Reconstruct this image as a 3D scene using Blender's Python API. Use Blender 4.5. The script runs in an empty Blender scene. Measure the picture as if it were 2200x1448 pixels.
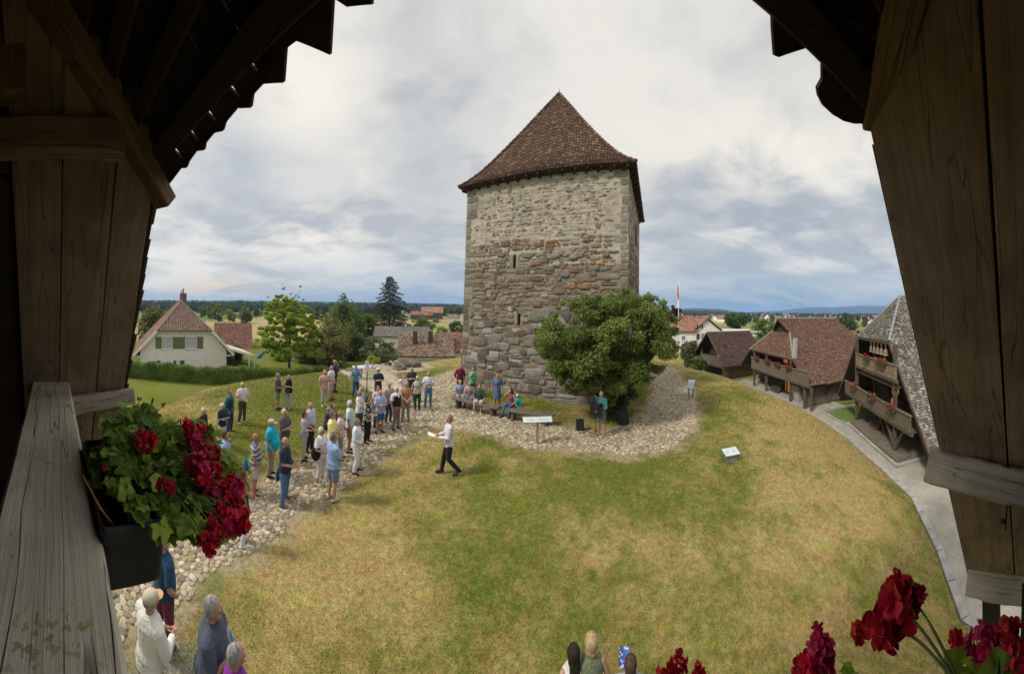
import bpy, bmesh, math, random
import numpy as np
from mathutils import Vector, Matrix, noise
R = math.radians
random.seed(7)
rng = np.random.default_rng(7)
SC = bpy.context.scene
COL = SC.collection

# ------------------------------------------------------------------ camera (a swept cylindrical panorama, about 189 degrees wide)
FPX = 668.0            # photograph pixels per radian
XC, YC = 1100.0, 662.0
ROLL = 0.018
EYE = Vector((0, 0, 5.0))
cam = bpy.data.cameras.new("camera")
cam.type = 'PANO'
cam.panorama_type = 'CENTRAL_CYLINDRICAL'
cam.central_cylindrical_range_u_min = -1100 / FPX
cam.central_cylindrical_range_u_max = 1100 / FPX
cam.central_cylindrical_range_v_min = -(1448 - YC) / FPX
cam.central_cylindrical_range_v_max = YC / FPX
cam.central_cylindrical_radius = 1.0
cam.clip_start = 0.02
cam.clip_end = 30000
camo = bpy.data.objects.new("camera", cam)
COL.objects.link(camo)
rx = Vector((math.cos(ROLL), 0, math.sin(ROLL)))
uz = Vector((-math.sin(ROLL), 0, math.cos(ROLL)))
camo.matrix_world = Matrix.Translation(EYE) @ Matrix((
    (rx.x, uz.x, 0, 0), (rx.y, uz.y, -1, 0), (rx.z, uz.z, 0, 0), (0, 0, 0, 1)))
SC.camera = camo
SC.render.resolution_x, SC.render.resolution_y = 1024, 673

# ------------------------------------------------------------------ view, world, sun
SC.view_settings.view_transform = 'Standard'
SC.view_settings.look = 'None'
SC.view_settings.gamma = 1
SC.view_settings.use_curve_mapping = False
SC.view_settings.exposure = 0.95
SC.cycles.use_denoising = True
SC.cycles.max_bounces = 6
SC.cycles.diffuse_bounces = 3
SC.cycles.volume_bounces = 1
SC.cycles.transparent_max_bounces = 8
SUN_EL, SUN_AZ = 46.0, -112.0     # azimuth clockwise from the view axis (+Y)

W = bpy.data.worlds.new("World")
SC.world = W
W.use_nodes = True
nt = W.node_tree
nt.nodes.clear()


class N:
    """tiny node helper"""
    def __init__(s, tree): s.t = tree
    def new(s, typ, **kw):
        n = s.t.nodes.new(typ)
        for k, v in kw.items():
            if k.startswith('i_'):
                key = k[2:]
                key = int(key) if key.isdigit() else key
                s.set(n.inputs[key], v)
            else:
                setattr(n, k, v)
        return n
    def set(s, sock, v):
        if hasattr(v, 'is_output') or hasattr(v, 'links'):
            s.t.links.new(v, sock)
        elif isinstance(v, (tuple, list)) and len(v) == 3 and sock.type == 'RGBA':
            sock.default_value = (*v, 1)
        else:
            sock.default_value = v
    def math(s, op, a, b=0.0, c=None, clamp=False):
        n = s.t.nodes.new('ShaderNodeMath'); n.operation = op; n.use_clamp = clamp
        s.set(n.inputs[0], a); s.set(n.inputs[1], b)
        if c is not None: s.set(n.inputs[2], c)
        return n.outputs[0]
    def vm(s, op, a, b=(0, 0, 0), out=0):
        n = s.t.nodes.new('ShaderNodeVectorMath'); n.operation = op
        s.set(n.inputs[0], a)
        if op == 'SCALE': s.set(n.inputs['Scale'], b)
        else: s.set(n.inputs[1], b)
        return n.outputs[out]
    def mix(s, f, a, b, typ='MIX'):
        n = s.t.nodes.new('ShaderNodeMix'); n.data_type = 'RGBA'; n.blend_type = typ
        s.set(n.inputs[0], f); s.set(n.inputs[6], a); s.set(n.inputs[7], b)
        return n.outputs[2]
    def noise(s, vec, scale, detail=4, rough=.5, dist=0, out='Fac'):
        n = s.t.nodes.new('ShaderNodeTexNoise')
        s.set(n.inputs['Vector'], vec); n.inputs['Scale'].default_value = scale
        n.inputs['Detail'].default_value = detail; n.inputs['Roughness'].default_value = rough
        n.inputs['Distortion'].default_value = dist
        return n.outputs[out]
    def ramp(s, f, lo, hi, smooth=True):
        n = s.t.nodes.new('ShaderNodeMapRange')
        n.interpolation_type = 'SMOOTHSTEP' if smooth else 'LINEAR'
        s.set(n.inputs[0], f); n.inputs[1].default_value = lo; n.inputs[2].default_value = hi
        return n.outputs[0]


n = N(nt)
tc = n.new('ShaderNodeTexCoord')
D = tc.outputs['Generated']
sky = n.new('ShaderNodeTexSky', sky_type='NISHITA', sun_disc=False, sun_elevation=R(SUN_EL),
            sun_rotation=R(SUN_AZ), altitude=500.0, air_density=1.2, dust_density=2.0)
sep = n.new('ShaderNodeSeparateXYZ', i_0=D)
zz = n.math('MAXIMUM', sep.outputs[2], 0.0)
den = n.math('ADD', zz, 0.16)
flat = n.new('ShaderNodeCombineXYZ', i_0=n.math('DIVIDE', sep.outputs[0], den), i_1=n.math('DIVIDE', sep.outputs[1], den))
az = n.math('ARCTAN2', sep.outputs[0], sep.outputs[1])      # clockwise from +Y
el = n.math('ARCSINE', sep.outputs[2])
warp = n.vm('ADD', flat.outputs[0], n.vm('SCALE', n.noise(flat.outputs[0], 1.1, 3, .5, 0, 'Color'), .55))
c1 = n.noise(warp, 0.75, 7, .52)
c2 = n.noise(warp, 2.1, 7, .55)
str_v = n.new('ShaderNodeMapping', i_0=warp, i_3=(0.35, 1.5, 1))
str_v.inputs['Rotation'].default_value = (0, 0, R(-14))
c3 = n.noise(str_v.outputs[0], 1.35, 8, .58)


def blob(a0, e0, ra, re):
    a = n.math('DIVIDE', n.math('SUBTRACT', az, a0), ra)
    e = n.math('DIVIDE', n.math('SUBTRACT', el, e0), re)
    d = n.math('ADD', n.math('MULTIPLY', a, a), n.math('MULTIPLY', e, e))
    return n.math('EXPONENT', n.math('MULTIPLY', d, -1.0))


def pxb(px, py, wx, wy):
    a = (px - XC) / FPX; v = (YC + 12 * math.sin(a) - py) / FPX
    return blob(a, math.atan(v), wx / FPX, math.atan(wy / FPX))


density = n.math('ADD', n.math('MULTIPLY', c1, .62), n.math('MULTIPLY', c2, .38))
bright = n.ramp(density, .41, .60)
base = n.mix(bright, (.30, .312, .328), (.53, .508, .462))
# streaks low on the right, grey-blue
sfac = n.math('MULTIPLY', n.ramp(c3, .42, .56), n.math('ADD', pxb(1720, 500, 420, 130), pxb(1850, 610, 330, 60), clamp=True))
base = n.mix(n.math('MULTIPLY', sfac, .75), base, (.23, .26, .30))
lowb = n.math('ADD', n.math('MULTIPLY', pxb(1740, 650, 470, 62), .95), n.math('MULTIPLY', pxb(900, 640, 330, 70), .6), clamp=True)
base = n.mix(lowb, base, n.mix(n.ramp(c3, .4, .62), (.135, .215, .325), (.27, .33, .40)))
base = n.mix(n.math('MULTIPLY', pxb(1850, 620, 130, 28), .6), base, (.36, .385, .42))
dk = n.math('MULTIPLY', n.math('ADD', pxb(500, 345, 130, 75), n.math('MULTIPLY', pxb(870, 330, 190, 130), .6), clamp=True), n.ramp(c2, .40, .58))
base = n.mix(n.math('MULTIPLY', dk, .9), base, (.235, .27, .31))
cream = n.math('MULTIPLY', n.math('ADD', n.math('ADD', pxb(640, 190, 170, 110), pxb(640, 500, 180, 50)), n.math('ADD', pxb(1680, 340, 330, 90), n.math('MULTIPLY', pxb(1650, 490, 150, 22), .8)), clamp=True), n.ramp(density, .42, .55))
base = n.mix(n.math('MULTIPLY', cream, .7), base, (.66, .61, .515))
peach = n.math('MULTIPLY', pxb(450, 622, 120, 24), n.ramp(c3, .36, .56))
base = n.mix(n.math('MULTIPLY', peach, .85), base, (.58, .44, .29))
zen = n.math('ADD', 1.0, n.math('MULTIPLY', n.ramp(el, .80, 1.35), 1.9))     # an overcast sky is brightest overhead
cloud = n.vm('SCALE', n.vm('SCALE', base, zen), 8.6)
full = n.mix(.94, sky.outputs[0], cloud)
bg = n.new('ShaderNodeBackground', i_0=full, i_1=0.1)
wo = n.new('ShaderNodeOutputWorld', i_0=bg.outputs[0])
W.cycles.sampling_method = 'MANUAL'
W.cycles.sample_map_resolution = 512

sun = bpy.data.lights.new("sun", 'SUN')
sun.energy = 1.5
sun.angle = R(9)
sun.color = (1, .93, .82)
suno = bpy.data.objects.new("sun", sun)
COL.objects.link(suno)
sd = Vector((math.sin(R(SUN_AZ)) * math.cos(R(SUN_EL)), math.cos(R(SUN_AZ)) * math.cos(R(SUN_EL)), math.sin(R(SUN_EL))))
suno.rotation_euler = sd.to_track_quat('Z', 'Y').to_euler()
suno.location = (0, 0, 60)


# ------------------------------------------------------------------ where a pixel of the photograph lies
def ray(px, py):
    a = (px - XC) / FPX
    v = (YC - py) / FPX
    return rx * math.sin(a) + Vector((0, 1, 0)) * math.cos(a) + uz * v


def P(px, py, d):
    return EYE + ray(px, py) * d


def atz(px, py, z):
    r = ray(px, py)
    return EYE + r * ((z - EYE.z) / r.z)


def azv(px):
    a = (px - XC) / FPX
    return Vector((math.sin(a), math.cos(a), 0))


# ------------------------------------------------------------------ helpers: materials
MATS = {}


def newmat(name):
    m = bpy.data.materials.new(name)
    m.use_nodes = True
    t = m.node_tree
    t.nodes.clear()
    k = N(t)
    b = k.new('ShaderNodeBsdfPrincipled')
    k.new('ShaderNodeOutputMaterial', i_0=b.outputs[0])
    return m, k, b


def M(name, col=(.5, .5, .5), rough=.8, var=.15, scale=6, bump=0, attr=False, metal=0, spec=.3, detail=5, bdist=.01,
      coord='Object', col2=None, stretch=None, bscale=None, trans=0, dirt=None):
    if name in MATS: return MATS[name]
    m, k, b = newmat(name)
    tcn = k.new('ShaderNodeTexCoord')
    v = tcn.outputs['Object']
    if coord == 'World': v = k.new('ShaderNodeNewGeometry').outputs['Position']
    if stretch:
        mp = k.new('ShaderNodeMapping', i_0=v, i_3=stretch); v = mp.outputs[0]
    f = k.noise(v, scale, detail, .6)
    fr = k.ramp(f, .3, .7, False)
    if col2 is None: col2 = tuple(c * (1 - var * 1.6) for c in col); col = tuple(min(1, c * (1 + var)) for c in col)
    c = k.mix(fr, col2, col)
    if dirt:
        f2 = k.noise(v, dirt[1], 4, .6)
        c = k.mix(k.math('MULTIPLY', k.ramp(f2, .48, .68), dirt[2]), c, dirt[0])
    if attr:
        at = k.new('ShaderNodeAttribute', attribute_name='Col')
        c = k.mix(1.0, c, at.outputs['Color'], 'MULTIPLY')
    k.set(b.inputs['Base Color'], c)
    b.inputs['Roughness'].default_value = rough
    b.inputs['Metallic'].default_value = metal
    b.inputs['Specular IOR Level'].default_value = spec
    if bump:
        bf = k.noise(v, bscale or scale * 3, 6, .65)
        bn = k.new('ShaderNodeBump', i_Strength=bump, i_Distance=bdist, i_Height=bf)
        k.set(b.inputs['Normal'], bn.outputs[0])
    MATS[name] = m
    return m


def wood(name, c1, c2, grain=1.0, bump=.6, lichen=0, rough=.85, knots=True, gs=42):
    """wood with its grain along local X"""
    if name in MATS: return MATS[name]
    m, k, b = newmat(name)
    v = k.new('ShaderNodeTexCoord').outputs['Object']
    oi = k.new('ShaderNodeObjectInfo')
    v = k.vm('ADD', v, k.vm('SCALE', (1.7, 3.1, 2.3), k.math('MULTIPLY', oi.outputs['Random'], 9)))
    v = k.vm('ADD', v, k.vm('SCALE', k.noise(v, 1.6, 2, .5, 0, 'Color'), .014))
    mp = k.new('ShaderNodeMapping', i_0=v, i_3=(1.0, gs * .5, gs * .5))
    g = k.noise(mp.outputs[0], 1.0, 6, .65, .4)
    mp2 = k.new('ShaderNodeMapping', i_0=v, i_3=(2.2, gs * 3, gs * 3))
    g2 = k.noise(mp2.outputs[0], 1.0, 4, .7)
    big = k.noise(v, 2.3, 4, .6)
    f = k.math('ADD', k.math('MULTIPLY', k.ramp(g, .3, .7, False), .55), k.math('MULTIPLY', k.ramp(g2, .3, .7, False), .45))
    c = k.mix(f, c2, c1)
    c = k.mix(k.math('MULTIPLY', k.ramp(big, .35, .7), .5), c, tuple(x * .5 for x in c1))
    # drying cracks along the grain
    mp3 = k.new('ShaderNodeMapping', i_0=v, i_3=(.8, gs * .42, gs * .42))
    cr = k.noise(mp3.outputs[0], 1.0, 2, .4, .2)
    crack = k.math('SUBTRACT', 1.0, k.ramp(k.math('ABSOLUTE', k.math('SUBTRACT', cr, .5)), .0, .012))
    c = k.mix(k.math('MULTIPLY', crack, .65 * grain), c, tuple(x * .18 for x in c1))
    h = k.math('SUBTRACT', f, k.math('MULTIPLY', crack, 1.3))
    if knots:
        vo = k.new('ShaderNodeTexVoronoi', feature='F1')
        mk = k.new('ShaderNodeMapping', i_0=v, i_3=(2.6, 6.0, 6.0)); k.set(vo.inputs['Vector'], mk.outputs[0])
        kn = k.math('SUBTRACT', 1.0, k.ramp(vo.outputs['Distance'], .03, .13))
        c = k.mix(k.math('MULTIPLY', kn, .75), c, tuple(x * .3 for x in c1))
    if lichen:
        l1 = k.math('MULTIPLY', k.ramp(k.noise(v, 5, 3, .5), .52, .66), k.ramp(k.noise(v, 60, 4, .6), .52, .60))
        c = k.mix(k.math('MULTIPLY', l1, lichen), c, (.30, .27, .07))
        l2 = k.math('MULTIPLY', k.ramp(k.noise(v, 7.3, 3, .5), .56, .68), k.ramp(k.noise(v, 48, 4, .6), .53, .58))
        c = k.mix(k.math('MULTIPLY', l2, lichen), c, (.55, .55, .50))
    k.set(b.inputs['Base Color'], c)
    b.inputs['Roughness'].default_value = rough
    b.inputs['Specular IOR Level'].default_value = .2
    bn = k.new('ShaderNodeBump', i_Strength=bump, i_Distance=.003, i_Height=h)
    k.set(b.inputs['Normal'], bn.outputs[0])
    MATS[name] = m
    return m


def leafmat(name, c1, c2, trans=.35, rough=.55):
    if name in MATS: return MATS[name]
    m, k, b = newmat(name)
    at = k.new('ShaderNodeAttribute', attribute_name='Col')
    c = k.mix(at.outputs['Fac'], c1, c2)
    k.set(b.inputs['Base Color'], c)
    b.inputs['Roughness'].default_value = rough
    b.inputs['Specular IOR Level'].default_value = .3
    tr = k.new('ShaderNodeBsdfTranslucent')
    k.set(tr.inputs[0], c)
    mx = k.new('ShaderNodeMixShader', i_0=trans, i_1=b.outputs[0], i_2=tr.outputs[0])
    out = [q for q in m.node_tree.nodes if q.type == 'OUTPUT_MATERIAL'][0]
    m.node_tree.links.new(mx.outputs[0], out.inputs[0])
    MATS[name] = m
    return m


# ------------------------------------------------------------------ helpers: meshes
class MB:
    def __init__(s):
        s.v = []; s.f = []; s.m = []; s.c = []
        s.mi = 0; s.col = (1, 1, 1)
    def vert(s, p):
        s.v.append(tuple(p)); return len(s.v) - 1
    def face(s, idx, col=None, mi=None):
        s.f.append(tuple(idx)); s.m.append(s.mi if mi is None else mi); s.c.append(col or s.col)
    def quad(s, a, b, c, d, col=None, mi=None):
        i = len(s.v); s.v += [tuple(a), tuple(b), tuple(c), tuple(d)]
        s.face((i, i + 1, i + 2, i + 3), col, mi)
    def poly(s, pts, col=None, mi=None):
        i = len(s.v); s.v += [tuple(p) for p in pts]
        s.face(tuple(range(i, i + len(pts))), col, mi)
    def box(s, lo, hi, mat=None, col=None, mi=None):
        x0, y0, z0 = lo; x1, y1, z1 = hi
        p = [Vector(q) for q in ((x0, y0, z0), (x1, y0, z0), (x1, y1, z0), (x0, y1, z0), (x0, y0, z1), (x1, y0, z1), (x1, y1, z1), (x0, y1, z1))]
        if mat is not None: p = [mat @ q for q in p]
        s.hexa(p, col, mi)
    def hexa(s, p, col=None, mi=None):
        i = len(s.v); s.v += [tuple(q) for q in p]
        for f in ((0, 3, 2, 1), (4, 5, 6, 7), (0, 1, 5, 4), (1, 2, 6, 5), (2, 3, 7, 6), (3, 0, 4, 7)):
            s.face(tuple(i + k for k in f), col, mi)
    def beam(s, a, b, w, h, up=(0, 0, 1), col=None, mi=None):
        a = Vector(a); b = Vector(b); d = (b - a).normalized(); up = Vector(up)
        sd_ = d.cross(up)
        if sd_.length < 1e-4: sd_ = d.cross(Vector((1, 0, 0)))
        sd_.normalize(); u = sd_.cross(d).normalized()
        sd_ = sd_ * (w / 2); u = u * (h / 2)
        s.hexa([a - sd_ - u, a + sd_ - u, a + sd_ + u, a - sd_ + u, b - sd_ - u, b + sd_ - u, b + sd_ + u, b - sd_ + u], col, mi)
    def slab(s, pts, off, col=None, mi=None, colside=None, miside=None):
        """polygon pts extruded by vector off"""
        off = Vector(off); k = len(pts); i = len(s.v)
        s.v += [tuple(Vector(p)) for p in pts] + [tuple(Vector(p) + off) for p in pts]
        s.face(tuple(range(i + k - 1, i - 1, -1)), col, mi); s.face(tuple(range(i + k, i + 2 * k)), col, mi)
        for j in range(k):
            q = (j + 1) % k
            s.face((i + j, i + q, i + k + q, i + k + j), colside or col, miside if miside is not None else mi)
    def tube(s, pts, rad, n=8, cap=True, col=None, mi=None, flat=1.0, round_=False):
        pts = [Vector(p) for p in pts]
        if not isinstance(rad, (list, tuple)): rad = [rad] * len(pts)
        rad = list(rad)
        if round_:
            d0 = (pts[0] - pts[1]).normalized(); d1 = (pts[-1] - pts[-2]).normalized()
            r0, r1 = rad[0], rad[-1]
            r0s = r0 if not isinstance(r0, tuple) else min(r0); r1s = r1 if not isinstance(r1, tuple) else min(r1)
            sc = lambda r, q: (r[0] * q, r[1] * q) if isinstance(r, tuple) else r * q
            pts = [pts[0] + d0 * r0s * .95, pts[0] + d0 * r0s * .6] + pts + [pts[-1] + d1 * r1s * .6, pts[-1] + d1 * r1s * .95]
            rad = [sc(r0, .35), sc(r0, .8)] + rad + [sc(r1, .8), sc(r1, .35)]
        prev = None; rings = []
        for j, p in enumerate(pts):
            if j == 0: t = pts[1] - p
            elif j == len(pts) - 1: t = p - pts[j - 1]
            else: t = pts[j + 1] - pts[j - 1]
            t.normalize()
            if prev is None:
                a = t.cross(Vector((0, 1, 0)))
                if a.length < .3: a = t.cross(Vector((1, 0, 0)))
            else:
                a = prev - t * prev.dot(t)
            a.normalize(); prev = a
            b = t.cross(a)
            r = rad[j]
            ra, rb = (r if isinstance(r, tuple) else (r, r * flat))
            i = len(s.v)
            for q in range(n):
                w = 2 * math.pi * q / n
                s.v.append(tuple(p + a * (ra * math.cos(w)) + b * (rb * math.sin(w))))
            rings.append(i)
        for j in range(len(rings) - 1):
            for q in range(n):
                q2 = (q + 1) % n
                s.face((rings[j] + q, rings[j] + q2, rings[j + 1] + q2, rings[j + 1] + q), col, mi)
        if cap:
            s.face(tuple(rings[0] + q for q in range(n - 1, -1, -1)), col, mi)
            s.face(tuple(rings[-1] + q for q in range(n)), col, mi)
    def ell(s, c, r, nu=12, nv=8, mat=None, col=None, mi=None):
        c = Vector(c); i = len(s.v)
        for a in range(nv + 1):
            th = math.pi * a / nv
            for b in range(nu):
                ph = 2 * math.pi * b / nu
                p = Vector((r[0] * math.sin(th) * math.cos(ph), r[1] * math.sin(th) * math.sin(ph), r[2] * math.cos(th)))
                if mat is not None: p = mat @ p
                s.v.append(tuple(c + p))
        for a in range(nv):
            for b in range(nu):
                b2 = (b + 1) % nu
                s.face((i + a * nu + b, i + (a + 1) * nu + b, i + (a + 1) * nu + b2, i + a * nu + b2), col, mi)
    def build(s, name, mats, parent=None, mat=None, smooth=False, bevel=0, **props):
        me = bpy.data.meshes.new(name)
        me.from_pydata(s.v, [], s.f)
        if not isinstance(mats, (list, tuple)): mats = [mats]
        for q in mats: me.materials.append(q)
        if len(mats) > 1: me.polygons.foreach_set('material_index', s.m)
        a = me.attributes.new('Col', 'FLOAT_COLOR', 'FACE')
        buf = np.ones((len(s.f), 4), np.float32); buf[:, :3] = np.array([c[:3] for c in s.c], np.float32).reshape(-1, 3)
        a.data.foreach_set('color', buf.ravel())
        if smooth: me.polygons.foreach_set('use_smooth', [True] * len(s.f))
        me.update()
        o = bpy.data.objects.new(name, me)
        COL.objects.link(o)
        if parent is not None: o.parent = parent
        if mat is not None: o.matrix_local = mat
        if bevel:
            b = o.modifiers.new('bevel', 'BEVEL'); b.width = bevel; b.segments = 2; b.limit_method = 'ANGLE'
        for k_, v_ in props.items(): o[k_] = v_
        return o


def npmesh(name, V, F, mats, col=None, parent=None, smooth=False, dom='FACE'):
    """mesh from numpy arrays (all faces with the same number of corners)"""
    me = bpy.data.meshes.new(name)
    V = np.asarray(V, np.float32); F = np.asarray(F, np.int32)
    me.vertices.add(len(V)); me.vertices.foreach_set('co', V.ravel())
    k = F.shape[1]
    me.loops.add(F.size); me.loops.foreach_set('vertex_index', F.ravel())
    me.polygons.add(len(F)); me.polygons.foreach_set('loop_start', np.arange(0, F.size, k, dtype=np.int32))
    me.update(calc_edges=True)
    if not isinstance(mats, (list, tuple)): mats = [mats]
    for q in mats: me.materials.append(q)
    if col is not None:
        a = me.attributes.new('Col', 'FLOAT_COLOR', dom)
        buf = np.ones((len(col), 4), np.float32); buf[:, :3] = np.asarray(col, np.float32).reshape(len(col), -1)[:, :3] if np.ndim(col) > 1 else np.asarray(col, np.float32)[:, None]
        a.data.foreach_set('color', buf.ravel())
    if smooth: me.polygons.foreach_set('use_smooth', np.ones(len(F), bool))
    me.validate()
    o = bpy.data.objects.new(name, me)
    COL.objects.link(o)
    if parent is not None: o.parent = parent
    return o


def tag(o, label, cat, group=None):
    o['label'] = label; o['category'] = cat
    if group: o['group'] = group
    return o


def thing(name, label, cat, loc=(0, 0, 0), rz=0, group=None, mat=None):
    o = bpy.data.objects.new(name, None)
    o.empty_display_size = .2
    COL.objects.link(o)
    if mat is not None: o.matrix_world = mat
    else: o.location = loc; o.rotation_euler = (0, 0, rz)
    return tag(o, label, cat, group)


def dup(o, parent=None):
    c = o.copy(); COL.objects.link(c)
    if parent is not None: c.parent = parent
    for ch in list(o.children): dup(ch, c)
    return c


def frame(o, e, up=Vector((0, 0, 1))):
    """matrix with X along e, Z up, origin o"""
    e = Vector(e).normalized(); z = Vector(up); y = z.cross(e).normalized(); z = e.cross(y)
    return Matrix(((e.x, y.x, z.x, o[0]), (e.y, y.y, z.y, o[1]), (e.z, y.z, z.z, o[2]), (0, 0, 0, 1)))


# ------------------------------------------------------------------ terrain
FOOT = np.array([(8.1, 1), (10.3, 2.1), (13, 3.8), (14.9, 6), (17.6, 9.5), (19.4, 12.5), (20.2, 15.5), (21.2, 19), (21.5, 22), (21, 26.5), (20, 33), (16, 40),
                 (6, 45), (-5, 43), (-13, 37), (-20, 29), (-24, 21), (-25, 14), (-22, 7), (-20, 0), (-16, -9), (0, -14), (7, -8)], float)


def sdist(x, y):
    """distance inside (+) / outside (-) of the mound foot"""
    x = np.asarray(x, float); y = np.asarray(y, float)
    best = np.full(x.shape, 1e9); ins = np.zeros(x.shape, bool)
    k = len(FOOT)
    for i in range(k):
        ax, ay = FOOT[i]; bx, by = FOOT[(i + 1) % k]
        dx, dy = bx - ax, by - ay
        t = np.clip(((x - ax) * dx + (y - ay) * dy) / (dx * dx + dy * dy), 0, 1)
        best = np.minimum(best, np.hypot(x - ax - t * dx, y - ay - t * dy))
        c = ((ay > y) != (by > y)) & (x < (bx - ax) * (y - ay) / (by - ay + 1e-12) + ax)
        ins ^= c
    return np.where(ins, best, -best)


def sstep(a, b, x):
    t = np.clip((x - a) / (b - a), 0, 1); return t * t * (3 - 2 * t)


def H(x, y):
    x = np.asarray(x, float); y = np.asarray(y, float)
    s = sdist(x, y); r = np.hypot(x, y)
    low = -4.0 + sstep(-10, 8, x) * 1.0
    L = 8.5 + 5.5 * sstep(4, -12, x)
    t = np.clip(s / L, 0, 1)
    k = .7 / L
    z = low * (1 - t) ** 2.15
    z = np.where(s <= 0, low, z)
    z = z - .75 * np.exp(-(((x + 8.5) / 5.5) ** 2 + ((y - 3.5) / 5.0) ** 2)) * sstep(0, 4, s)
    z = z - sstep(55, 190, r) * (8.0 + low) - sstep(190, 700, r) * 1.0
    z = z + .035 * np.sin(x * 1.1 + 1) * np.sin(y * .9) * sstep(1, 4, s)
    return z


def h1(x, y): return float(H(np.array([x]), np.array([y]))[0])


_T = np.concatenate([np.linspace(1.5, 60, 2400), np.geomspace(60.05, 3000, 1500)])


def Gp(px, py, dz=0):
    """the point of the ground seen at a pixel of the photograph"""
    r = ray(px, py)
    x = EYE.x + r.x * _T; y = EYE.y + r.y * _T; z = EYE.z + r.z * _T
    d = z - H(x, y)
    w = np.where(d <= 0)[0]
    i = int(w[0]) if len(w) else len(_T) - 1
    if i > 0 and d[i - 1] > 0 and d[i] <= 0:
        f = d[i - 1] / (d[i - 1] - d[i]); t = _T[i - 1] + f * (_T[i] - _T[i - 1])
    else: t = _T[i]
    px_, py_ = EYE.x + r.x * t, EYE.y + r.y * t
    return Vector((px_, py_, h1(px_, py_) + dz))


def vnoise(x, y, seed=0):
    xi = np.floor(x).astype(np.int64); yi = np.floor(y).astype(np.int64)
    xf = x - xi; yf = y - yi
    def hsh(a, b):
        q = (a * 374761393 + b * 668265263 + seed * 144665) & 0xffffffff
        q = ((q ^ (q >> 13)) * 1274126177) & 0xffffffff
        return ((q ^ (q >> 16)) & 0xffff) / 65535.0
    u = xf * xf * (3 - 2 * xf); v = yf * yf * (3 - 2 * yf)
    a = hsh(xi, yi) * (1 - u) + hsh(xi + 1, yi) * u
    b = hsh(xi, yi + 1) * (1 - u) + hsh(xi + 1, yi + 1) * u
    return a * (1 - v) + b * v


def fbm(x, y, sc, seed=0, o=4):
    s = 0; a = .5; t = 0
    for i in range(o):
        s = s + a * vnoise(x * sc + 17.3 * i, y * sc - 9.1 * i, seed + i); t += a; a *= .55; sc *= 2.03
    return s / t


def inpoly(x, y, poly):
    ins = np.zeros(np.shape(x), bool)
    k = len(poly)
    for i in range(k):
        ax, ay = poly[i][0], poly[i][1]; bx, by = poly[(i + 1) % k][0], poly[(i + 1) % k][1]
        ins ^= ((ay > y) != (by > y)) & (x < (bx - ax) * (y - ay) / (by - ay + 1e-12) + ax)
    return ins


def pdist(x, y, poly):
    best = np.full(np.shape(x), 1e9); k = len(poly)
    for i in range(k):
        ax, ay = poly[i][0], poly[i][1]; bx, by = poly[(i + 1) % k][0], poly[(i + 1) % k][1]
        dx, dy = bx - ax, by - ay
        t = np.clip(((x - ax) * dx + (y - ay) * dy) / (dx * dx + dy * dy + 1e-12), 0, 1)
        best = np.minimum(best, np.hypot(x - ax - t * dx, y - ay - t * dy))
    return best


GREEN = np.array((.088, .108, .015)); STRAW = np.array((.325, .245, .092)); LIME = np.array((.152, .162, .028))


def dry(x, y):
    """how dry the lawn is, 0 green to 1 straw"""
    f = fbm(x, y, .22, 3, 5) * .50 + fbm(x, y, 1.3, 11, 4) * .30 + fbm(x, y, 5.5, 19, 3) * .20
    s = sdist(x, y)
    b = 0.0
    right = sstep(5, 9, x) * sstep(8.5, 3.0, s)
    b = b + .20 * right
    b = b + .16 * np.exp(-(((x + 1.9) / 2.0) ** 2 + ((y - 4.8) / 1.6) ** 2))
    b = b + .14 * np.exp(-(((x + 4.0) / 1.3) ** 2 + ((y - 6.4) / 2.4) ** 2))
    b = b - .13 * np.exp(-(((x - 1.8) / 4.4) ** 2 + ((y - 8.6) / 2.2) ** 2)) + .045 * sstep(8.0, 5.5, y) * sstep(6, 2, np.abs(x - .3))
    b = b - .16 * np.exp(-(((x - 8.5) / 2.2) ** 2 + ((y - 14.5) / 3.5) ** 2))
    b = b - .22 * np.exp(-(((x + 8.5) / 3.6) ** 2 + ((y - 12) / 4.0) ** 2))
    b = b + .25 * np.exp(-((s - 4.0) / 2.0) ** 2) * sstep(-8, -13, x)
    b = b - .20 * sstep(1, -2, s)
    return np.clip((f + b - .44) / .23, 0, 1)


def lawn(x, y):
    d = dry(x, y)[:, None]
    l = fbm(x, y, .5, 29, 3)[:, None]
    g = GREEN * (1 - l) + LIME * l
    return g * (1 - d) + STRAW * d


def groundcol(x, y):
    c = lawn(x, y)
    r = np.hypot(x, y)
    # farmland: strips of fields
    a = .42
    u = x * math.cos(a) + y * math.sin(a); v = -x * math.sin(a) + y * math.cos(a)
    cw = 75.0; ch = 150.0
    ci = np.floor(v / ch); sh = vnoise(ci * 7.7, ci * 0 + 3, 5) * 60
    fu = np.floor((u + sh) / cw)
    q = vnoise(fu * 3.37 + 100, ci * 5.91 + 50, 9); q = (q * 7.31) % 1
    pal = np.array([(.12, .15, .042), (.26, .225, .095), (.09, .125, .033), (.32, .255, .12), (.15, .175, .052), (.20, .19, .075)])
    fc = pal[np.clip((q * 6).astype(int), 0, 5)]
    w = sstep(70, 90, r)[:, None]
    fc = fc * (.9 + .2 * fbm(x, y, .05, 2, 3)[:, None])
    return c * (1 - w) + fc * w
# ------------------------------------------------------------------ the ground, one sheet to the horizon
def pix(l): return [tuple(Gp(*p)[:2]) for p in l]


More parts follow.
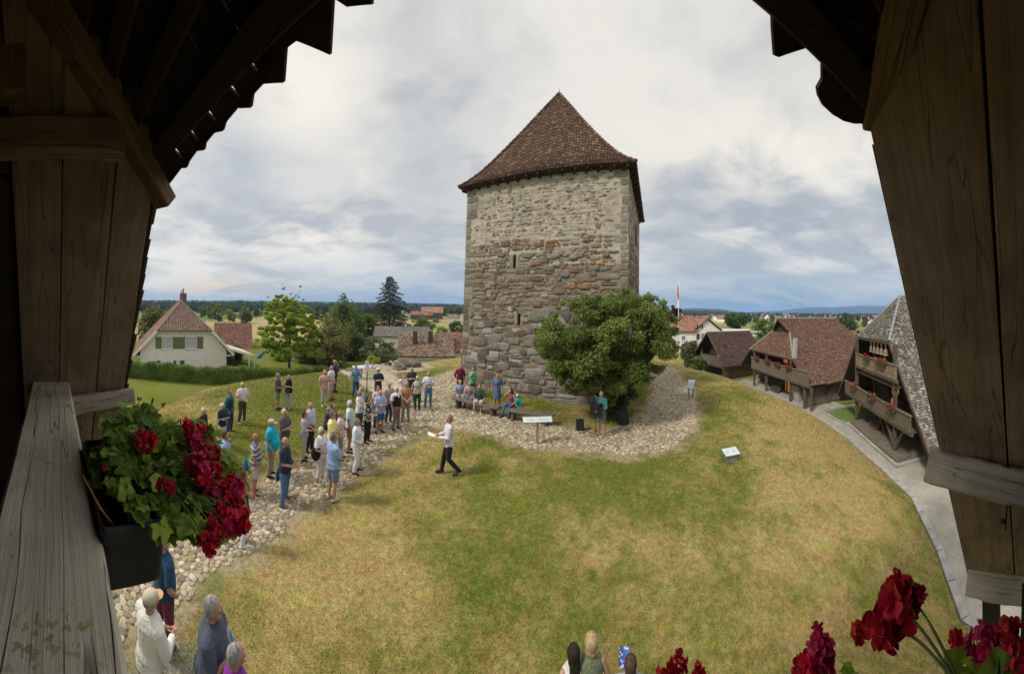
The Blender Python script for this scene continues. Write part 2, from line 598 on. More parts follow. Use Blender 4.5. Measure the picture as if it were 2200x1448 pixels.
PATH = pix([(250, 1400), (330, 1345), (400, 1285), (470, 1240), (560, 1172), (640, 1112), (740, 1040), (820, 988), (870, 948), (930, 921), (1000, 924), (1060, 938), (1110, 952),
            (1200, 966), (1300, 977), (1400, 976), (1462, 956), (1492, 922), (1500, 888), (1490, 850), (1470, 820), (1452, 797), (1436, 786),
            (1405, 790), (1402, 815), (1404, 845), (1392, 880), (1350, 912), (1292, 931), (1190, 913), (1130, 905), (1080, 893), (1020, 878), (975, 866), (955, 853),
            (1004, 838), (1004, 800), (985, 793), (950, 805), (905, 822), (870, 838), (820, 858), (775, 885), (735, 915), (700, 948), (650, 985), (590, 1020), (530, 1062), (440, 1130), (330, 1185), (150, 1260)])
PAD = pix([(1120, 962), (1172, 975), (1186, 953), (1130, 948)])
PAD2 = pix([(1466, 858), (1500, 857), (1488, 832), (1462, 836)])
SAND = pix([(733, 800), (760, 790), (800, 781), (860, 778), (905, 781), (930, 790), (900, 797), (850, 800), (850, 812), (880, 826), (858, 838), (830, 858), (800, 842), (775, 825), (757, 812)])


WALK = pix([(290, 1447), (320, 1400), (360, 1372), (405, 1380), (440, 1400), (470, 1447)]) + [(-1.2, 1.0), (-3.6, 1.0)]


def bare(x, y, c):
    n1 = fbm(x, y, 2.4, 61, 4)
    for poly, ed, c1, c2 in ((WALK, .05, (.27, .25, .21), (.20, .185, .155)), (PATH, .34, (.35, .275, .165), (.22, .185, .10)), (SAND, .12, (.43, .37, .27), (.30, .255, .18))):
        near = (np.abs(x) < 40) & (y > -5) & (y < 50)
        sd_ = np.full(x.shape, -99.0)
        sd_[near] = np.where(inpoly(x[near], y[near], poly), 1, -1) * pdist(x[near], y[near], poly)
        w = sstep(-.16, .16, sd_ + ed + (n1 - .5) * (.9 if poly is not WALK else .3))[:, None]
        m_ = fbm(x, y, 1.1, 33, 4)[:, None]; g_ = sstep(.52, .66, fbm(x, y, 2.0, 93, 4))[:, None] * .6
        cc = np.array(c1) * m_ + np.array(c2) * (1 - m_); cc = cc * (1 - g_) + GREEN * g_
        c = c * (1 - w) + cc * w
    return c


def ground():
    th = np.concatenate([np.linspace(R(-104), R(104), 1900), np.linspace(R(104), R(256), 90)[1:-1]])
    rr = np.concatenate([[.05, .5, 1.0, 1.5], np.geomspace(2.0, 60, 420), np.geomspace(61.5, 9000, 120)])
    T_, R_ = np.meshgrid(th, rr)
    x = (R_ * np.sin(T_)).ravel(); y = (R_ * np.cos(T_)).ravel()
    z = H(x, y)
    V = np.stack([x, y, z], 1)
    na, nr = len(th), len(rr)
    i = np.arange(nr - 1)[:, None] * na; j = np.arange(na)[None, :]; j2 = (j + 1) % na
    F = np.stack([i + j, i + na + j, i + na + j2, i + j2], -1).reshape(-1, 4)[:, ::-1]
    gc = bare(x, y, groundcol(x, y))
    m, k, b = newmat('meadow')
    at = k.new('ShaderNodeAttribute', attribute_name='Col')
    pos = k.new('ShaderNodeNewGeometry').outputs['Position']
    f1 = k.noise(pos, 9, 6, .75); f2 = k.noise(pos, 46, 5, .8)
    f3 = k.noise(pos, 2.4, 6, .7)
    f = k.math('ADD', k.math('MULTIPLY', f1, .55), k.math('MULTIPLY', f2, .45))
    hs = k.new('ShaderNodeHueSaturation', i_Color=at.outputs['Color'], i_Hue=k.math('ADD', .462, k.math('MULTIPLY', k.ramp(f3, .3, .7, False), .07)),
               i_Saturation=1.0, i_Value=k.math('ADD', .42, k.math('MULTIPLY', k.ramp(f, .34, .64, False), 1.16)))
    k.set(b.inputs['Base Color'], hs.outputs[0])
    b.inputs['Roughness'].default_value = .95; b.inputs['Specular IOR Level'].default_value = .1
    bn = k.new('ShaderNodeBump', i_Strength=.7, i_Distance=.04, i_Height=f)
    k.set(b.inputs['Normal'], bn.outputs[0])
    o = npmesh('ground', V, F, m, gc, smooth=True, dom='POINT')
    o['kind'] = 'structure'


ground()

# ------------------------------------------------------------------ the cobbled path and its sandy edges
def drape(name, poly, dz, mat, step=.12, fade=None, kind='structure', edge=.0):
    """a sheet laid on the ground over a polygon, its rim ragged"""
    px = [p[0] for p in poly]; py = [p[1] for p in poly]
    xs = np.arange(min(px) - .6, max(px) + .6, step); ys = np.arange(min(py) - .6, max(py) + .6, step)
    X, Y = np.meshgrid(xs, ys)
    x = X.ravel(); y = Y.ravel()
    s = np.where(inpoly(x, y, poly), 1, -1) * pdist(x, y, poly)
    s = s + edge + (fbm(x, y, 2.2, 41, 3) - .5) * .5
    nx, ny = len(xs), len(ys)
    ok = (s > 0).reshape(ny, nx)
    q = ok[:-1, :-1] & ok[1:, :-1] & ok[:-1, 1:] & ok[1:, 1:]
    jj, ii = np.where(q)
    a = jj * nx + ii
    F = np.stack([a, a + 1, a + nx + 1, a + nx], 1)
    used = np.unique(F); mp = -np.ones(nx * ny, int); mp[used] = np.arange(len(used))
    V = np.stack([x, y, H(x, y) + dz], 1)[used]
    o = npmesh(name, V, mp[F], mat, smooth=True)
    o['kind'] = kind
    return o


mat_sand = M('sandy_gravel', (.36, .29, .19), .95, .2, 3, .5, coord='World', col2=(.24, .20, .115), dirt=((.13, .14, .05), 1.6, .75), bscale=40)
mat_sand2 = M('pale_sand', (.40, .345, .26), .95, .2, 2, .5, coord='World', col2=(.27, .23, .16), bscale=30)


def cobbles(name, poly, sp, dz=.014, part=0):
    px = [p[0] for p in poly]; py = [p[1] for p in poly]
    xs = np.arange(min(px), max(px), sp); ys = np.arange(min(py), max(py), sp * .88)
    X, Y = np.meshgrid(xs, ys); X = X + (np.arange(len(ys)) % 2)[:, None] * sp * .5
    x = (X + rng.uniform(-.22, .22, X.shape) * sp).ravel(); y = (Y + rng.uniform(-.22, .22, X.shape) * sp).ravel()
    s = np.where(inpoly(x, y, poly), 1, -1) * pdist(x, y, poly) + (fbm(x, y, 1.7, 5, 3) - .5) * .6
    keep = (s > .03) & (rng.random(len(x)) > .03 + .35 * (fbm(x, y, .9, 77, 3) > .68))
    if part: keep &= ((x - 1.2 + (fbm(x, y, 1.1, 55, 2) - .5) * 2.5) * part > 0)
    x = x[keep]; y = y[keep]; k = len(x)
    z = H(x, y) + dz
    n = 8; a = np.linspace(0, 2 * np.pi, n, endpoint=False)
    r = sp * rng.uniform(.46, .66, k); el = rng.uniform(.72, 1.0, k); th = rng.uniform(0, np.pi, k)
    jit = 1 + rng.uniform(-.22, .18, (k, n))
    def ring(f, dz_):
        u = (r * f)[:, None] * np.cos(a) * jit; v = (r * el * f)[:, None] * np.sin(a) * jit
        return np.stack([x[:, None] + u * np.cos(th)[:, None] - v * np.sin(th)[:, None],
                         y[:, None] + u * np.sin(th)[:, None] + v * np.cos(th)[:, None],
                         (z + dz_)[:, None] + 0 * u], -1)
    hh = rng.uniform(.010, .026, k)
    V = np.concatenate([ring(1.0, -.03), ring(.93, hh * .62), ring(.62, hh), ring(.2, hh * 1.06)], 1)   # k, 4n, 3
    base = (np.arange(k) * 4 * n)[:, None]
    q = np.arange(n); q2 = (q + 1) % n
    F = []
    for L in range(3):
        F.append(np.stack([base + L * n + q, base + L * n + q2, base + (L + 1) * n + q2, base + (L + 1) * n + q], -1).reshape(-1, 4))
    F.append(np.stack([base[:, 0] + 3 * n + i for i in (0, 2, 4, 6)], -1))
    cols = np.array([(.56, .475, .325), (.50, .42, .285), (.44, .36, .235), (.66, .58, .43), (.37, .28, .175), (.54, .44, .27), (.35, .31, .24), (.30, .24, .17)])
    c = cols[rng.integers(0, 8, k)] * rng.uniform(.68, 1.0, k)[:, None]
    C_ = np.concatenate([np.repeat(c, n, 0)] * 3 + [c], 0)
    o = npmesh(name, V.reshape(-1, 3), np.concatenate(F, 0), M('cobble', (1, 1, 1), .8, .12, 14, .5, attr=True, coord='World'), C_, smooth=True)
    o['kind'] = 'stuff'; o['label'] = 'pale rounded cobblestones of the path round the tower'
    return o


cobbles('cobblestones', PATH, .128, part=-1)
cobbles('cobblestones', PATH, .102, part=1)
cobbles('cobblestones', PAD, .15)
mat_slab = M('paver', (.36, .34, .30), .9, .2, 5, .5, coord='World')
mbp = MB()
for (cx, cy) in ((330, 1395), (395, 1400), (350, 1440)):
    g = Gp(cx, cy); 
mat_conc = M('asphalt_walk', (.30, .285, .25), .95, .18, 4, .5, coord='World', bscale=90)
0 and drape('paved_walk', pix([(300, 1447), (330, 1385), (395, 1385), (440, 1395), (470, 1447)]) + [(-1.2, 1.0), (-3.4, 1.2)], .010, mat_conc, .05)
drape('sign_pad', PAD2, .012, mat_sand2, .06)

# ------------------------------------------------------------------ the lane at the foot of the mound, right side
LANE_IN = [tuple(p) for p in FOOT[:10]]


def offs(pl, d):
    out = []
    for i, p in enumerate(pl):
        a = np.array(pl[max(0, i - 1)]); b = np.array(pl[min(len(pl) - 1, i + 1)])
        t = (b - a) / np.linalg.norm(b - a); nn = np.array((t[1], -t[0]))
        out.append(tuple(np.array(p) + nn * d))
    return out


def strip(name, A, B, dz, mat, kind='structure', sub=6, thick=0):
    V = []; F = []
    def dense(pl):
        out = []
        for i in range(len(pl) - 1):
            for q in range(sub): out.append(np.array(pl[i]) * (1 - q / sub) + np.array(pl[i + 1]) * (q / sub))
        out.append(np.array(pl[-1])); return np.array(out)
    a = dense(A); b = dense(B); K = 8
    for i in range(len(a)):
        for q in range(K + 1): V.append(a[i] * (1 - q / K) + b[i] * (q / K))
    V = np.array(V); z = H(V[:, 0], V[:, 1]) + dz
    V = np.column_stack([V, z])
    for i in range(len(a) - 1):
        for q in range(K):
            s = i * (K + 1) + q; F.append((s, s + 1, s + K + 2, s + K + 1))
    F = [f[::-1] for f in F]
    o = npmesh(name, V, F, mat, smooth=True); o['kind'] = kind
    return o


mat_lane = M('gravel_lane', (.40, .365, .295), .95, .15, 1.2, .5, coord='World', col2=(.25, .235, .195), bscale=60, dirt=((.17, .155, .12), 38, .75))
li = [(6.0, -4.0), (7.2, -.8)] + LANE_IN
strip('lane', li, offs(li, 4.2), .014, mat_lane)
mat_kerb = M('kerb_stone', (.33, .32, .29), .9, .2, 3, .4, coord='World')
kb = MB()
kl = []
for i in range(len(li) - 1):
    a = np.array(li[i]); b = np.array(li[i + 1]); L = np.linalg.norm(b - a); k = max(1, int(L / 1.0))
    for q in range(k): kl.append(a + (b - a) * q / k)
kl.append(np.array(li[-1])); kl = np.array(kl)
ko = np.array(offs([tuple(p) for p in kl], .24))
for i in range(len(kl) - 1):
    a, b, c, d = kl[i], kl[i + 1], ko[i + 1], ko[i]
    z0 = float(H(np.array([a[0]]), np.array([a[1]]))[0]); g = .012
    t = (b - a) * g
    pts = [(*(a + t), -3.25), (*(b - t), -3.25), (*(c - t), -3.25), (*(d + t), -3.25)]
    top = [(p[0], p[1], -2.9 + random.uniform(-.01, .01)) for p in pts]
    kb.hexa(pts[::-1] + top[::-1])
kb.build('kerb', mat_kerb, kind='structure', bevel=.012)
# small green between the barns with a stone border
GRN = [tuple(atz(px, py, -3)[:2]) for px, py in ((1764, 884), (1870, 864), (1900, 905), (1905, 945), (1800, 905))]
drape('small_lawn', GRN, .020, M('fresh_lawn', (.115, .175, .04), .95, .25, 3, .5, coord='World', bscale=40), .15)
dr = MB()
for i in range(len(GRN)):
    a = Vector((*GRN[i], -2.95)); b = Vector((*GRN[(i + 1) % len(GRN)], -2.95)); dr.beam(a, b, .16, .14)
dr.build('lawn_border', mat_kerb, kind='structure')

# ------------------------------------------------------------------ lawn blades (uncountable)
def blades():
    K = 420000
    az_ = rng.uniform(R(-88), R(92), K)
    r = 3.2 * np.exp(rng.random(K) ** .8 * math.log(24 / 3.2))
    x = r * np.sin(az_); y = r * np.cos(az_)
    s = sdist(x, y)
    pin = np.where(inpoly(x, y, PATH), 1, -1) * pdist(x, y, PATH)
    tw = inpoly(x, y, [(-3.2, 19.6), (5.95, 15.0), (10.5, 24.2), (1.3, 28.8)])
    sa = inpoly(x, y, SAND)
    ok = (s > .15) & (pin < rng.uniform(-.45, .05, K)) & ~tw & ~sa
    x = x[ok]; y = y[ok]; k = len(x); r = r[ok]
    z = H(x, y)
    sc = np.clip(r / 9, .75, 2.0)
    hgt = rng.uniform(.018, .05, k) * sc; w = rng.uniform(.0026, .0055, k) * sc * 1.6
    t = rng.uniform(0, 2 * np.pi, k); lean = rng.uniform(.2, 1.7, k) * hgt; t2 = rng.uniform(0, 2 * np.pi, k)
    A = np.stack([x - w * np.cos(t), y - w * np.sin(t), z - .004], 1)
    B = np.stack([x + w * np.cos(t), y + w * np.sin(t), z - .004], 1)
    C_ = np.stack([x + lean * np.cos(t2), y + lean * np.sin(t2), z + hgt], 1)
    V = np.stack([A, B, C_], 1).reshape(-1, 3)
    F = np.arange(3 * k).reshape(-1, 3)
    d = dry(x, y)
    p = rng.random(k) < np.clip(d * 1.0 + .06, .04, .96)
    l = rng.random(k)[:, None]
    g = GREEN * (1 - l) + LIME * 1.25 * l
    c = np.where(p[:, None], STRAW * rng.uniform(.75, 1.5, k)[:, None], g * rng.uniform(.7, 1.35, k)[:, None])
    o = npmesh('grass', V, F, M('grass_blade', (1, 1, 1), .8, .05, 5, attr=True, coord='World'), c)
    o['kind'] = 'stuff'; o['label'] = 'short dry and green blades of the lawn on the mound'


blades()


# ------------------------------------------------------------------ tiles over a flat convex polygon
def tiles(mb, poly, e, tw, row, pal, th=.018, lift=.03, mi=0, rnd=True, jit=.25, wv=0.0, over=1.0, val=(.75, 1.2), brk=None):
    poly = [Vector(p) for p in poly]; e = Vector(e).normalized()
    nrm = Vector((0, 0, 0))
    for i in range(1, len(poly) - 1): nrm += (poly[i] - poly[0]).cross(poly[i + 1] - poly[0])
    nrm.normalize()
    if nrm.z < 0: nrm = -nrm
    up = nrm.cross(e).normalized()
    if up.z < 0: up = -up
    O = poly[0]
    pp = [((p - O).dot(e), (p - O).dot(up)) for p in poly]
    b0 = min(p[1] for p in pp); b1 = max(p[1] for p in pp)
    nr = max(1, round((b1 - b0) / row)); row = (b1 - b0) / nr
    for r in range(nr):
        yb = b0 + r * row; ym = yb + row * .5
        xs = []
        for i in range(len(pp)):
            (x0, y0), (x1, y1) = pp[i], pp[(i + 1) % len(pp)]
            if (y0 > ym) != (y1 > ym): xs.append(x0 + (x1 - x0) * (ym - y0) / (y1 - y0))
        if len(xs) < 2: continue
        xa, xb = min(xs), max(xs)
        k = max(1, round((xb - xa) / tw)); w = (xb - xa) / k
        off = (.5 * w if r % 2 else 0)
        for q in range(-1 if r % 2 else 0, k):
            a0 = max(xa, xa + q * w + off); a1 = min(xb, xa + (q + 1) * w + off)
            if a1 - a0 < w * .2: continue
            g = w * .035
            dy = random.uniform(-1, 1) * row * .10 * jit * 4 * .4
            l0 = lift + th + random.uniform(0, .008); l1 = lift * .3
            col = random.choice(pal); v = random.uniform(*val); col = (col[0] * v, col[1] * v, col[2] * v)
            def pt(x, y, l): return O + e * x + up * y + nrm * l
            yt = yb + row * 1.02
            yb_ = yb + dy - row * .06
            if rnd:
                m_ = (a0 + a1) / 2; ww = (a1 - a0)
                bot = [(a0 + g, yb_ + row * .22), (a0 + g + ww * .22, yb_ + row * .04), (m_, yb_), (a1 - g - ww * .22, yb_ + row * .04), (a1 - g, yb_ + row * .22)]
            else:
                bot = [(a0 + g, yb_), (a1 - g, yb_ + random.uniform(-1, 1) * row * .03)]
            top = [(a1 - g, yt), (a0 + g, yt)]
            mb.poly([pt(x, y, l0) for x, y in bot] + [pt(x, y, l1) for x, y in top], col, mi)
            for i in range(len(bot) - 1):
                (x0, y0), (x1, y1) = bot[i], bot[i + 1]
                mb.quad(pt(x0, y0, l0 - th * 1.6), pt(x1, y1, l0 - th * 1.6), pt(x1, y1, l0), pt(x0, y0, l0), tuple(c * .8 for c in col), mi)


mat_tile = M('clay_tile', (1, 1, 1), .85, .25, 3.5, .4, attr=True, coord='World', dirt=((.35, .33, .28), 9, .35), bscale=30)
mat_shingle = M('wood_shingle', (1, 1, 1), .9, .3, 5, .5, attr=True, coord='World', bscale=50)
mat_ridge = M('ridge_mortar', (.30, .27, .22), .9, .3, 8, .5, coord='World')
PAL_T = [(.15, .074, .046), (.18, .09, .055), (.12, .06, .040), (.20, .10, .06), (.165, .10, .068), (.13, .082, .06), (.27, .19, .13), (.155, .08, .05)]
mat_dark_wood = M('dark_timber', (.060, .042, .028), .9, .35, 4, .6, coord='World', bscale=20)
mat_stone = M('rubble_stone', (1, 1, 1), .9, .28, 5, .9, attr=True, coord='World', bscale=26, bdist=.02)
mat_mortar = M('lime_mortar', (.47, .42, .33), .95, .2, 3, .8, coord='World', bscale=24, bdist=.02, dirt=((.25, .22, .165), 1.1, .6))

# ------------------------------------------------------------------ the tower
TU = Vector((-.894, .447, 0)).normalized(); TV = Vector((.447, .894, 0)).normalized()
TN = Vector((6.04, 14.6, 0))           # near eave corner
OV = .42; TS = 10.7
WTOP = 12.45


def tower():
    t = thing('stone_tower', 'square medieval rubble stone tower with a steep brown tiled roof on the mound', 'tower', TN + TU * 5.35 + TV * 5.35)
    inv = t.matrix_basis.inverted()
    def W_(u, v, z): return inv @ (TN + TU * u + TV * v + Vector((0, 0, z)))
    lo = OV; hi = TS - OV; B = .14
    body = MB()
    zb = -1.2
    c0 = [(lo - B, lo - B), (hi + B, lo - B), (hi + B, hi + B), (lo - B, hi + B)]; c1 = [(lo, lo), (hi, lo), (hi, hi), (lo, hi)]
    fz = (7.4 - zb) / (WTOP - zb); cm_ = [(a[0] * (1 - fz) + b[0] * fz, a[1] * (1 - fz) + b[1] * fz) for a, b in zip(c0, c1)]
    body.hexa([W_(*q, 7.4) for q in cm_] + [W_(*q, WTOP) for q in c1])
    body.build('upper_wall', mat_mortar, t)
    body = MB(); body.hexa([W_(*q, zb) for q in c0] + [W_(*q, 7.395) for q in cm_])
    body.build('lower_wall', M('earthy_mortar', (.27, .225, .165), .95, .2, 3, .8, coord='World', bscale=24, bdist=.02, dirt=((.14, .115, .085), 1.1, .6)), t)
    PALS = [(0.232, 0.206, 0.174), (0.180, 0.162, 0.142), (0.296, 0.261, 0.214), (0.336, 0.296, 0.238), (0.255, 0.220, 0.180), (0.145, 0.134, 0.122), (0.209, 0.174, 0.139), (0.382, 0.342, 0.278), (0.197, 0.134, 0.098)]
    PALM = [(0.271, 0.227, 0.182), (0.214, 0.182, 0.149), (0.340, 0.296, 0.233), (0.290, 0.214, 0.158), (0.233, 0.171, 0.126), (0.391, 0.340, 0.271), (0.315, 0.265, 0.207), (0.239, 0.151, 0.103)]
    PALO = [(0.338, 0.176, 0.088), (0.378, 0.209, 0.115), (0.284, 0.162, 0.101), (0.324, 0.257, 0.189), (0.405, 0.351, 0.270), (0.257, 0.209, 0.169)]
    PALU = [(0.390, 0.351, 0.286), (0.442, 0.397, 0.325), (0.338, 0.305, 0.254), (0.481, 0.436, 0.358), (0.286, 0.260, 0.221), (0.370, 0.305, 0.234), (0.429, 0.390, 0.319)]
    def face(F_, length, slits, nm):
        """F_(u, z, out) -> point; stones laid in wavy courses"""
        mb = MB(); z = -.9
        n = 10
        def stone(ua, ub, za, zb_, col, prot, ex=.62, gap=.012):
            uc = (ua + ub) / 2; zc = (za + zb_) / 2; ra = (ub - ua) / 2 - gap; rb = (zb_ - za) / 2 - gap
            if ra < .02 or rb < .02: return
            base = []
            for q in range(n):
                w = 2 * math.pi * (q + .5) / n; c_, s_ = math.cos(w), math.sin(w)
                jj = 1 + random.uniform(-.15, .08)
                base.append((ra * math.copysign(abs(c_) ** ex, c_) * jj, rb * math.copysign(abs(s_) ** ex, s_) * jj))
            rings = []
            tu, tz = random.uniform(-.25, .25), random.uniform(-.3, .3)
            for sc_, d in ((1.04, -.02), (.96, prot * .65), (.72, prot), (.3, prot * 1.1)):
                rings.append([mb.vert(F_(uc + x * sc_, zc + y * sc_, d + (x * tu + y * tz) * prot * .9 if sc_ < 1 else d)) for x, y in base])
            for a, b in zip(rings, rings[1:]):
                for q in range(n): mb.face((a[q], a[(q + 1) % n], b[(q + 1) % n], b[q]), col)
            mb.face(tuple(rings[-1]), col)
        while z < WTOP - .02:
            if z < 2.6: h = random.uniform(.30, .66); ar = (.9, 2.4)
            elif z < 4.6: h = random.uniform(.20, .48); ar = (1.0, 2.8)
            elif z < 7.0: h = random.uniform(.12, .31); ar = (1.1, 3.6)
            elif z < 8.8: h = random.uniform(.12, .30); ar = (1.0, 3.4)
            else: h = random.uniform(.09, .17); ar = (1.1, 2.8)
            h = min(h, WTOP - z)
            ph = random.uniform(0, 6); am = h * .42
            wav = lambda u, ph=ph, am=am: am * math.sin(u * 1.3 + ph) * (1 if z > 0 else 0)
            # quoins
            qw = {}
            u = 0.0
            if z > 2.0:
                q0 = random.uniform(.35, .8); q1 = random.uniform(.35, .8)
            else: q0 = q1 = 0
            u = q0
            while u < length - q1 - .03:
                w = h * random.uniform(*ar)
                if random.random() < .12: w *= 1.4
                w = min(w, length - q1 - u)
                if length - q1 - (u + w) < h * .5: w = length - q1 - u
                um = u + w / 2; zm = z + h / 2
                skip = any(abs(um - su) < w / 2 + .09 and abs(zm - sz) < h / 2 + sh / 2 for su, sz, sh in slits)
                if not skip:
                    if z < 4.4: pal = PALS; pr = random.uniform(.035, .085)
                    elif z < 7.2: pal = PALM; pr = random.uniform(.02, .055)
                    elif z < 8.9: pal = PALO if fbm(np.array([um]), np.array([zm * 1.5]), .6, 8, 3)[0] > .50 + abs(z - 7.9) * .14 else PALM; pr = random.uniform(.02, .06)
                    else: pal = PALU if random.random() < .86 else PALM; pr = random.uniform(.004, .022)
                    # mixed stones: sometimes two thin ones in the height of one
                    col = random.choice(pal); v = random.uniform(.82, 1.2); col = tuple(c * v for c in col)
                    if z > 8.9 and random.random() < (.30 if um > 1.5 and um < length - 1.5 else .7): pass
                    elif h > .20 and random.random() < .34:
                        f = random.uniform(.35, .65)
                        stone(u, u + w, z + wav(um), z + h * f + wav(um), col, pr)
                        col2 = tuple(c * random.uniform(.85, 1.15) for c in random.choice(pal))
                        stone(u, u + w, z + h * f + wav(um), z + h + wav(um), col2, pr * .8)
                    else:
                        za = z + wav(um) + random.uniform(-.16, .14) * h; stone(u, u + w, za, z + h + wav(um) + random.uniform(-.22, .16) * h, col, pr)
                u += w
            z += h
        for q in range(230):        # bigger stones that break through the courses, and small pinning stones
            zq = random.uniform(.1, 8.6); uq = random.uniform(.9, length - 1.2)
            big = random.random() < .55
            hq = (random.uniform(.34, .66) if zq < 4.4 else random.uniform(.24, .42)) if big else random.uniform(.06, .13); wq = hq * random.uniform(1.0, 2.0)
            if any(abs(uq + wq / 2 - su) < wq / 2 + .3 and abs(zq + hq / 2 - sz) < hq / 2 + sh / 2 + .15 for su, sz, sh in slits): continue
            col = random.choice(PALS if zq < 4.6 else (PALM if random.random() < .8 else PALO)); v = random.uniform(.8, 1.2)
            stone(uq, uq + wq, zq, zq + hq, tuple(c * v for c in col), random.uniform(.07, .10) if big else .075)
        for q in range(120):        # stray darker stones in the pale upper masonry
            zq = random.uniform(8.8, 12.1); uq = random.uniform(.6, length - .9); hq = random.uniform(.07, .2); wq = hq * random.uniform(1.0, 2.2)
            v = random.uniform(.8, 1.15); stone(uq, uq + wq, zq, zq + hq, tuple(c * v for c in random.choice(PALM)), .03)
        # large corner blocks
        z = 2.0
        while z < WTOP - .1:
            h = random.uniform(.28, .52); h = min(h, WTOP - z)
            for side in (0, 1):
                w = random.choice((.42, .78)) * random.uniform(.85, 1.15)
                col = random.choice([(.27, .245, .20), (.31, .28, .23), (.23, .205, .17), (.34, .31, .25)] if z > 6 else PALS); v = random.uniform(.85, 1.15)
                col = tuple(c * v for c in col)
                ua, ub = (0.0, w) if side == 0 else (length - w, length)
                stone(ua, ub, z, z + h, col, random.uniform(.02, .035), .35, .008)
            z += h
        for su, sz, sh in slits:        # dressed slits
            for dx in (-.2, .2): stone(su + dx - .12, su + dx + .12, sz - sh / 2 - .05, sz + sh / 2 + .05, (.34, .31, .26), .035, .3)
        mb.build('stonework', mat_stone, t)
        for su, sz, sh in slits:
            s = MB()
            s.box((su - .075, -.30, sz - sh / 2), (su + .075, .012, sz + sh / 2))
            s.v = [tuple(F_(q[0], q[2], q[1])) for q in s.v]
            s.build('arrow_slit', M('black_void', (.004, .004, .004), 1, 0), t)
    Lf = TS - 2 * OV
    bat = lambda z: B * (1 - (z + 1.2) / (WTOP + 1.2))
    # left/front face (v = lo): from the near corner to the left corner
    face(lambda u, z, d: W_(lo + u + (1 if u > Lf / 2 else -1) * bat(z), lo - bat(z) - d, z), Lf,
         [(6.35, 7.7, .8), (5.95, 4.35, .62)], 'front')
    face(lambda u, z, d: W_(lo - bat(z) - d, lo + u, z), Lf, [(5.2, 10.2, 1.1)], 'side')
    # roof, bell-cast pyramid in bands
    HR = 7.9; ZE = 12.55; half = TS / 2
    ctr = (half + .62, half)
    prof = [(0, 0), (.10, .058), (.20, .134), (.32, .245), (.45, .378), (.62, .562), (.80, .770), (1, 1)]
    mb = MB()
    corners = [(0, 0), (TS, 0), (TS, TS), (0, TS)]
    def cp(c, q): return W_(c[0] + (ctr[0] - c[0]) * q[0], c[1] + (ctr[1] - c[1]) * q[0], ZE + HR * q[1])
    und = MB()
    for i in range(4):
        a, b = corners[i], corners[(i + 1) % 4]
        ee = (cp(b, (0, 0)) - cp(a, (0, 0)))
        for q0, q1 in zip(prof, prof[1:]):
            pl = [cp(a, q0), cp(b, q0), cp(b, q1), cp(a, q1)]
            if q1[0] == 1: pl = pl[:3]
            und.poly([p_ + Vector((0, 0, -.02)) for p_ in pl])
            if i in (0, 3) or q1[0] > .3: tiles(mb, pl, ee, .19, .17 if q1[0] < 1 else .16, PAL_T, th=.016, lift=.022, mi=0)
            else: tiles(mb, pl, ee, .38, .34, PAL_T)
    rends = []
    for i in range(4):      # eaves soffit
        a, b = corners[i], corners[(i + 1) % 4]
        ia = (OV + .02 if a[0] < 1 else hi, OV + .02 if a[1] < 1 else hi); ib = (OV + .02 if b[0] < 1 else hi, OV + .02 if b[1] < 1 else hi)
        und.poly([W_(*a, ZE - .02), W_(*b, ZE - .02), W_(*ib, ZE - .16), W_(*ia, ZE - .16)])
        for q in range(15):
            eb = MB(); f = (q + .5) / 15; pa = Vector(a) * (1 - f) + Vector(b) * f; pb = Vector(ia) * (1 - f) + Vector(ib) * f
            eb.beam(W_(*(pa * .94 + pb * .06), ZE - .09), W_(*pb, ZE - .22), .10, .12); rends.append(eb)
    rf = mb.build('roof', mat_tile, t)
    und.build('roof_boarding', mat_dark_wood, rf)
    [eb.build('rafter_end', mat_dark_wood, rf) for eb in rends]
    hp = MB()
    for c in corners:
        pts = [cp(c, q) + Vector((0, 0, .06)) for q in prof]
        for p0, p1 in zip(pts, pts[1:]):
            L = (p1 - p0).length; k = max(1, int(L / .36))
            for q in range(k):
                a = p0.lerp(p1, q / k); b = p0.lerp(p1, (q + 1.12) / k); v = random.uniform(.8, 1.2)
                hp.tube([a + Vector((0, 0, .02)), b], [.095, .07], 7, col=tuple(x * v for x in random.choice(PAL_T)))
    hp.build('hip_tiles', mat_tile, rf, smooth=False)
    fi = MB(); fi.tube([W_(*ctr, ZE + HR - .05), W_(*ctr, ZE + HR + .38)], [.03, .015], 6); fi.ell(W_(*ctr, ZE + HR + .12), (.06, .06, .08))
    fi.build('finial', M('dull_metal', (.3, .3, .3), .5, .1, 5, metal=.8), rf)
    wf = MB()
    for dv in (-.42, .42): wf.beam(W_(lo - .05, lo + 5.2 + dv, 9.6), W_(lo - .05, lo + 5.2 + dv, 10.8), .10, .12)
    for z_ in (9.6, 10.8): wf.beam(W_(lo - .05, lo + 4.75, z_), W_(lo - .05, lo + 5.65, z_), .12, .12)
    wf.build('window_frame', M('weathered_oak', (.16, .12, .08), .9, .3, 6, .5, coord='World'), t)


tower()
# ------------------------------------------------------------------ the timber gallery the picture is taken from
A0 = .095; S = 1.25
gt = Vector((math.cos(A0), -math.sin(A0), 0)); gn = Vector((math.sin(A0), math.cos(A0), 0))
GM = Matrix(((gt.x, gn.x, 0, EYE.x), (gt.y, gn.y, 0, EYE.y), (0, 0, 1, EYE.z), (0, 0, 0, 1)))


def gal(x, y, z): return Vector((x * S, y * S, z * S))       # gallery frame, metres


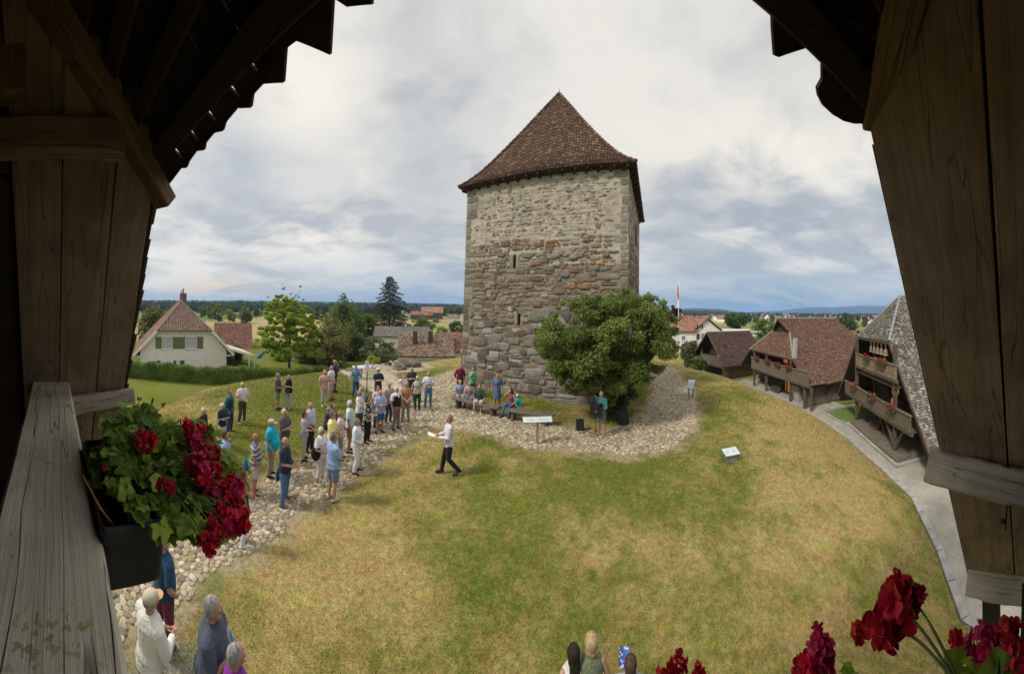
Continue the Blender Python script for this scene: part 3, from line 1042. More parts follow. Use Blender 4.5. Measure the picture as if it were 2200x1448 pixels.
W_RAIL = wood('grey_rail_wood', (.43, .38, .29), (.80, .73, .59), 1.0, 1.0, lichen=.8, gs=30)
W_GREY = wood('weathered_grey_wood', (.26, .22, .17), (.55, .49, .40), 1.0, .9, gs=34)
W_BOARD = wood('brown_board_wood', (.165, .113, .075), (.34, .25, .168), .8, .6, gs=26)
W_LATH = wood('shade_dark_lath_wood', (.040, .026, .016), (.085, .056, .035), .8, .5, gs=24)  # shade under the eaves is put into this dark lath colour
W_DARK = wood('shade_dark_wood', (.030, .020, .013), (.062, .042, .028), .6, .5, gs=22)  # darkness of the gallery inside is put into the wood colour
W_BEAM = wood('brown_beam_wood', (.15, .095, .055), (.30, .20, .12), .9, .6, gs=26)
mat_old_tile = M('old_clay_tile', (.13, .055, .035), .9, .3, 14, .5, coord='World', dirt=((.10, .09, .06), 22, .6))


def plank(name, mat, parent, o, xd, yd, L, Wd, T, bev=.006, rough_=0.004, cuts=24, hook=None):
    """board: starts at o, runs along xd for L, width along yd (centred), thickness along the normal (centred); slightly uneven"""
    xd = Vector(xd).normalized(); yd = Vector(yd); yd = (yd - xd * yd.dot(xd)).normalized(); zd = xd.cross(yd)
    mb = MB(); sec = []
    s0 = random.uniform(0, 99)
    for i in range(cuts + 1):
        x = L * i / cuts
        e_ = lambda k: (noise.noise(Vector((x * 2.2 + s0, k * 7.7, 0))) + .5 * noise.noise(Vector((x * 9 + s0, k * 3.1, 4)))) * rough_
        w, t = Wd / 2, T / 2; b = bev
        ring = [(-w + b + e_(1), -t), (w - b + e_(2), -t), (w + e_(2), -t + b), (w + e_(3), t - b), (w - b + e_(3), t), (-w + b + e_(4), t), (-w + e_(4), t - b), (-w + e_(1), -t + b)]
        if hook: ring = [(a + hook(x / L), c) for a, c in ring]
        sec.append([mb.vert((x, a, c + e_(5) * .3)) for a, c in ring])
    for a, b_ in zip(sec, sec[1:]):
        for q in range(8): mb.face((a[q], a[(q + 1) % 8], b_[(q + 1) % 8], b_[q]))
    mb.face(tuple(sec[0][::-1])); mb.face(tuple(sec[-1]))
    M4 = Matrix(((xd.x, yd.x, zd.x, o[0]), (xd.y, yd.y, zd.y, o[1]), (xd.z, yd.z, zd.z, o[2]), (0, 0, 0, 1)))
    return mb.build(name, mat, parent, mat=M4)


def gallery():
    g = thing('timber_gallery', 'dark weathered timber gallery and tiled eaves framing the view in the foreground', 'building', mat=GM)
    lx = lambda z: -(1.36 + (.54 - z) * .517)
    rxx = lambda z: .83 + (.59 - z) * .60
    # left cheek boards: run down the slope
    ld = Vector((-.517, 0, -1)).normalized(); rd = Vector((.60, 0, -1)).normalized()
    edges = [(-.18, .035), (.04, .265), (.27, .445)]
    for a, b in edges:
        zt = .62 + (.5 - (a + b) / 2)
        if b < 0: zt = min(zt, 1.3)
        zb_ = -1.65
        L = (zt - zb_) * math.hypot(1, .517)
        plank('wall_board', W_BOARD, g, gal(lx(zt), (a + b) / 2, zt), ld, (0, 1, 0), L * S, (b - a) * S, .03, .004, .003)
    for a, b in [(-.95, -.62), (-.62, -.26), (-.255, .112), (.122, .475)]:
        zt = .62 + (.5 - (a + b) / 2); zb_ = -2.23 + (.475 - b) * .05
        L = (zt - zb_) * math.hypot(1, .60)
        plank('wall_board', W_BOARD, g, gal(rxx(zt), (a + b) / 2, zt), rd, (0, 1, 0), L * S, (b - a) * S, .03, .004, .003)
    # flank roof skins outside the boards
    for sx, fx, dd, zb_, k in ((-1, lx, ld, -1.7, .517), (1, rxx, rd, -2.28, .6)):
        nrm = Vector((sx * 1, 0, k)).normalized()
        mb = MB()
        a = gal(fx(.60), .44, .60); b = gal(fx(zb_), .44, zb_); c = gal(fx(zb_), -1.4, zb_); d = gal(fx(.60), -1.4, .60)
        mb.slab([p + nrm * .055 for p in (gal(fx(.80), .24, .80), gal(fx(.59), .40, .59), gal(fx(.59), -1.4, .59), gal(fx(.80), -1.4, .80))], nrm * .018)
        mb.slab([p + nrm * .055 for p in (a, b, c, d)], nrm * .02)
        mb.build('roof_boarding', W_DARK, g)
        mb = MB()
        nt_ = 26 if sx < 0 else 32
        for i in range(nt_):
            z0 = .56 + (zb_ - .56) * i / nt_; z1 = .56 + (zb_ - .56) * (i + 1.25) / nt_
            yy = .497 + random.uniform(-.006, .010)
            p0 = gal(fx(z0), 0, z0) + nrm * (.080); p1 = gal(fx(z1), 0, z1) + nrm * (.080 + .030 + random.uniform(-.003, .006))
            q = [Vector((p0.x, yy * S, p0.z)), Vector((p1.x, (yy + random.uniform(-.004, .004)) * S, p1.z)), Vector((p1.x, .1, p1.z)), Vector((p0.x, .1, p0.z))]
            mb.slab(q, nrm * .016)
        mb.build('verge_tiles', mat_old_tile, g)
        # dark strip added as the shade of the gap just inside the verge
        p0 = gal(fx(.54), .462 if sx < 0 else .484, .54) + nrm * .055; p1 = gal(fx(zb_), .462 if sx < 0 else .484, zb_) + nrm * .055
        mb = MB(); mb.beam(p0, p1, .028, .05, up=nrm); mb.build('verge_shade_strip', W_DARK, g)
    # boarding and laths under the front hip of the roof
    hz = lambda y: .56 + (.5 - y) * 1.0
    mb = MB()
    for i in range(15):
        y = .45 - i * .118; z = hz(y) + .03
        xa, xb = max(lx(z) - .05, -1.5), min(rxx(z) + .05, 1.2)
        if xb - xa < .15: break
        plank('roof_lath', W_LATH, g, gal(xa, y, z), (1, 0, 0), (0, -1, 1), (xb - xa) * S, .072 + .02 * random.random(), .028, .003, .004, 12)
    # tiles seen from below, above the laths
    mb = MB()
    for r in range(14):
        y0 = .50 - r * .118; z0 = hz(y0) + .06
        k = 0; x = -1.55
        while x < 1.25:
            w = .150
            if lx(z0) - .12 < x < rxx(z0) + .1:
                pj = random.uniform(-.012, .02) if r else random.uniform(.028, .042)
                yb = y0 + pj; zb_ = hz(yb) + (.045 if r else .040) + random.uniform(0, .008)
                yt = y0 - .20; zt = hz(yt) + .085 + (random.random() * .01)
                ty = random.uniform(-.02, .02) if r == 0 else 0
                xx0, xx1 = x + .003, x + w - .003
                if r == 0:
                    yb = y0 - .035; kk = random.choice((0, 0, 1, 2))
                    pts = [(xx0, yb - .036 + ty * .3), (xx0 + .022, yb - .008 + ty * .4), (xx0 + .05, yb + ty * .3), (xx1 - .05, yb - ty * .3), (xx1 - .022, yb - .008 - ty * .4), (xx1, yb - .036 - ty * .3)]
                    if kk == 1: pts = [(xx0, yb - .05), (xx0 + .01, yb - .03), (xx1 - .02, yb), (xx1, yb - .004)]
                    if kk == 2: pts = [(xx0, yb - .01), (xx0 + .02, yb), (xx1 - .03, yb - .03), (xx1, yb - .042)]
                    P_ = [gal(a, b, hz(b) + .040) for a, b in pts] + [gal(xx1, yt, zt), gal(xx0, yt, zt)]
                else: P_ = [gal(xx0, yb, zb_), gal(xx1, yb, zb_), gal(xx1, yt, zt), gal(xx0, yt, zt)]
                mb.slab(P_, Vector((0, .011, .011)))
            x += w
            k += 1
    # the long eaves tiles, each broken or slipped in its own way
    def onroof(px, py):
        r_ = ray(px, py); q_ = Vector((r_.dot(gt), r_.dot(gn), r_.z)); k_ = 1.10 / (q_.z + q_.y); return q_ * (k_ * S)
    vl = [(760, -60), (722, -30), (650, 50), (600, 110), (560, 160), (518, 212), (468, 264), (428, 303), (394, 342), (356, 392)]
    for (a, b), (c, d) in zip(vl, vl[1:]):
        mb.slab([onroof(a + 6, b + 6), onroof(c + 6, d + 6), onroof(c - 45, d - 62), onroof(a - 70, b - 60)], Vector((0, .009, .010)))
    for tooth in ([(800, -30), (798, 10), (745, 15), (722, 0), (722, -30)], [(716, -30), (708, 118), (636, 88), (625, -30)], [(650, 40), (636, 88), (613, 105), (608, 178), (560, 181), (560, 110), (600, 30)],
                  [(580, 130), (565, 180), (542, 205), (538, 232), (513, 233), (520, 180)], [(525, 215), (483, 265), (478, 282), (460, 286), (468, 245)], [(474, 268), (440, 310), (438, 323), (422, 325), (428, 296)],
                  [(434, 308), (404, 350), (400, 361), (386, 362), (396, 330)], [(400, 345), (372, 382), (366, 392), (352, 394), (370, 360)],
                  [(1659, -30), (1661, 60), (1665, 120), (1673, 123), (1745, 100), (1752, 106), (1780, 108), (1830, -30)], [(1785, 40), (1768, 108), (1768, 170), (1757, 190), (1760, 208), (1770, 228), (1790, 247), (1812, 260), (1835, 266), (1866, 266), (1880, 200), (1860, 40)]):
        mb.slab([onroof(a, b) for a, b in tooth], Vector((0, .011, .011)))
    mb.build('roof_tiles', M('shade_dark_tile', (.045, .030, .024), .95, .3, 12, .5, coord='World'), g)  # shade of the roof underside is put into the tile colour
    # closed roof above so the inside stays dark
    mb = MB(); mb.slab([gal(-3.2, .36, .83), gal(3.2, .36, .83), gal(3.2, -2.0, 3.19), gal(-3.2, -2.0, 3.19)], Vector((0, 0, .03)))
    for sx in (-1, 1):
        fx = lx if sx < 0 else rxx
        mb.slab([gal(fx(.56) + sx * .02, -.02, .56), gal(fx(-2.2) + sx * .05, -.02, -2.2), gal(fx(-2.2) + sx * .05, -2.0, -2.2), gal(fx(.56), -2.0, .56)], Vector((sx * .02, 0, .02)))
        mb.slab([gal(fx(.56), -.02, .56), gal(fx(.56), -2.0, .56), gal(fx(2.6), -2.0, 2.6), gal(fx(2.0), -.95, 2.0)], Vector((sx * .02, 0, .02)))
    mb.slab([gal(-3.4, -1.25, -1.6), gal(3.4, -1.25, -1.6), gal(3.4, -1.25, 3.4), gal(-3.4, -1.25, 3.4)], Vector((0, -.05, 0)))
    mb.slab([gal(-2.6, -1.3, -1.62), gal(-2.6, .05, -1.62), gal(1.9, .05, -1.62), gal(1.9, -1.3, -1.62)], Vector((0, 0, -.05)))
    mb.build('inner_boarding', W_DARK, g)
    # hip rafters
    plank('hip_rafter', W_GREY if 0 else W_BEAM, g, gal(-1.385, .52, .475), (.26, -.46, .47), (.9, .45, 0), 1.7 * S, .085 * S, .085 * S, .008, .006)
    plank('hip_rafter', W_BEAM, g, gal(.872, .47, .60), (-.155, -.146, .155), (.5, -.6, 0), 1.3 * S, .10 * S, .085 * S, .008, .006)
    # wall plates
    plank('wall_plate', W_BOARD, g, gal(lx(.68) + .04, .28, .655), (0, -1, 0), (0, 0, 1), 1.5 * S, .13 * S, .10 * S, .008, .006)
    plank('post', W_BEAM, g, gal(-1.20, -.17, .78), (0, 0, 1), (0, 1, 0), 1.1 * S, .15 * S, .12 * S, .01, .008)
    plank('tie_beam', W_DARK, g, gal(-1.30, -.30, .92), (1, -.1, .1), (0, 0, 1), 2.3 * S, .14 * S, .12 * S, .01, .008)
    # the rail
    plank('rail', W_RAIL, g, gal(-1.90, -.013, -.54), (1, 0, 0), (0, 1, 0), 2.2 * S, .224 * S, .12 * S, .012, .005, 60)
    # cleats nailed over the boards
    plank('cleat', W_GREY, g, gal(lx(-.6) + .055, .505, -.585), (0, -1, -.12), (0, 0, 1), .42 * S, .105 * S, .055 * S, .01, .014, 30)
    plank('cleat', W_GREY, g, gal(rxx(-.78) - .06, .535, -.80), (0, -1, -.16), (.35, 0, 1), .95 * S, .165 * S, .065 * S, .012, .020, 40)
    plank('cleat', W_GREY, g, gal(rxx(-2.0) - .06, .47, -1.99), (0, -1, -.10), (.35, 0, 1), .8 * S, .19 * S, .06 * S, .012, .014, 30)
    plank('post', W_DARK, g, gal(rxx(-2.2) - .08, .30, -2.1), (0, 0, -1), (0, 1, 0), 1.9 * S, .13 * S, .12 * S, .01, .006)
    plank('post', W_DARK, g, gal(-1.5, -.06, -.62), (0, 0, -1), (0, 1, 0), 1.0 * S, .12 * S, .12 * S, .01, .006)
    plank('post', W_DARK, g, gal(.2, -.06, -.62), (0, 0, -1), (0, 1, 0), 1.0 * S, .12 * S, .12 * S, .01, .006)
    # iron hook and nails
    ir = M('rusty_iron', (.06, .045, .035), .7, .3, 20, .3, metal=.6)
    mb = MB(); bx = rxx(-.88) - .12
    c = gal(bx, .13, -.80)
    mb.tube([c + Vector((0, .035 * math.cos(a), .03 * math.sin(a))) for a in [i * .42 for i in range(15)]], .006, 6)
    mb.tube([gal(bx, .1, -.85), gal(bx + .0, .12, -.99), gal(bx + .04, .13, -1.12)], .007, 6)
    mb.ell(gal(bx + .01, .14, -1.06), (.02, .02, .015))
    mb.build('iron_hook', ir, g, smooth=True)
    mb = MB()
    for y, z in ((.17, -.585), (.17, -.64), (.42, -.56), (.43, -.61), (.30, -.60)): mb = MB(); mb.ell(gal(lx(z) + .09, y, z), (.006, .006, .006), 6, 4); mb.build('nail', ir, g)
    mb = MB()
    for pxx, pyy in ((337, 620), (326, 545)): pass
    mb.tube([gal(lx(-.0), .525, .0), gal(lx(-.02), .54, -.015), gal(lx(-.045), .53, -.035)], .0015, 5); mb.build('wire', ir, g)
    return g


gallery()

# ------------------------------------------------------------------ geraniums
mat_petal = None


def petalmat(name, c1, c2):
    m, k, b = newmat(name)
    at = k.new('ShaderNodeAttribute', attribute_name='Col')
    c = k.mix(at.outputs['Fac'], c1, c2)
    k.set(b.inputs['Base Color'], c); b.inputs['Roughness'].default_value = .5; b.inputs['Specular IOR Level'].default_value = .25
    b.inputs['Sheen Weight'].default_value = .15
    tr = k.new('ShaderNodeBsdfTranslucent'); k.set(tr.inputs[0], c)
    mx = k.new('ShaderNodeMixShader', i_0=.25, i_1=b.outputs[0], i_2=tr.outputs[0])
    out = [q for q in m.node_tree.nodes if q.type == 'OUTPUT_MATERIAL'][0]
    m.node_tree.links.new(mx.outputs[0], out.inputs[0])
    return m


PET_RED = petalmat('red_petal', (.36, .004, .016), (.78, .018, .045))
PET_MAG = petalmat('magenta_petal', (.42, .006, .07), (.70, .03, .14))
LEAF_G = leafmat('geranium_leaf', (.075, .17, .014), (.36, .50, .06), .4, .5)
STEM_G = M('geranium_stem', (.11, .16, .045), .6, .25, 20)
SEPAL = M('dry_sepal', (.15, .10, .05), .7, .3, 20)


def rand_dir():
    v = Vector((random.gauss(0, 1), random.gauss(0, 1), random.gauss(0, 1))); return v.normalized()


def petal(mb, c, d, side, L, Wd, cup, v):
    """rounded, cupped petal from c along d"""
    up = d.cross(side).normalized()
    rows = [(0, .12), (.3, .55), (.62, .95), (.86, .85), (1.0, .42)]
    ids = []
    wv = random.uniform(-.2, .2)
    for t, w in rows:
        r_ = []
        for s in (-1, -.5, 0, .5, 1):
            p = c + d * (L * t) + side * (Wd * .5 * w * s) + up * (cup * L * (t * t) - L * .12 * w * s * s + wv * L * .25 * s * t + random.uniform(-.03, .03) * L)
            r_.append(mb.vert(p))
        ids.append(r_)
    for a, b in zip(ids, ids[1:]):
        for q in range(4): mb.face((a[q], a[q + 1], b[q + 1], b[q]), (v, v, v))


def flower_head(name, c, r, mat, parent, nfl=24, axis=Vector((0, 0, 1)), sz=.5, flatten=1.0):
    mb = MB()
    for i in range(nfl):
        d = rand_dir()
        if d.dot(axis) < -.45: d = -d
        d.z *= flatten; d.normalize()
        cc = Vector(c) + d * r * random.uniform(.35, .75)
        nrm = (d + rand_dir() * .45).normalized()
        a = nrm.cross(rand_dir()).normalized(); b = nrm.cross(a)
        L = r * sz * random.uniform(.8, 1.15)
        v0 = random.uniform(.0, 1.0)
        for k in range(5):
            w = 2 * math.pi * (k + random.uniform(-.12, .12)) / 5
            dd = (a * math.cos(w) + b * math.sin(w) + nrm * random.uniform(.15, .7)).normalized()
            side = nrm.cross(dd).normalized()
            petal(mb, cc, dd, side, L, L * .95, random.uniform(-.25, .3), min(1, max(0, v0 + random.uniform(-.25, .25))))
    return mb.build(name, mat, parent, smooth=True)


def leaf(mb, c, nrm, r, v):
    """round scalloped geranium leaf"""
    a = nrm.cross(rand_dir()).normalized(); b = nrm.cross(a)
    K = 18; i0 = mb.vert(c - nrm * r * .12)
    ri = []; ro = []
    for k in range(K):
        w = 2 * math.pi * k / K
        notch = .35 if k == 0 else 1
        lob = (1 + .13 * math.cos(w * 5 + math.pi)) * notch
        rr_ = r * lob
        dz = nrm * (r * .16 * math.cos(w * 5) + r * random.uniform(-.06, .06))
        ri.append(mb.vert(c + (a * math.cos(w) + b * math.sin(w)) * rr_ * .55 + dz * .5))
        ro.append(mb.vert(c + (a * math.cos(w) + b * math.sin(w)) * rr_ + dz + nrm * r * random.uniform(-.22, .05)))
    for k in range(K):
        q = (k + 1) % K
        mb.face((i0, ri[k], ri[q]), (v, v, v)); vv = min(1, v + .12); mb.face((ri[k], ro[k], ro[q], ri[q]), (vv, vv, vv))


def bez(a, b, sag, k=8):
    a = Vector(a); b = Vector(b); m_ = (a + b) / 2 + Vector(sag)
    return [a * (1 - t) ** 2 + m_ * 2 * t * (1 - t) + b * t * t for t in [i / k for i in range(k + 1)]]


def rayL(px, py):
    r = ray(px, py); return Vector((r.dot(gt), r.dot(gn), r.z))


def planter_left():
    pl = thing('flower_box', 'long charcoal plastic flower box hanging on the grey rail at left', 'flower box', mat=GM @ Matrix.Translation(gal(-.81, .17, -.60)))
    o = gal(-.81, .17, -.60)
    pm = M('charcoal_plastic', (.030, .034, .040), .55, .12, 60, .15, coord='Object')
    mb = MB()
    def sec(f, z, th=0.0):       # rounded rectangle section
        hx, hy = .205 * S * f - th, .073 * S * f - th; cr = .022
        out = []
        for cx, cy, a0_ in ((hx - cr, hy - cr, 0), (-hx + cr, hy - cr, 90), (-hx + cr, -hy + cr, 180), (hx - cr, -hy + cr, 270)):
            for k in range(4):
                w = R(a0_ + 30 * k); out.append((cx + cr * math.cos(w), cy + cr * math.sin(w), z))
        return out
    levels = [(.90, 0, 0), (.955, .105 * S, 0), (1.0, .108 * S, 0), (1.02, .118 * S, 0), (1.02, .142 * S, 0), (1.0, .146 * S, 0), (.97, .146 * S, 0), (.95, .12 * S, .004), (.93, .02, .006)]
    rings = [[mb.vert(p) for p in sec(*l)] for l in levels]
    for a, b in zip(rings, rings[1:]):
        for q in range(16): mb.face((a[q], a[(q + 1) % 16], b[(q + 1) % 16], b[q]))
    mb.face(tuple(rings[0][::-1]))
    mb.build('box', pm, pl, smooth=False, bevel=.002)
    mb = MB()
    nx, ny = 40, 14
    ids = {}
    for i in range(nx + 1):
        for j in range(ny + 1):
            x = (-.5 + i / nx) * .38 * S; y = (-.5 + j / ny) * .128 * S
            ids[i, j] = mb.vert((x, y, .112 * S + .012 * noise.noise(Vector((x * 25, y * 25, 3))) + .006 * noise.noise(Vector((x * 90, y * 90, 3)))))
    for i in range(nx):
        for j in range(ny): mb.face((ids[i, j], ids[i + 1, j], ids[i + 1, j + 1], ids[i, j + 1]))
    mb.build('potting_soil', M('soil', (.035, .022, .014), .95, .4, 60, 1.0), pl, smooth=True)
    tw = MB(); a = rayL(178, 1040) * (.60 * S) ; b = rayL(248, 1135) * (.66 * S)
    tw.tube([a - o + Vector((0, .0, .02)), (a + b) / 2 - o, b - o], [.0022, .003, .0025], 6)
    tw.build('dry_twig', M('twig', (.30, .13, .05), .7, .2, 20), pl, smooth=True)
    # the plant
    g = thing('geranium', 'trailing ivy geranium with many crimson flower heads in the charcoal box at left', 'plant', mat=GM @ Matrix.Translation(gal(-.80, .17, -.50)))
    o = gal(-.80, .17, -.50)
    stems = MB(); lv = MB()
    heads = [(312, 950, .88, .050, 0), (400, 918, .96, .046, 0), (432, 925, 1.0, .038, 0), (420, 955, .92, .050, 1), (448, 975, .90, .048, 0), (425, 1000, .82, .050, 1), (437, 1032, .80, .044, 0),
             (478, 990, .96, .040, 0), (500, 1012, .93, .040, 0), (462, 1012, .86, .036, 0), (503, 1042, .84, .044, 1), (486, 1075, .80, .044, 0), (505, 1090, .78, .040, 0), (470, 1100, .76, .038, 0),
             (515, 1125, .74, .042, 0), (490, 1130, .72, .038, 1), (462, 1140, .70, .040, 0), (445, 1170, .66, .036, 0), (357, 1045, .74, .034, 0), (446, 942, 1.02, .03, 0), (222, 1006, .80, .012, 1), (523, 1105, .76, .026, 1),
             (478, 1048, .82, .034, 0), (455, 1060, .80, .032, 1), (492, 1112, .74, .034, 0)]
    for px, py, d, r, mg in heads:
        p = rayL(px, py) * d * .90 * S - o
        flower_head('flower_head', p, r * S * .66, PET_MAG if mg else PET_RED, g, 20, Vector((.3, .5, .6)).normalized(), .46)
        root = Vector((random.uniform(-.1, .1) * S, random.uniform(-.02, .05) * S, -.02))
        pts = bez(root, p, (0, .03, .14), 9)
        stems.tube(pts, [.0035] * 5 + [.0022] * 5, 5)
    # leaves: filling from the box out to the flowers
    n_ = 0
    while n_ < 560:
        px = random.uniform(195, 520); py = random.uniform(870, 1175)
        u = (px - 195) / 325
        # outline of the foliage in plan of the photo
        inside = (((px - 330) / 150) ** 2 + ((py - 1035) / 118) ** 2 < 1) or (((px - 285) / 62) ** 2 + ((py - 915) / 75) ** 2 < 1) or (((px - 450) / 70) ** 2 + ((py - 1060) / 100) ** 2 < 1) or (((px - 400) / 70) ** 2 + ((py - 950) / 45) ** 2 < 1)
        if not inside: continue
        if px > 440 and random.random() < .12: continue
        if px < 330 and py > 1035 and (px - 190) / 140 + (1140 - py) / 160 < .95: continue
        d = (1.04 - .42 * (py - 860) / 320 - .05 * (1 - u)) * random.uniform(.93, 1.10)
        p = rayL(px, py) * d * S - o
        if p.z < -.05 and p.y < .09 and p.x < .3 : continue
        if p.y < -.075: continue
        nn = (-(p + o).normalized() * .6 + Vector((0, .1, .8)) + rand_dir() * .65).normalized()
        leaf(lv, p, nn, random.uniform(.012, .026) * S, random.random() ** 1.3)
        n_ += 1
        if n_ % 3 == 0: stems.tube(bez(p - nn * .01, p * .6 + Vector((0, 0, -.02)), (0, 0, -.02), 4), .0018, 5)
    for i in range(46):
        px = random.uniform(262, 320); py = random.uniform(862, 985); d = 1.02 * random.uniform(.93, 1.05)
        p = rayL(px, py) * d * S - o
        leaf(lv, p, (Vector((0, 0, .7)) - (p + o).normalized() * .5 + rand_dir() * .6).normalized(), random.uniform(.014, .026) * S, random.uniform(.4, 1))
    for px, py in ((330, 862), (352, 870), (300, 858), (385, 905), (372, 918), (345, 905), (322, 885)):
        p = rayL(px, py) * 1.0 * S - o
        stems.tube(bez(rayL(285, 950) * S * .98 - o, p, (0, 0, .02), 6), .0016, 5)
        for k in range(3): stems.ell(p + rand_dir() * .008, (.004, .004, .007), 6, 4)
    for i in range(70):
        px = random.gauss(475, 30); py = random.gauss(1050, 60); d = .82 * random.uniform(.9, 1.1)
        p = rayL(px, py) * d * S - o
        for k in range(4): stems.tube([p, p + rand_dir() * .028], .0009, 4)
    lv.build('leaves', LEAF_G, g, smooth=True)
    stems.build('stems', STEM_G, g, smooth=True)


planter_left()


def geranium_right(label, headlist, leaves, rootpx, name='geranium'):
    root = rayL(*rootpx[:2]) * rootpx[2]
    g = thing(name, label, 'plant', mat=GM @ Matrix.Translation(root))
    stems = MB(); lv = MB()
    for px, py, d, r, mg, nfl, sz in headlist:
        p = rayL(px, py) * d - root
        flower_head('flower_head', p, r * .9, PET_MAG if mg else PET_RED, g, nfl, Vector((-.1, -.4, .8)).normalized(), sz)
        if r > .02: stems.tube(bez((0, 0, 0), p - Vector((0, 0, r * .3)), (random.uniform(-.01, .02), .02, .05), 10), [.0022] * 6 + [.0016] * 5, 6)
        for k in range(5): stems.tube([p - Vector((0, 0, r * .4)), p + rand_dir() * r * .5], .0011, 5)
    for px, py, d, r in leaves:
        p = rayL(px, py) * d - root
        leaf(lv, p, (Vector((0, -.3, 1)) + rand_dir() * .5).normalized(), r, random.uniform(.2, 1))
    stems.build('stem', STEM_G, g, smooth=True)
    if leaves: lv.build('leaves', LEAF_G, g, smooth=True)


geranium_right('large deep red geranium bloom on a long stem at the lower right corner', [(1925, 1288, .50, .040, 0, 20, .62), (1900, 1345, .49, .036, 0, 16, .66), (1965, 1290, .50, .022, 0, 7, .7), (1845, 1362, .50, .017, 0, 8, .75)],
               [], (2075, 1500, .42))
geranium_right('magenta geranium bloom left of the large deep red one', [(1760, 1375, .56, .024, 1, 12, .55), (1762, 1415, .55, .034, 1, 20, .5), (1735, 1440, .54, .030, 0, 18, .5)], [(1830, 1447, .52, .02)], (1800, 1560, .50))
geranium_right('pink and crimson geranium blooms at the right edge of the picture', [(2055, 1378, .52, .016, 0, 8, .6), (2110, 1392, .50, .034, 1, 22, .5), (2165, 1375, .50, .030, 0, 20, .5), (2185, 1420, .48, .034, 0, 20, .5), (2120, 1430, .49, .030, 1, 18, .5), (2085, 1402, .5, .018, 1, 9, .6)],
               [(2060, 1440, .47, .026), (2095, 1446, .46, .024), (2150, 1455, .45, .03)], (2150, 1560, .42))
geranium_right('small red geranium bloom at the bottom edge beside the seated visitors', [(1452, 1428, .55, .022, 0, 12, .55), (1500, 1446, .55, .016, 0, 8, .55), (1425, 1446, .54, .014, 0, 6, .6)], [], (1470, 1600, .5))
# ------------------------------------------------------------------ timber barns and houses
class Fr:
    """frame of a building: e along its front, m into its depth, z absolute height"""
    def __init__(s, o, e, zb=-3.0):
        s.o = Vector((o[0], o[1], 0)); s.e = Vector((e[0], e[1], 0)).normalized()
        m = Vector((s.e.y, -s.e.x, 0))
        if m.dot(s.o) < 0: m = -m
        s.m = m; s.base = Vector((o[0], o[1], zb))
    def __call__(s, e, m, z): return s.o + s.e * e + s.m * m + Vector((0, 0, z)) - s.base
    def wpt(s, e, m, z): return s(e, m, z) + s.base
    def E(s, px, m=0):
        r = azv(px); q = s.o + s.m * m
        # q + e*E = r*k
        det = s.e.x * -r.y + r.x * s.e.y
        k_e = (-q.x * -r.y + -r.x * q.y) / det * 1.0
        # solve E: q.x + E e.x = k r.x ; q.y + E e.y = k r.y
        return (q.y * r.x - q.x * r.y) / (s.e.x * r.y - s.e.y * r.x)
    def Z(s, px, py, m=0):
        e = s.E(px, m); p = s.wpt(e, m, 0); r = ray(px, py); k = math.hypot(p.x, p.y) / math.hypot(r.x, r.y)
        return 5 + r.z * k


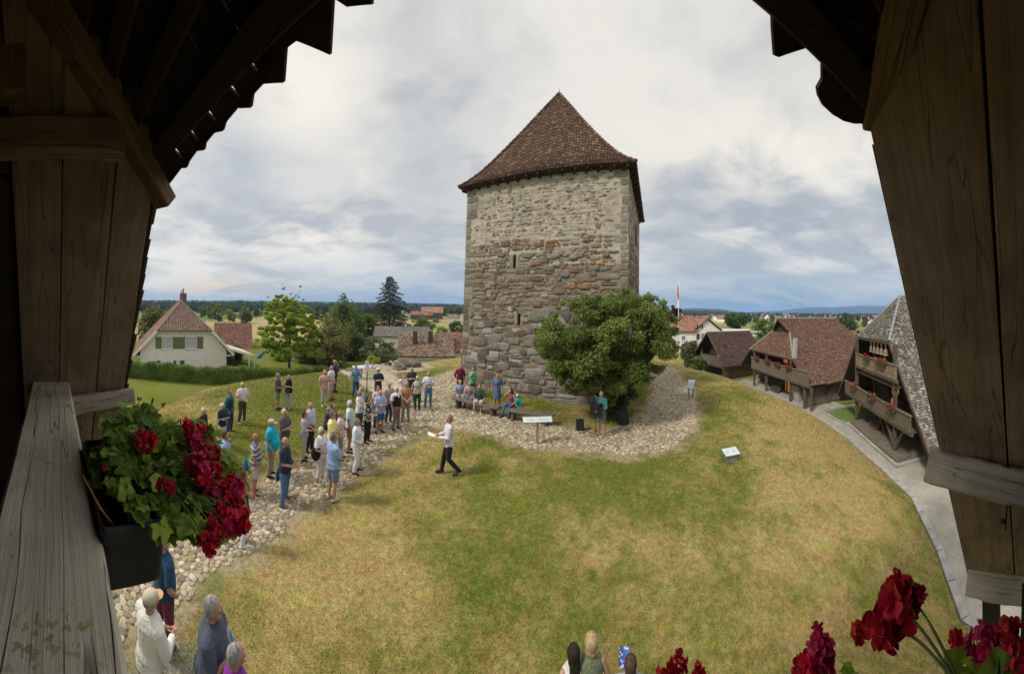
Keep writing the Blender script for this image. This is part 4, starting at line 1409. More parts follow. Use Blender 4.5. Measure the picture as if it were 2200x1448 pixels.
def roof(F, Wd, z0, z1, zr, depth, hm, hr, typ, pal, mat, tw, row, parent, rnd=True, gab=None, under=mat_dark_wood, th=.12, front=-.35, rear=True, ridge_mat=None, e_off=0, lift=.03, tth=.018):
    sl = (zr - z0) / (Wd / 2); e1 = (z1 - z0) / sl; c = Wd / 2
    X = lambda e, m, z: F(e + e_off, m, z)
    fr = front
    if typ == 'hip':
        near = [(0, fr, z0), (e1, fr, z1), (c, hm, zr), (c, depth - hr, zr), (e1, depth, z1), (0, depth, z0)]
        hips = [[(e1, fr, z1), (Wd - e1, fr, z1), (c, hm, zr)]]
    elif typ == 'gablet':
        e2 = (gab - z0) / sl; m2 = fr + (hm - fr) * (gab - z1) / (zr - z1)
        near = [(0, fr, z0), (e1, fr, z1), (e2, m2, gab), (c, m2 - .45, zr), (c, depth - hr, zr), (e1, depth, z1), (0, depth, z0)]
        hips = [[(e1, fr, z1), (Wd - e1, fr, z1), (Wd - e2, m2, gab), (e2, m2, gab)]]
    else:
        near = [(0, fr, z0), (c, fr, zr), (c, depth, zr), (0, depth, z0)]
        hips = []; hr = 0
    far = [(Wd - e, m, z) for e, m, z in near]
    mb = MB(); ub = MB()
    def convex_parts(pl):
        # split at the ridge-front vertex so that each part is convex
        if typ == 'gablet':
            a = pl
            return [[a[0], a[1], (a[1][0], depth, a[1][2]), a[6]], [a[1], a[2], (a[2][0], depth - hr * (a[2][2] - z1) / max(.01, zr - z1), a[2][2]), (a[1][0], depth, a[1][2])],
                    [a[2], a[3], a[4], (a[2][0], depth - hr * (a[2][2] - z1) / max(.01, zr - z1), a[2][2])]]
        return [pl]
    for pl, ed in ((near, 1), (far, 1)):
        for part in convex_parts(pl):
            tiles(mb, [X(*p) for p in part], F.m, tw, row, pal, rnd=rnd, lift=lift, th=tth)
        pts = [X(*p) for p in pl]
        ub.slab(pts, (0, 0, -th))
    for h in hips:
        tiles(mb, [X(*p) for p in h], F.e, tw, row, pal, rnd=rnd, lift=lift, th=tth)
        ub.slab([X(*p) for p in h], (0, 0, -th))
    if typ != 'gable' and rear and hr:
        h = [(e1, depth, z1), (Wd - e1, depth, z1), (c, depth - hr, zr)]
        tiles(mb, [X(*p) for p in h], F.e, tw * 1.5, row * 1.5, pal, rnd=rnd); ub.slab([X(*p) for p in h], (0, 0, -th))
    r = mb.build('roof', mat, parent)
    ub.build('roof_boarding', under, r)
    ridges = []
    if typ == 'hip': ridges = [((c, hm, zr), (c, depth - hr, zr)), ((e1, fr, z1), (c, hm, zr)), ((Wd - e1, fr, z1), (c, hm, zr))]
    elif typ == 'gablet': ridges = [((c, m2 - .45, zr), (c, depth - hr, zr)), ((e1, fr, z1), (e2, m2, gab)), ((Wd - e1, fr, z1), (Wd - e2, m2, gab))]
    else: ridges = [((c, fr, zr), (c, depth, zr))]
    for a, b in ridges:
        rb = MB(); a = X(*a) + Vector((0, 0, .05)); b = X(*b) + Vector((0, 0, .05)); L = (b - a).length; k = max(1, int(L / .35))
        for q in range(k):
            v = random.uniform(.8, 1.2)
            rb.tube([a.lerp(b, q / k) + Vector((0, 0, .015)), a.lerp(b, (q + 1.1) / k)], [.10, .08], 6, col=tuple(x * v for x in random.choice(pal)) if ridge_mat is None else (1, 1, 1))
        rb.build('ridge', ridge_mat or mat, r)
    return r, e1, sl


def log_wall(mb, F, e0, e1, m0, m1, z0, z1, h=.24, t=.16):
    """courses of squared logs between two plan points"""
    z = z0; i = 0
    while z < z1 - .05:
        hh = min(h, z1 - z); a = F(e0, m0, z + hh / 2); b = F(e1, m1, z + hh / 2)
        d = (b - a).normalized() * (.14 if i % 2 else .0)
        mb.beam(a - d, b + d, t + random.uniform(-.01, .015), hh - .018); z += hh; i += 1


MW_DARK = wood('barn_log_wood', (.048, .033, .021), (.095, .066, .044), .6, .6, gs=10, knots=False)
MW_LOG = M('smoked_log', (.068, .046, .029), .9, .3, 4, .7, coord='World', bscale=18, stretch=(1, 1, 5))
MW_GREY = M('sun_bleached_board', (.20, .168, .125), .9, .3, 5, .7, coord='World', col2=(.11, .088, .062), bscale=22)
MW_POST = M('grey_brown_post', (.12, .09, .062), .9, .3, 6, .6, coord='World', bscale=22)
MW_LIGHT = M('pale_larch_board', (.36, .28, .18), .85, .25, 4, .5, coord='World', col2=(.17, .125, .08), bscale=25)
M_LAMP = None


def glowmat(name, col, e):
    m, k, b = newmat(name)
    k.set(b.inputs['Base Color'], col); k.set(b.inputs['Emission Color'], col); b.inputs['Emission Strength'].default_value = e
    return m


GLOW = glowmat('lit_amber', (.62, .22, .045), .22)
FLR = leafmat('balcony_bloom', (.20, .012, .012), (.55, .06, .05), .2)
FLO = leafmat('balcony_bloom_orange', (.30, .05, .02), (.60, .15, .07), .2)
FLG = leafmat('balcony_green', (.03, .065, .012), (.10, .15, .03), .3)
M_BOX = M('brown_trough', (.08, .06, .045), .8, .2, 10)


def balcony_flowers(pos, wdir, ln, label, mat=FLR, group='flower boxes on the balconies of the barns'):
    t = thing('flower_box', label, 'flower box', pos, group=group)
    w = Vector(wdir).normalized()
    mb = MB(); mb.beam(-w * ln / 2, w * ln / 2, .20, .18); mb.build('trough', M_BOX, t)
    def scat(nm, mt, k, sz, zlo, zhi, sp):
        V = []; F = []
        c = rng.normal(0, 1, (k, 3)) * np.array([1, 1, 1])
        u = rng.uniform(-.5, .5, k) * (ln * 1.05); o = rng.normal(0, sp, k); z = rng.uniform(zlo, zhi, k)
        p = np.outer(u, w) + np.outer(o, (-w.y, w.x, 0)) + np.outer(z, (0, 0, 1))
        a = rng.normal(size=(k, 3)); a /= np.linalg.norm(a, axis=1)[:, None]; b = rng.normal(size=(k, 3)); b = np.cross(a, b); b /= np.linalg.norm(b, axis=1)[:, None]
        s = sz * rng.uniform(.6, 1.2, k)[:, None]
        V = np.stack([p - a * s, p - b * s, p + a * s, p + b * s], 1).reshape(-1, 3)
        npmesh(nm, V, np.arange(4 * k).reshape(-1, 4), mt, np.repeat(rng.random(k)[:, None], 3, 1), parent=t)
    scat('foliage', FLG, int(130 * ln + 60), .045, -.12, .2, .10)
    scat('blossoms', mat, int(90 * ln + 30), .05, -.05, .32, .13)


def parapet(F, e0, e1, m, z0, z1, parent, mat=MW_GREY, ret=1.2, horizontal=True):
    mb = MB(); nb = 3 if horizontal else 0
    if horizontal:
        hh = (z1 - z0) / nb
        for i in range(nb): mb.beam(F(e0 - .05, m, z0 + hh * (i + .5)), F(e1 + .05, m, z0 + hh * (i + .5)), .05, hh - .012)
    else:
        k = int(abs(e1 - e0) / .17)
        for i in range(k):
            e = e0 + (e1 - e0) * (i + .5) / k; dz = random.uniform(-.02, .02)
            mb.beam(F(e, m, z0 + dz), F(e, m, z1), .04 + random.uniform(-.006, .006), abs(e1 - e0) / k - .012, up=F.e)
    mb.build('parapet', mat, parent)
    mb = MB(); mb.beam(F(e0 - .1, m - .01, z1 + .045), F(e1 + .1, m - .01, z1 + .045), .13, .08); mb.build('handrail', MW_GREY, parent)
    mb = MB(); mb.beam(F(e0 - .12, m + .06, z0 - .085), F(e1 + .12, m + .06, z0 - .085), .16, .16); mb.build('sill_beam', MW_POST, parent)


def stairs(F, e, m0, m1, z0, z1, w, parent, along='m'):
    mb = MB(); k = 11
    for i in range(k):
        f = (i + .5) / k
        if along == 'm': a = F(e - w / 2, m0 + (m1 - m0) * f, z0 + (z1 - z0) * f); b = F(e + w / 2, m0 + (m1 - m0) * f, z0 + (z1 - z0) * f)
        else: a = F(m0 + (m1 - m0) * f, e - w / 2, z0 + (z1 - z0) * f); b = F(m0 + (m1 - m0) * f, e + w / 2, z0 + (z1 - z0) * f)
        mb.beam(a, b, .24, .05)
    for s in (-1, 1):
        if along == 'm': mb.beam(F(e + s * w / 2, m0, z0), F(e + s * w / 2, m1, z1), .06, .22)
        else: mb.beam(F(m0, e + s * w / 2, z0), F(m1, e + s * w / 2, z1), .06, .22)
    mb.build('stair', MW_POST, parent)


# ---------------------------------------------- shingled barn, nearest on the right
def shingle_barn():
    F = Fr((17.4, 6.5), (.65, .76), -3)
    t = thing('shingle_barn', 'tall dark timber barn with grey wooden shingles and two balconies, nearest on the right', 'barn', F.base)
    PAL_S = [(.25, .222, .18), (.19, .167, .135), (.30, .27, .225), (.155, .132, .105), (.22, .19, .15), (.38, .35, .30), (.13, .11, .088)]
    Wd = 13.2; z0 = -2.0; z1 = 3.3; sl = 1.233; zr = z0 + Wd / 2 * sl
    E0 = -4.3
    r, e1, _ = roof(F, Wd, z0, z1, zr, 10.5, 2.1, 2, 'hip', PAL_S, mat_shingle, .15, .155, t, rnd=False, e_off=E0, lift=.035, tth=.02, front=0.0, ridge_mat=M('zinc_flashing', (.30, .31, .32), .5, .1, 5, metal=.4))
    # curved foot of the flank, hooking under
    mb = MB()
    tiles(mb, [F(E0 - .03, -.02, z0 + .02), F(E0 - .03, 10.4, z0 + .02), F(E0 + .10, 10.4, z0 - .55), F(E0 + .10, -.02, z0 - .55)], F.m, .15, .155, PAL_S, rnd=False)
    mb.build('roof_foot', mat_shingle, t)
    # inner lining boards of the flanks
    for s in (0, 1):
        pl = [(E0 + .1, .02, z0 - .5), (E0 + e1 + .02, .02, z1 - .12), (E0 + e1 + .02, 1.9, z1 - .12), (E0 + .1, 1.9, z0 - .5)]
        if s: pl = [(E0 + Wd - (e - E0), m, z) for e, m, z in pl]
        mb = MB(); mb.slab([F(*p) for p in pl], F.e * (.05 if not s else -.05)); mb.build('flank_lining', MW_LOG, t)
        # verge board
        a = F(E0 if not s else E0 + Wd, -.03, z0 - .05); b = F(E0 + e1 if not s else E0 + Wd - e1, -.03, z1 - .05)
        mb = MB(); mb.beam(a, b, .05, .16, up=F.m.cross(b - a)); mb.build('verge_board', MW_POST, t)
    mb = MB(); mb.beam(F(E0 + e1, -.03, z1 - .09), F(E0 + Wd - e1, -.03, z1 - .09), .05, .14); mb.build('eave_board', MW_POST, t)
    ze = z1
    # body of logs set back behind the galleries
    w0, w1 = -1.7, 5.2; wm = 1.9
    lw = MB()
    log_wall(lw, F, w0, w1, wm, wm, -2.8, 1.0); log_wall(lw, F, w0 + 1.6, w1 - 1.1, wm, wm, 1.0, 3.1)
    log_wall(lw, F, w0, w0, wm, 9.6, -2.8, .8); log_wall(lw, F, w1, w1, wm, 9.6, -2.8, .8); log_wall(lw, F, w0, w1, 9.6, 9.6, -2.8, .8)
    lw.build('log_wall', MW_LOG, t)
    # doors and a lit opening
    for e, z, w, h, nm, mt in ((1.2, -2.7, 1.0, 1.9, 'door', MW_POST), (3.4, -2.7, .9, 1.8, 'door', MW_POST), (.3, -.2, .9, 1.8, 'door', MW_POST), (3.6, -.2, .8, 1.7, 'door', MW_POST)):
        mb = MB(); mb.slab([F(e, wm - .09, z), F(e + w, wm - .09, z), F(e + w, wm - .09, z + h), F(e, wm - .09, z + h)], F.m * -.04); d = mb.build(nm, mt, t)
        mb = MB()
        for a, b in (((e - .08, z), (e - .08, z + h + .1)), ((e + w + .08, z), (e + w + .08, z + h + .1)), ((e - .16, z + h + .08), (e + w + .16, z + h + .08))):
            mb.beam(F(a[0], wm - .10, a[1]), F(b[0], wm - .10, b[1]), .14, .10, up=F.m)
        mb.build('door_frame', MW_DARK, d)
    # floors
    zf1 = F.Z(1841, 852, .0); zf2 = F.Z(1841, 793, .0)
    for zf, a, b in ((zf1, F.E(1819, -.3) - .1, F.E(1958, -.3) + .1), (zf2, F.E(1842, -.2), F.E(1927, -.2))):
        mb = MB(); lo, hi = min(a, b), max(a, b); k = int((hi - lo) / .22)
        for i in range(k):
            e = lo + (hi - lo) * (i + .5) / k; mb.beam(F(e, -.22, zf - .05), F(e, wm - .1, zf - .05), (hi - lo) / k - .012, .05)
        mb.build('gallery_floor', MW_POST, t)
    # parapets, measured from the picture
    m = -.30
    a, b = F.E(1818, m), F.E(1957, m)
    z_t = F.Z(1885, 857, m); z_b = F.Z(1885, 884, m)
    parapet(F, min(a, b), max(a, b), m, z_b - .05, z_t, t)
    lowz = (z_t, z_b)
    a2, b2 = F.E(1841, m), F.E(1925, m)
    z_t2 = F.Z(1880, 773, m); z_b2 = F.Z(1880, 800, m)
    parapet(F, min(a2, b2), max(a2, b2), m, z_b2, z_t2, t, MW_LIGHT)
    # posts
    pe = [F.E(1841, -.15), F.E(1923, -.15)]
    for e in pe:
        mb = MB(); mb.beam(F(e, -.12, -2.75), F(e, -.12, 3.2), .20, .20, up=F.m); mb.build('post', MW_POST, t)
    for e in (F.E(1880, 1.0),):
        mb = MB(); mb.beam(F(e, 1.0, -2.75), F(e, 1.0, 3.2), .16, .16, up=F.m); mb.build('post', MW_POST, t)
    # curved braces under the lower gallery
    for e0_, e1_ in ((pe[1], pe[1] + 1.5), (pe[1], pe[1] - 1.3), (pe[0], pe[0] - 1.4)):
        mb = MB(); z_ = lowz[1] - .2
        pts = [F(e0_ + (e1_ - e0_) * f, -.10, z_ - 1.5 + 1.5 * math.sin(f * math.pi / 2)) for f in (0, .2, .4, .6, .8, 1)]
        for p, q in zip(pts, pts[1:]): mb.beam(p, q + (q - p) * .08, .11, .16, up=F.m)
        mb.build('brace', MW_POST, t)
    stairs(F, 2.6, .2, 1.6, -2.7, lowz[1], 1.0, t)
    mb = MB(); mb.beam(F(1.3, .5, -2.7), F(2.6, .5, lowz[1] - .1), .10, .16); mb.build('brace', MW_POST, t)
    mb = MB(); mb.beam(F(1.6, .9, lowz[0] - .9), F(3.0, .9, z_b2 - .1), .5, .05)
    mb.build('stair', MW_POST, t)
    # plank deck on the ground
    dk = MB(); de0, de1 = -2.0, F.E(1832, -.5)
    k = 17
    for i in range(k):
        mm = -.5 + (wm + .5) * (i + .5) / k; dk.beam(F(de0, mm, -2.72), F(de1, mm, -2.72), (wm + .5) / k - .012, .05)
    dk.beam(F(de0 - .05, -.55, -2.82), F(de1 + .1, -.55, -2.82), .16, .20); dk.beam(F(de0, -.5, -2.84), F(de0, wm, -2.84), .16, .18); dk.beam(F(de1, -.5, -2.84), F(de1, wm, -2.84), .16, .18)
    dk.build('deck', MW_GREY, t)
    pk = MB(); pk.slab([F(de0 - .3, -.8, -2.96), F(de1 + .3, -.8, -2.96), F(de1 + .3, 9.9, -2.96), F(de0 - .3, 9.9, -2.96)], (0, 0, .09)); pk.build('plinth', mat_kerb, t)
    # slanting end piece and ledge on the flank foot
    # cowbells under the eave, each a thing
    bellm = M('weathered_bell', (.27, .225, .15), .6, .3, 8, metal=.3); strap = M('leather_strap', (.20, .09, .045), .8, .3, 12)
    labs = ['leftmost cowbell hanging under the shingled eave', 'second cowbell from the left under the shingled eave', 'middle cowbell of the row under the shingled eave',
            'fourth cowbell from the left under the shingled eave', 'rightmost and largest cowbell under the shingled eave']
    for i, px in enumerate((1872, 1879, 1886.5, 1894.5, 1903.5)):
        e = F.E(px, .0); p = F.wpt(e, .0, ze - .12); sc = .8 + .09 * i
        b = thing('cowbell', labs[i], 'bell', p, group='cowbells hanging in a row under the barn eave')
        q = MB(); q.tube([(0, 0, -.36), (0, 0, -.42), (0, 0, -.58 * 1), (0, 0, -.72), (0, 0, -.76)], [.05 * sc, .10 * sc, .12 * sc, .15 * sc, .165 * sc], 12); q.build('bell', bellm, b, smooth=True)
        q = MB(); q.beam((-.03, 0, 0), (-.05, 0, -.38), .07, .02); q.beam((.03, 0, 0), (.05, 0, -.38), .07, .02); q.build('strap', strap, b)
    # amber curtains and lamp in the gallery
    for i, (px, py, w, h, lab) in enumerate(((1925, 832, .55, .95, 'amber lit cloth hanging in the upper gallery of the shingled barn'), (1921, 861, .45, .42, 'small amber lamp above the lower balcony of the shingled barn'))):
        e = F.E(px, 1.0); z = F.Z(px, py, 1.0)
        c_ = thing('hanging_cloth' if i == 0 else 'lantern', lab, 'cloth' if i == 0 else 'lamp', F.wpt(e, 1.0, z))
        q = MB(); q.tube([(0, 0, h / 2), (0, 0, h * .3), (0, 0, -h * .35), (0, 0, -h / 2)], [w * .18, w * .34, w * .42, w * .3], 10)
        q.build('shade', GLOW, c_, smooth=True)
        q = MB(); q.tube([(0, 0, h / 2), (0, 0, h / 2 + .3)], .01, 5); q.build('cord', mat_dark_wood, c_)
    # flower boxes
    for px, m_, zz_, lab, mt in ((1862, m - .14, z_t2, 'left red flower box on the upper balcony of the shingled barn', FLR), (1893, m - .14, z_t2, 'long orange flower box on the upper balcony of the shingled barn', FLO),
                                 (1834, m - .14, lowz[0], 'left flower box on the lower balcony of the shingled barn', FLO), (1873, m - .14, lowz[0], 'middle orange flower box on the lower balcony of the shingled barn', FLO),
                                 (1916, m - .14, lowz[0], 'bright red flower box at the right of the lower shingled barn balcony', FLR)):
        e = F.E(px, m_); balcony_flowers(F.wpt(e, m_, zz_ - .05), F.e, 1.1 if px == 1893 else .75, lab, mt)


shingle_barn()


# ---------------------------------------------- tiled barn in the middle right
def tiled_barn():
    F = Fr((20.9, 14.6), (.29, .956), -3)
    t = thing('tiled_barn', 'dark timber barn with a broad red-brown tiled half-hip roof, middle of the three barns', 'barn', F.base)
    PAL = [(.21, .105, .068), (.175, .088, .06), (.245, .128, .085), (.15, .078, .054), (.20, .11, .078), (.27, .165, .12), (.165, .10, .075)]
    Wd = 12.9; z0 = -1.07; sl = .84
    zr = z0 + Wd / 2 * sl
    roof(F, Wd, z0, .86, zr, 10.8, 2.1, 2.2, 'gablet', PAL, mat_tile, .19, .17, t, gab=3.0, front=-.1, ridge_mat=mat_ridge)
    e1 = (.86 - z0) / sl
    # gablet boards
    e2 = (3.0 - z0) / sl; m2 = -.1 + 2.2 * (3.0 - .86) / (zr - .86)
    mb = MB(); mb.slab([F(e2 + .05, m2 + .1, 2.9), F(Wd - e2 - .05, m2 + .1, 2.9), F(Wd / 2, m2 + .1, zr - .15)], F.m * .05); mb.build('gable_boards', MW_LOG, t)
    for s in (0, 1):
        a = F(0 if not s else Wd, -.13, z0); b = F(e1 if not s else Wd - e1, -.13, .86)
        mb = MB(); mb.beam(a, b, .05, .18, up=F.m.cross(b - a)); mb.build('verge_board', MW_POST, t)
        pl = [(.15, .0, z0 - .1), (e1, .0, .7), (e1, 1.8, .7), (.15, 1.8, z0 - .1)]
        if s: pl = [(Wd - e, m, z) for e, m, z in pl]
        mb = MB(); mb.slab([F(*p) for p in pl], F.e * (.04 if not s else -.04)); mb.build('flank_lining', MW_LOG, t)
    # zinc chimney flue on the hip
    e = F.E(1709, .25); zb_ = F.Z(1709, 770, .25); zt = F.Z(1709, 727, .25)
    mb = MB(); mb.beam(F(e, .25, zb_ - .2), F(e, .25, zt), .30, .30); mb.build('flue', M('pale_zinc', (.50, .54, .52), .45, .1, 5, metal=.35), t)
    # body
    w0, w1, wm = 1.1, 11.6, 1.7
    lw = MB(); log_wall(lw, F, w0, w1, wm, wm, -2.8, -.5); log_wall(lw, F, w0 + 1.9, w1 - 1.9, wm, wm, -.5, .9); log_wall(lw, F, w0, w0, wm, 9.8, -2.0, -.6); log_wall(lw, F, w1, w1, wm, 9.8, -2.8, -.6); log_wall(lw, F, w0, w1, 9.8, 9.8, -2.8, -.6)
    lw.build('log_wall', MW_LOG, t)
    pl = MB(); pl.slab([F(w0 - .25, -.3, -3.3), F(w1 + .3, -.3, -3.3), F(w1 + .3, 10.2, -3.3), F(w0 - .25, 10.2, -3.3)], (0, 0, .42)); pl.build('plinth', mat_kerb, t)
    # side face: plank infill between posts and braces
    sd_ = MB()
    for k in range(44):
        m_ = .1 + 9.6 * (k + .5) / 44; sd_.beam(F(.75, m_, -2.88), F(.75, m_, -1.0 ), .205, .05, up=F.e)
    sd_.build('side_boards', MW_GREY, t)
    for m_ in (-.05, 2.6, 5.4, 8.0):
        mb = MB(); mb.beam(F(.62, m_, -2.88), F(.62, m_, -.9), .22, .22, up=F.m); mb.build('post', MW_POST, t)
        if m_ > 0:
            for dm in (-1.0, 1.0):
                mb = MB(); mb.beam(F(.60, m_, -2.0), F(.60, m_ + dm, -.95), .12, .14); mb.build('brace', MW_POST, t)
    mb = MB(); mb.beam(F(.62, -.2, -.95), F(.62, 9.8, -.95), .2, .18); mb.build('wall_plate', MW_POST, t)
    # balcony
    m = -.25
    a, b = F.E(1616, m), F.E(1739, m)
    zt = F.Z(1680, 786, m); zb_ = F.Z(1680, 811, m)
    parapet(F, min(a, b), max(a, b), m, zb_, zt, t, MW_GREY, horizontal=False)
    mb = MB()
    for k in range(12): mm = m + 1.8 * (k + .5) / 12; mb.beam(F(min(a, b), mm, zb_), F(max(a, b), mm, zb_), .14, .05)
    mb.build('gallery_floor', MW_POST, t)
    for px in (1622, 1648, 1700, 1745):
        e = F.E(px, m + .15); mb = MB(); mb.beam(F(e, m + .17, -2.88), F(e, m + .17, .75 if px < 1710 else -1.1), .18, .18, up=F.m); mb.build('post', MW_POST, t)
    # lit doorway, stair, second door, stone block
    e = F.E(1695, wm - .1)
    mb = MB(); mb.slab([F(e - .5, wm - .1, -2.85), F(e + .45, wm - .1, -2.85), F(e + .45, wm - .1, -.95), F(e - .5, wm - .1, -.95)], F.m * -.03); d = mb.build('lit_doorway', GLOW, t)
    mb = MB()
    for de in (-.55, .5, .1): mb.beam(F(e + de, wm - .17, -2.88), F(e + de, wm - .17, -.9), .12, .10, up=F.m)
    mb.build('door_frame', MW_POST, d)
    es = F.E(1675, .9); stairs(F, es, .4, 1.5, -2.85, zb_, 1.2, t)
    mb = MB(); ea = F.E(1712, .8); mb.slab([F(ea - .9, .5, -2.88), F(ea + .3, .5, -2.88), F(ea + .3, 1.5, -2.88), F(ea - .9, 1.5, -2.88)], (0, 0, 1.3)); mb.build('stone_pier', mat_kerb, t)
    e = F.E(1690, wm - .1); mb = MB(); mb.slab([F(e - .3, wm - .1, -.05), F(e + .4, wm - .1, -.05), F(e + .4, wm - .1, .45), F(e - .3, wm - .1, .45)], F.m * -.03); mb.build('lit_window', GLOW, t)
    # brace post at the left end
    for px, lab in ((1627, 'far left flower box on the balcony of the tiled barn'), (1650, 'second flower box from the left on the tiled barn balcony'), (1672, 'third flower box from the left on the tiled barn balcony'), (1695, 'right green and red flower box on the tiled barn balcony')):
        e = F.E(px, m - .12); balcony_flowers(F.wpt(e, m - .12, zt - .02), F.e, .8, lab)
    # iron rail on low wall in front
    return F


FB = tiled_barn()


def small_barn():
    F = Fr((23.2, 27.5), (.06, .998), -3)
    t = thing('small_barn', 'small dark log store with a steep brown tiled gable roof, farthest of the three barns', 'barn', F.base)
    PAL = [(.115, .062, .050), (.10, .055, .045), (.13, .072, .058), (.09, .05, .042), (.12, .08, .068)]
    Wd = 7.8; z0 = -1.35; zr = 2.35
    roof(F, Wd, z0, z0, zr, 6.4, 0, 0, 'gable', PAL, mat_tile, .2, .19, t, front=-.6, ridge_mat=mat_ridge)
    lw = MB(); w0, w1 = 1.0, 6.8
    log_wall(lw, F, w0, w1, 1.0, 1.0, -3.0, -.2); log_wall(lw, F, w0 + 1.1, w1 - 1.1, 1.02, 1.02, -.2, 1.0); log_wall(lw, F, w0 + 2.1, w1 - 2.1, 1.02, 1.02, 1.0, 1.7)
    log_wall(lw, F, w1, w1, 1.0, 5.8, -3.0, -.7)
    lw.build('log_wall', MW_LOG, t)
    lw = MB(); log_wall(lw, F, w0, w0, -.1, 5.8, -3.2, -.9, h=.2); lw.build('side_wall', M('tan_log', (.23, .175, .115), .9, .3, 4, .6, coord='World', stretch=(1, 1, 5)), t)
    for s in (0, 1):
        a = F(0 if not s else Wd, -.63, z0); b = F(Wd / 2, -.63, zr)
        mb = MB(); mb.beam(a, b, .05, .16, up=F.m.cross(b - a)); mb.build('verge_board', MW_POST, t)
    m = -.2; a, b = F.E(1507, m), F.E(1553, m); zt = F.Z(1530, 765, m); zb_ = F.Z(1530, 783, m)
    parapet(F, min(a, b), max(a, b), m, zb_, zt, t, MW_GREY, horizontal=False)
    mb = MB(); mb.slab([F(min(a, b), m, zb_ - .1), F(max(a, b), m, zb_ - .1), F(max(a, b), 1.0, zb_ - .1), F(min(a, b), 1.0, zb_ - .1)], (0, 0, .06)); mb.build('gallery_floor', MW_POST, t)
    for px in (1508, 1554):
        e = F.E(px, m); mb = MB(); mb.beam(F(e, m + .12, -3.0), F(e, m + .12, .2), .15, .15, up=F.m); mb.build('post', MW_POST, t)
    e = F.E(1547, .9); z = F.Z(1547, 760, .9)
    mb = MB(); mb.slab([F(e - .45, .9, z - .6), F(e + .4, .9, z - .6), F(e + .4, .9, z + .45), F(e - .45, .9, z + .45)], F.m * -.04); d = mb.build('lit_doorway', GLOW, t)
    mb = MB()
    for de in (-.5, .0, .45): mb.beam(F(e + de, .82, z - .65), F(e + de, .82, z + .55), .09, .09, up=F.m)
    mb.build('door_frame', MW_POST, d)
    pl = MB(); pl.slab([F(.7, .2, -3.35), F(7.1, .2, -3.35), F(7.1, 6, -3.35), F(.7, 6, -3.35)], (0, 0, .3)); pl.build('plinth', mat_kerb, t)


small_barn()

# ---------------------------------------------- rendered houses
M_WALL = M('cream_render', (.86, .82, .74), .9, .06, 2, .3, coord='World', bscale=50)
M_WHITE = M('white_render', (.78, .77, .74), .9, .06, 2, .2, coord='World')
M_TRIM = M('white_paint', (.80, .79, .76), .6, .05, 8)
M_GLASS = M('window_glass', (.10, .12, .14), .12, .1, 3, spec=.6)
M_CURT = M('net_curtain', (.50, .53, .55), .8, .1, 20)
M_SHUT = M('olive_shutter', (.20, .215, .10), .7, .12, 12)
M_SHUTD = M('dark_shutter', (.035, .035, .035), .7, .12, 12)


def window(F, e0, e1, z0, z1, m, parent, shut=None, bars=(2, 3), curt=True, sw=None, frame_=True):
    wv = MB(); wv.slab([F(e0, m - .012, z0), F(e1, m - .012, z0), F(e1, m - .012, z1), F(e0, m - .012, z1)], F.m * -.02)
    w = wv.build('window', M_CURT if curt else M_GLASS, parent)
    if frame_:
        f = MB(); b = .05
        for a_, b_ in (((e0, z0), (e1, z0)), ((e0, z1), (e1, z1)), ((e0, z0), (e0, z1)), ((e1, z0), (e1, z1))): f.beam(F(a_[0], m - .05, a_[1]), F(b_[0], m - .05, b_[1]), .06, .07, up=F.m)
        for i in range(1, bars[0]): e = e0 + (e1 - e0) * i / bars[0]; f.beam(F(e, m - .048, z0), F(e, m - .048, z1), .03, .06 if i * 2 == bars[0] else .03, up=F.m)
        for i in range(1, bars[1]): z = z0 + (z1 - z0) * i / bars[1]; f.beam(F(e0, m - .046, z), F(e1, m - .046, z), .025, .025, up=F.m)
        f.build('frame', M_TRIM, w)
        s = MB(); s.beam(F(e0 - .1, m - .06, z0 - .07), F(e1 + .1, m - .06, z0 - .07), .16, .08); s.build('sill', M_TRIM, w)
    if shut:
        sw = sw or (e1 - e0) * .52
        for a, b in ((e0 - sw - .06, e0 - .06), (e1 + .06, e1 + sw + .06)):
            q = MB(); q.slab([F(a, m - .03, z0), F(b, m - .03, z0), F(b, m - .03, z1), F(a, m - .03, z1)], F.m * -.03)
            n_ = 9
            for i in range(n_): z = z0 + (z1 - z0) * (i + .5) / n_; q.beam(F(a + .04, m - .075, z), F(b - .04, m - .075, z), .02, .03)
            q.build('shutter', shut, parent)


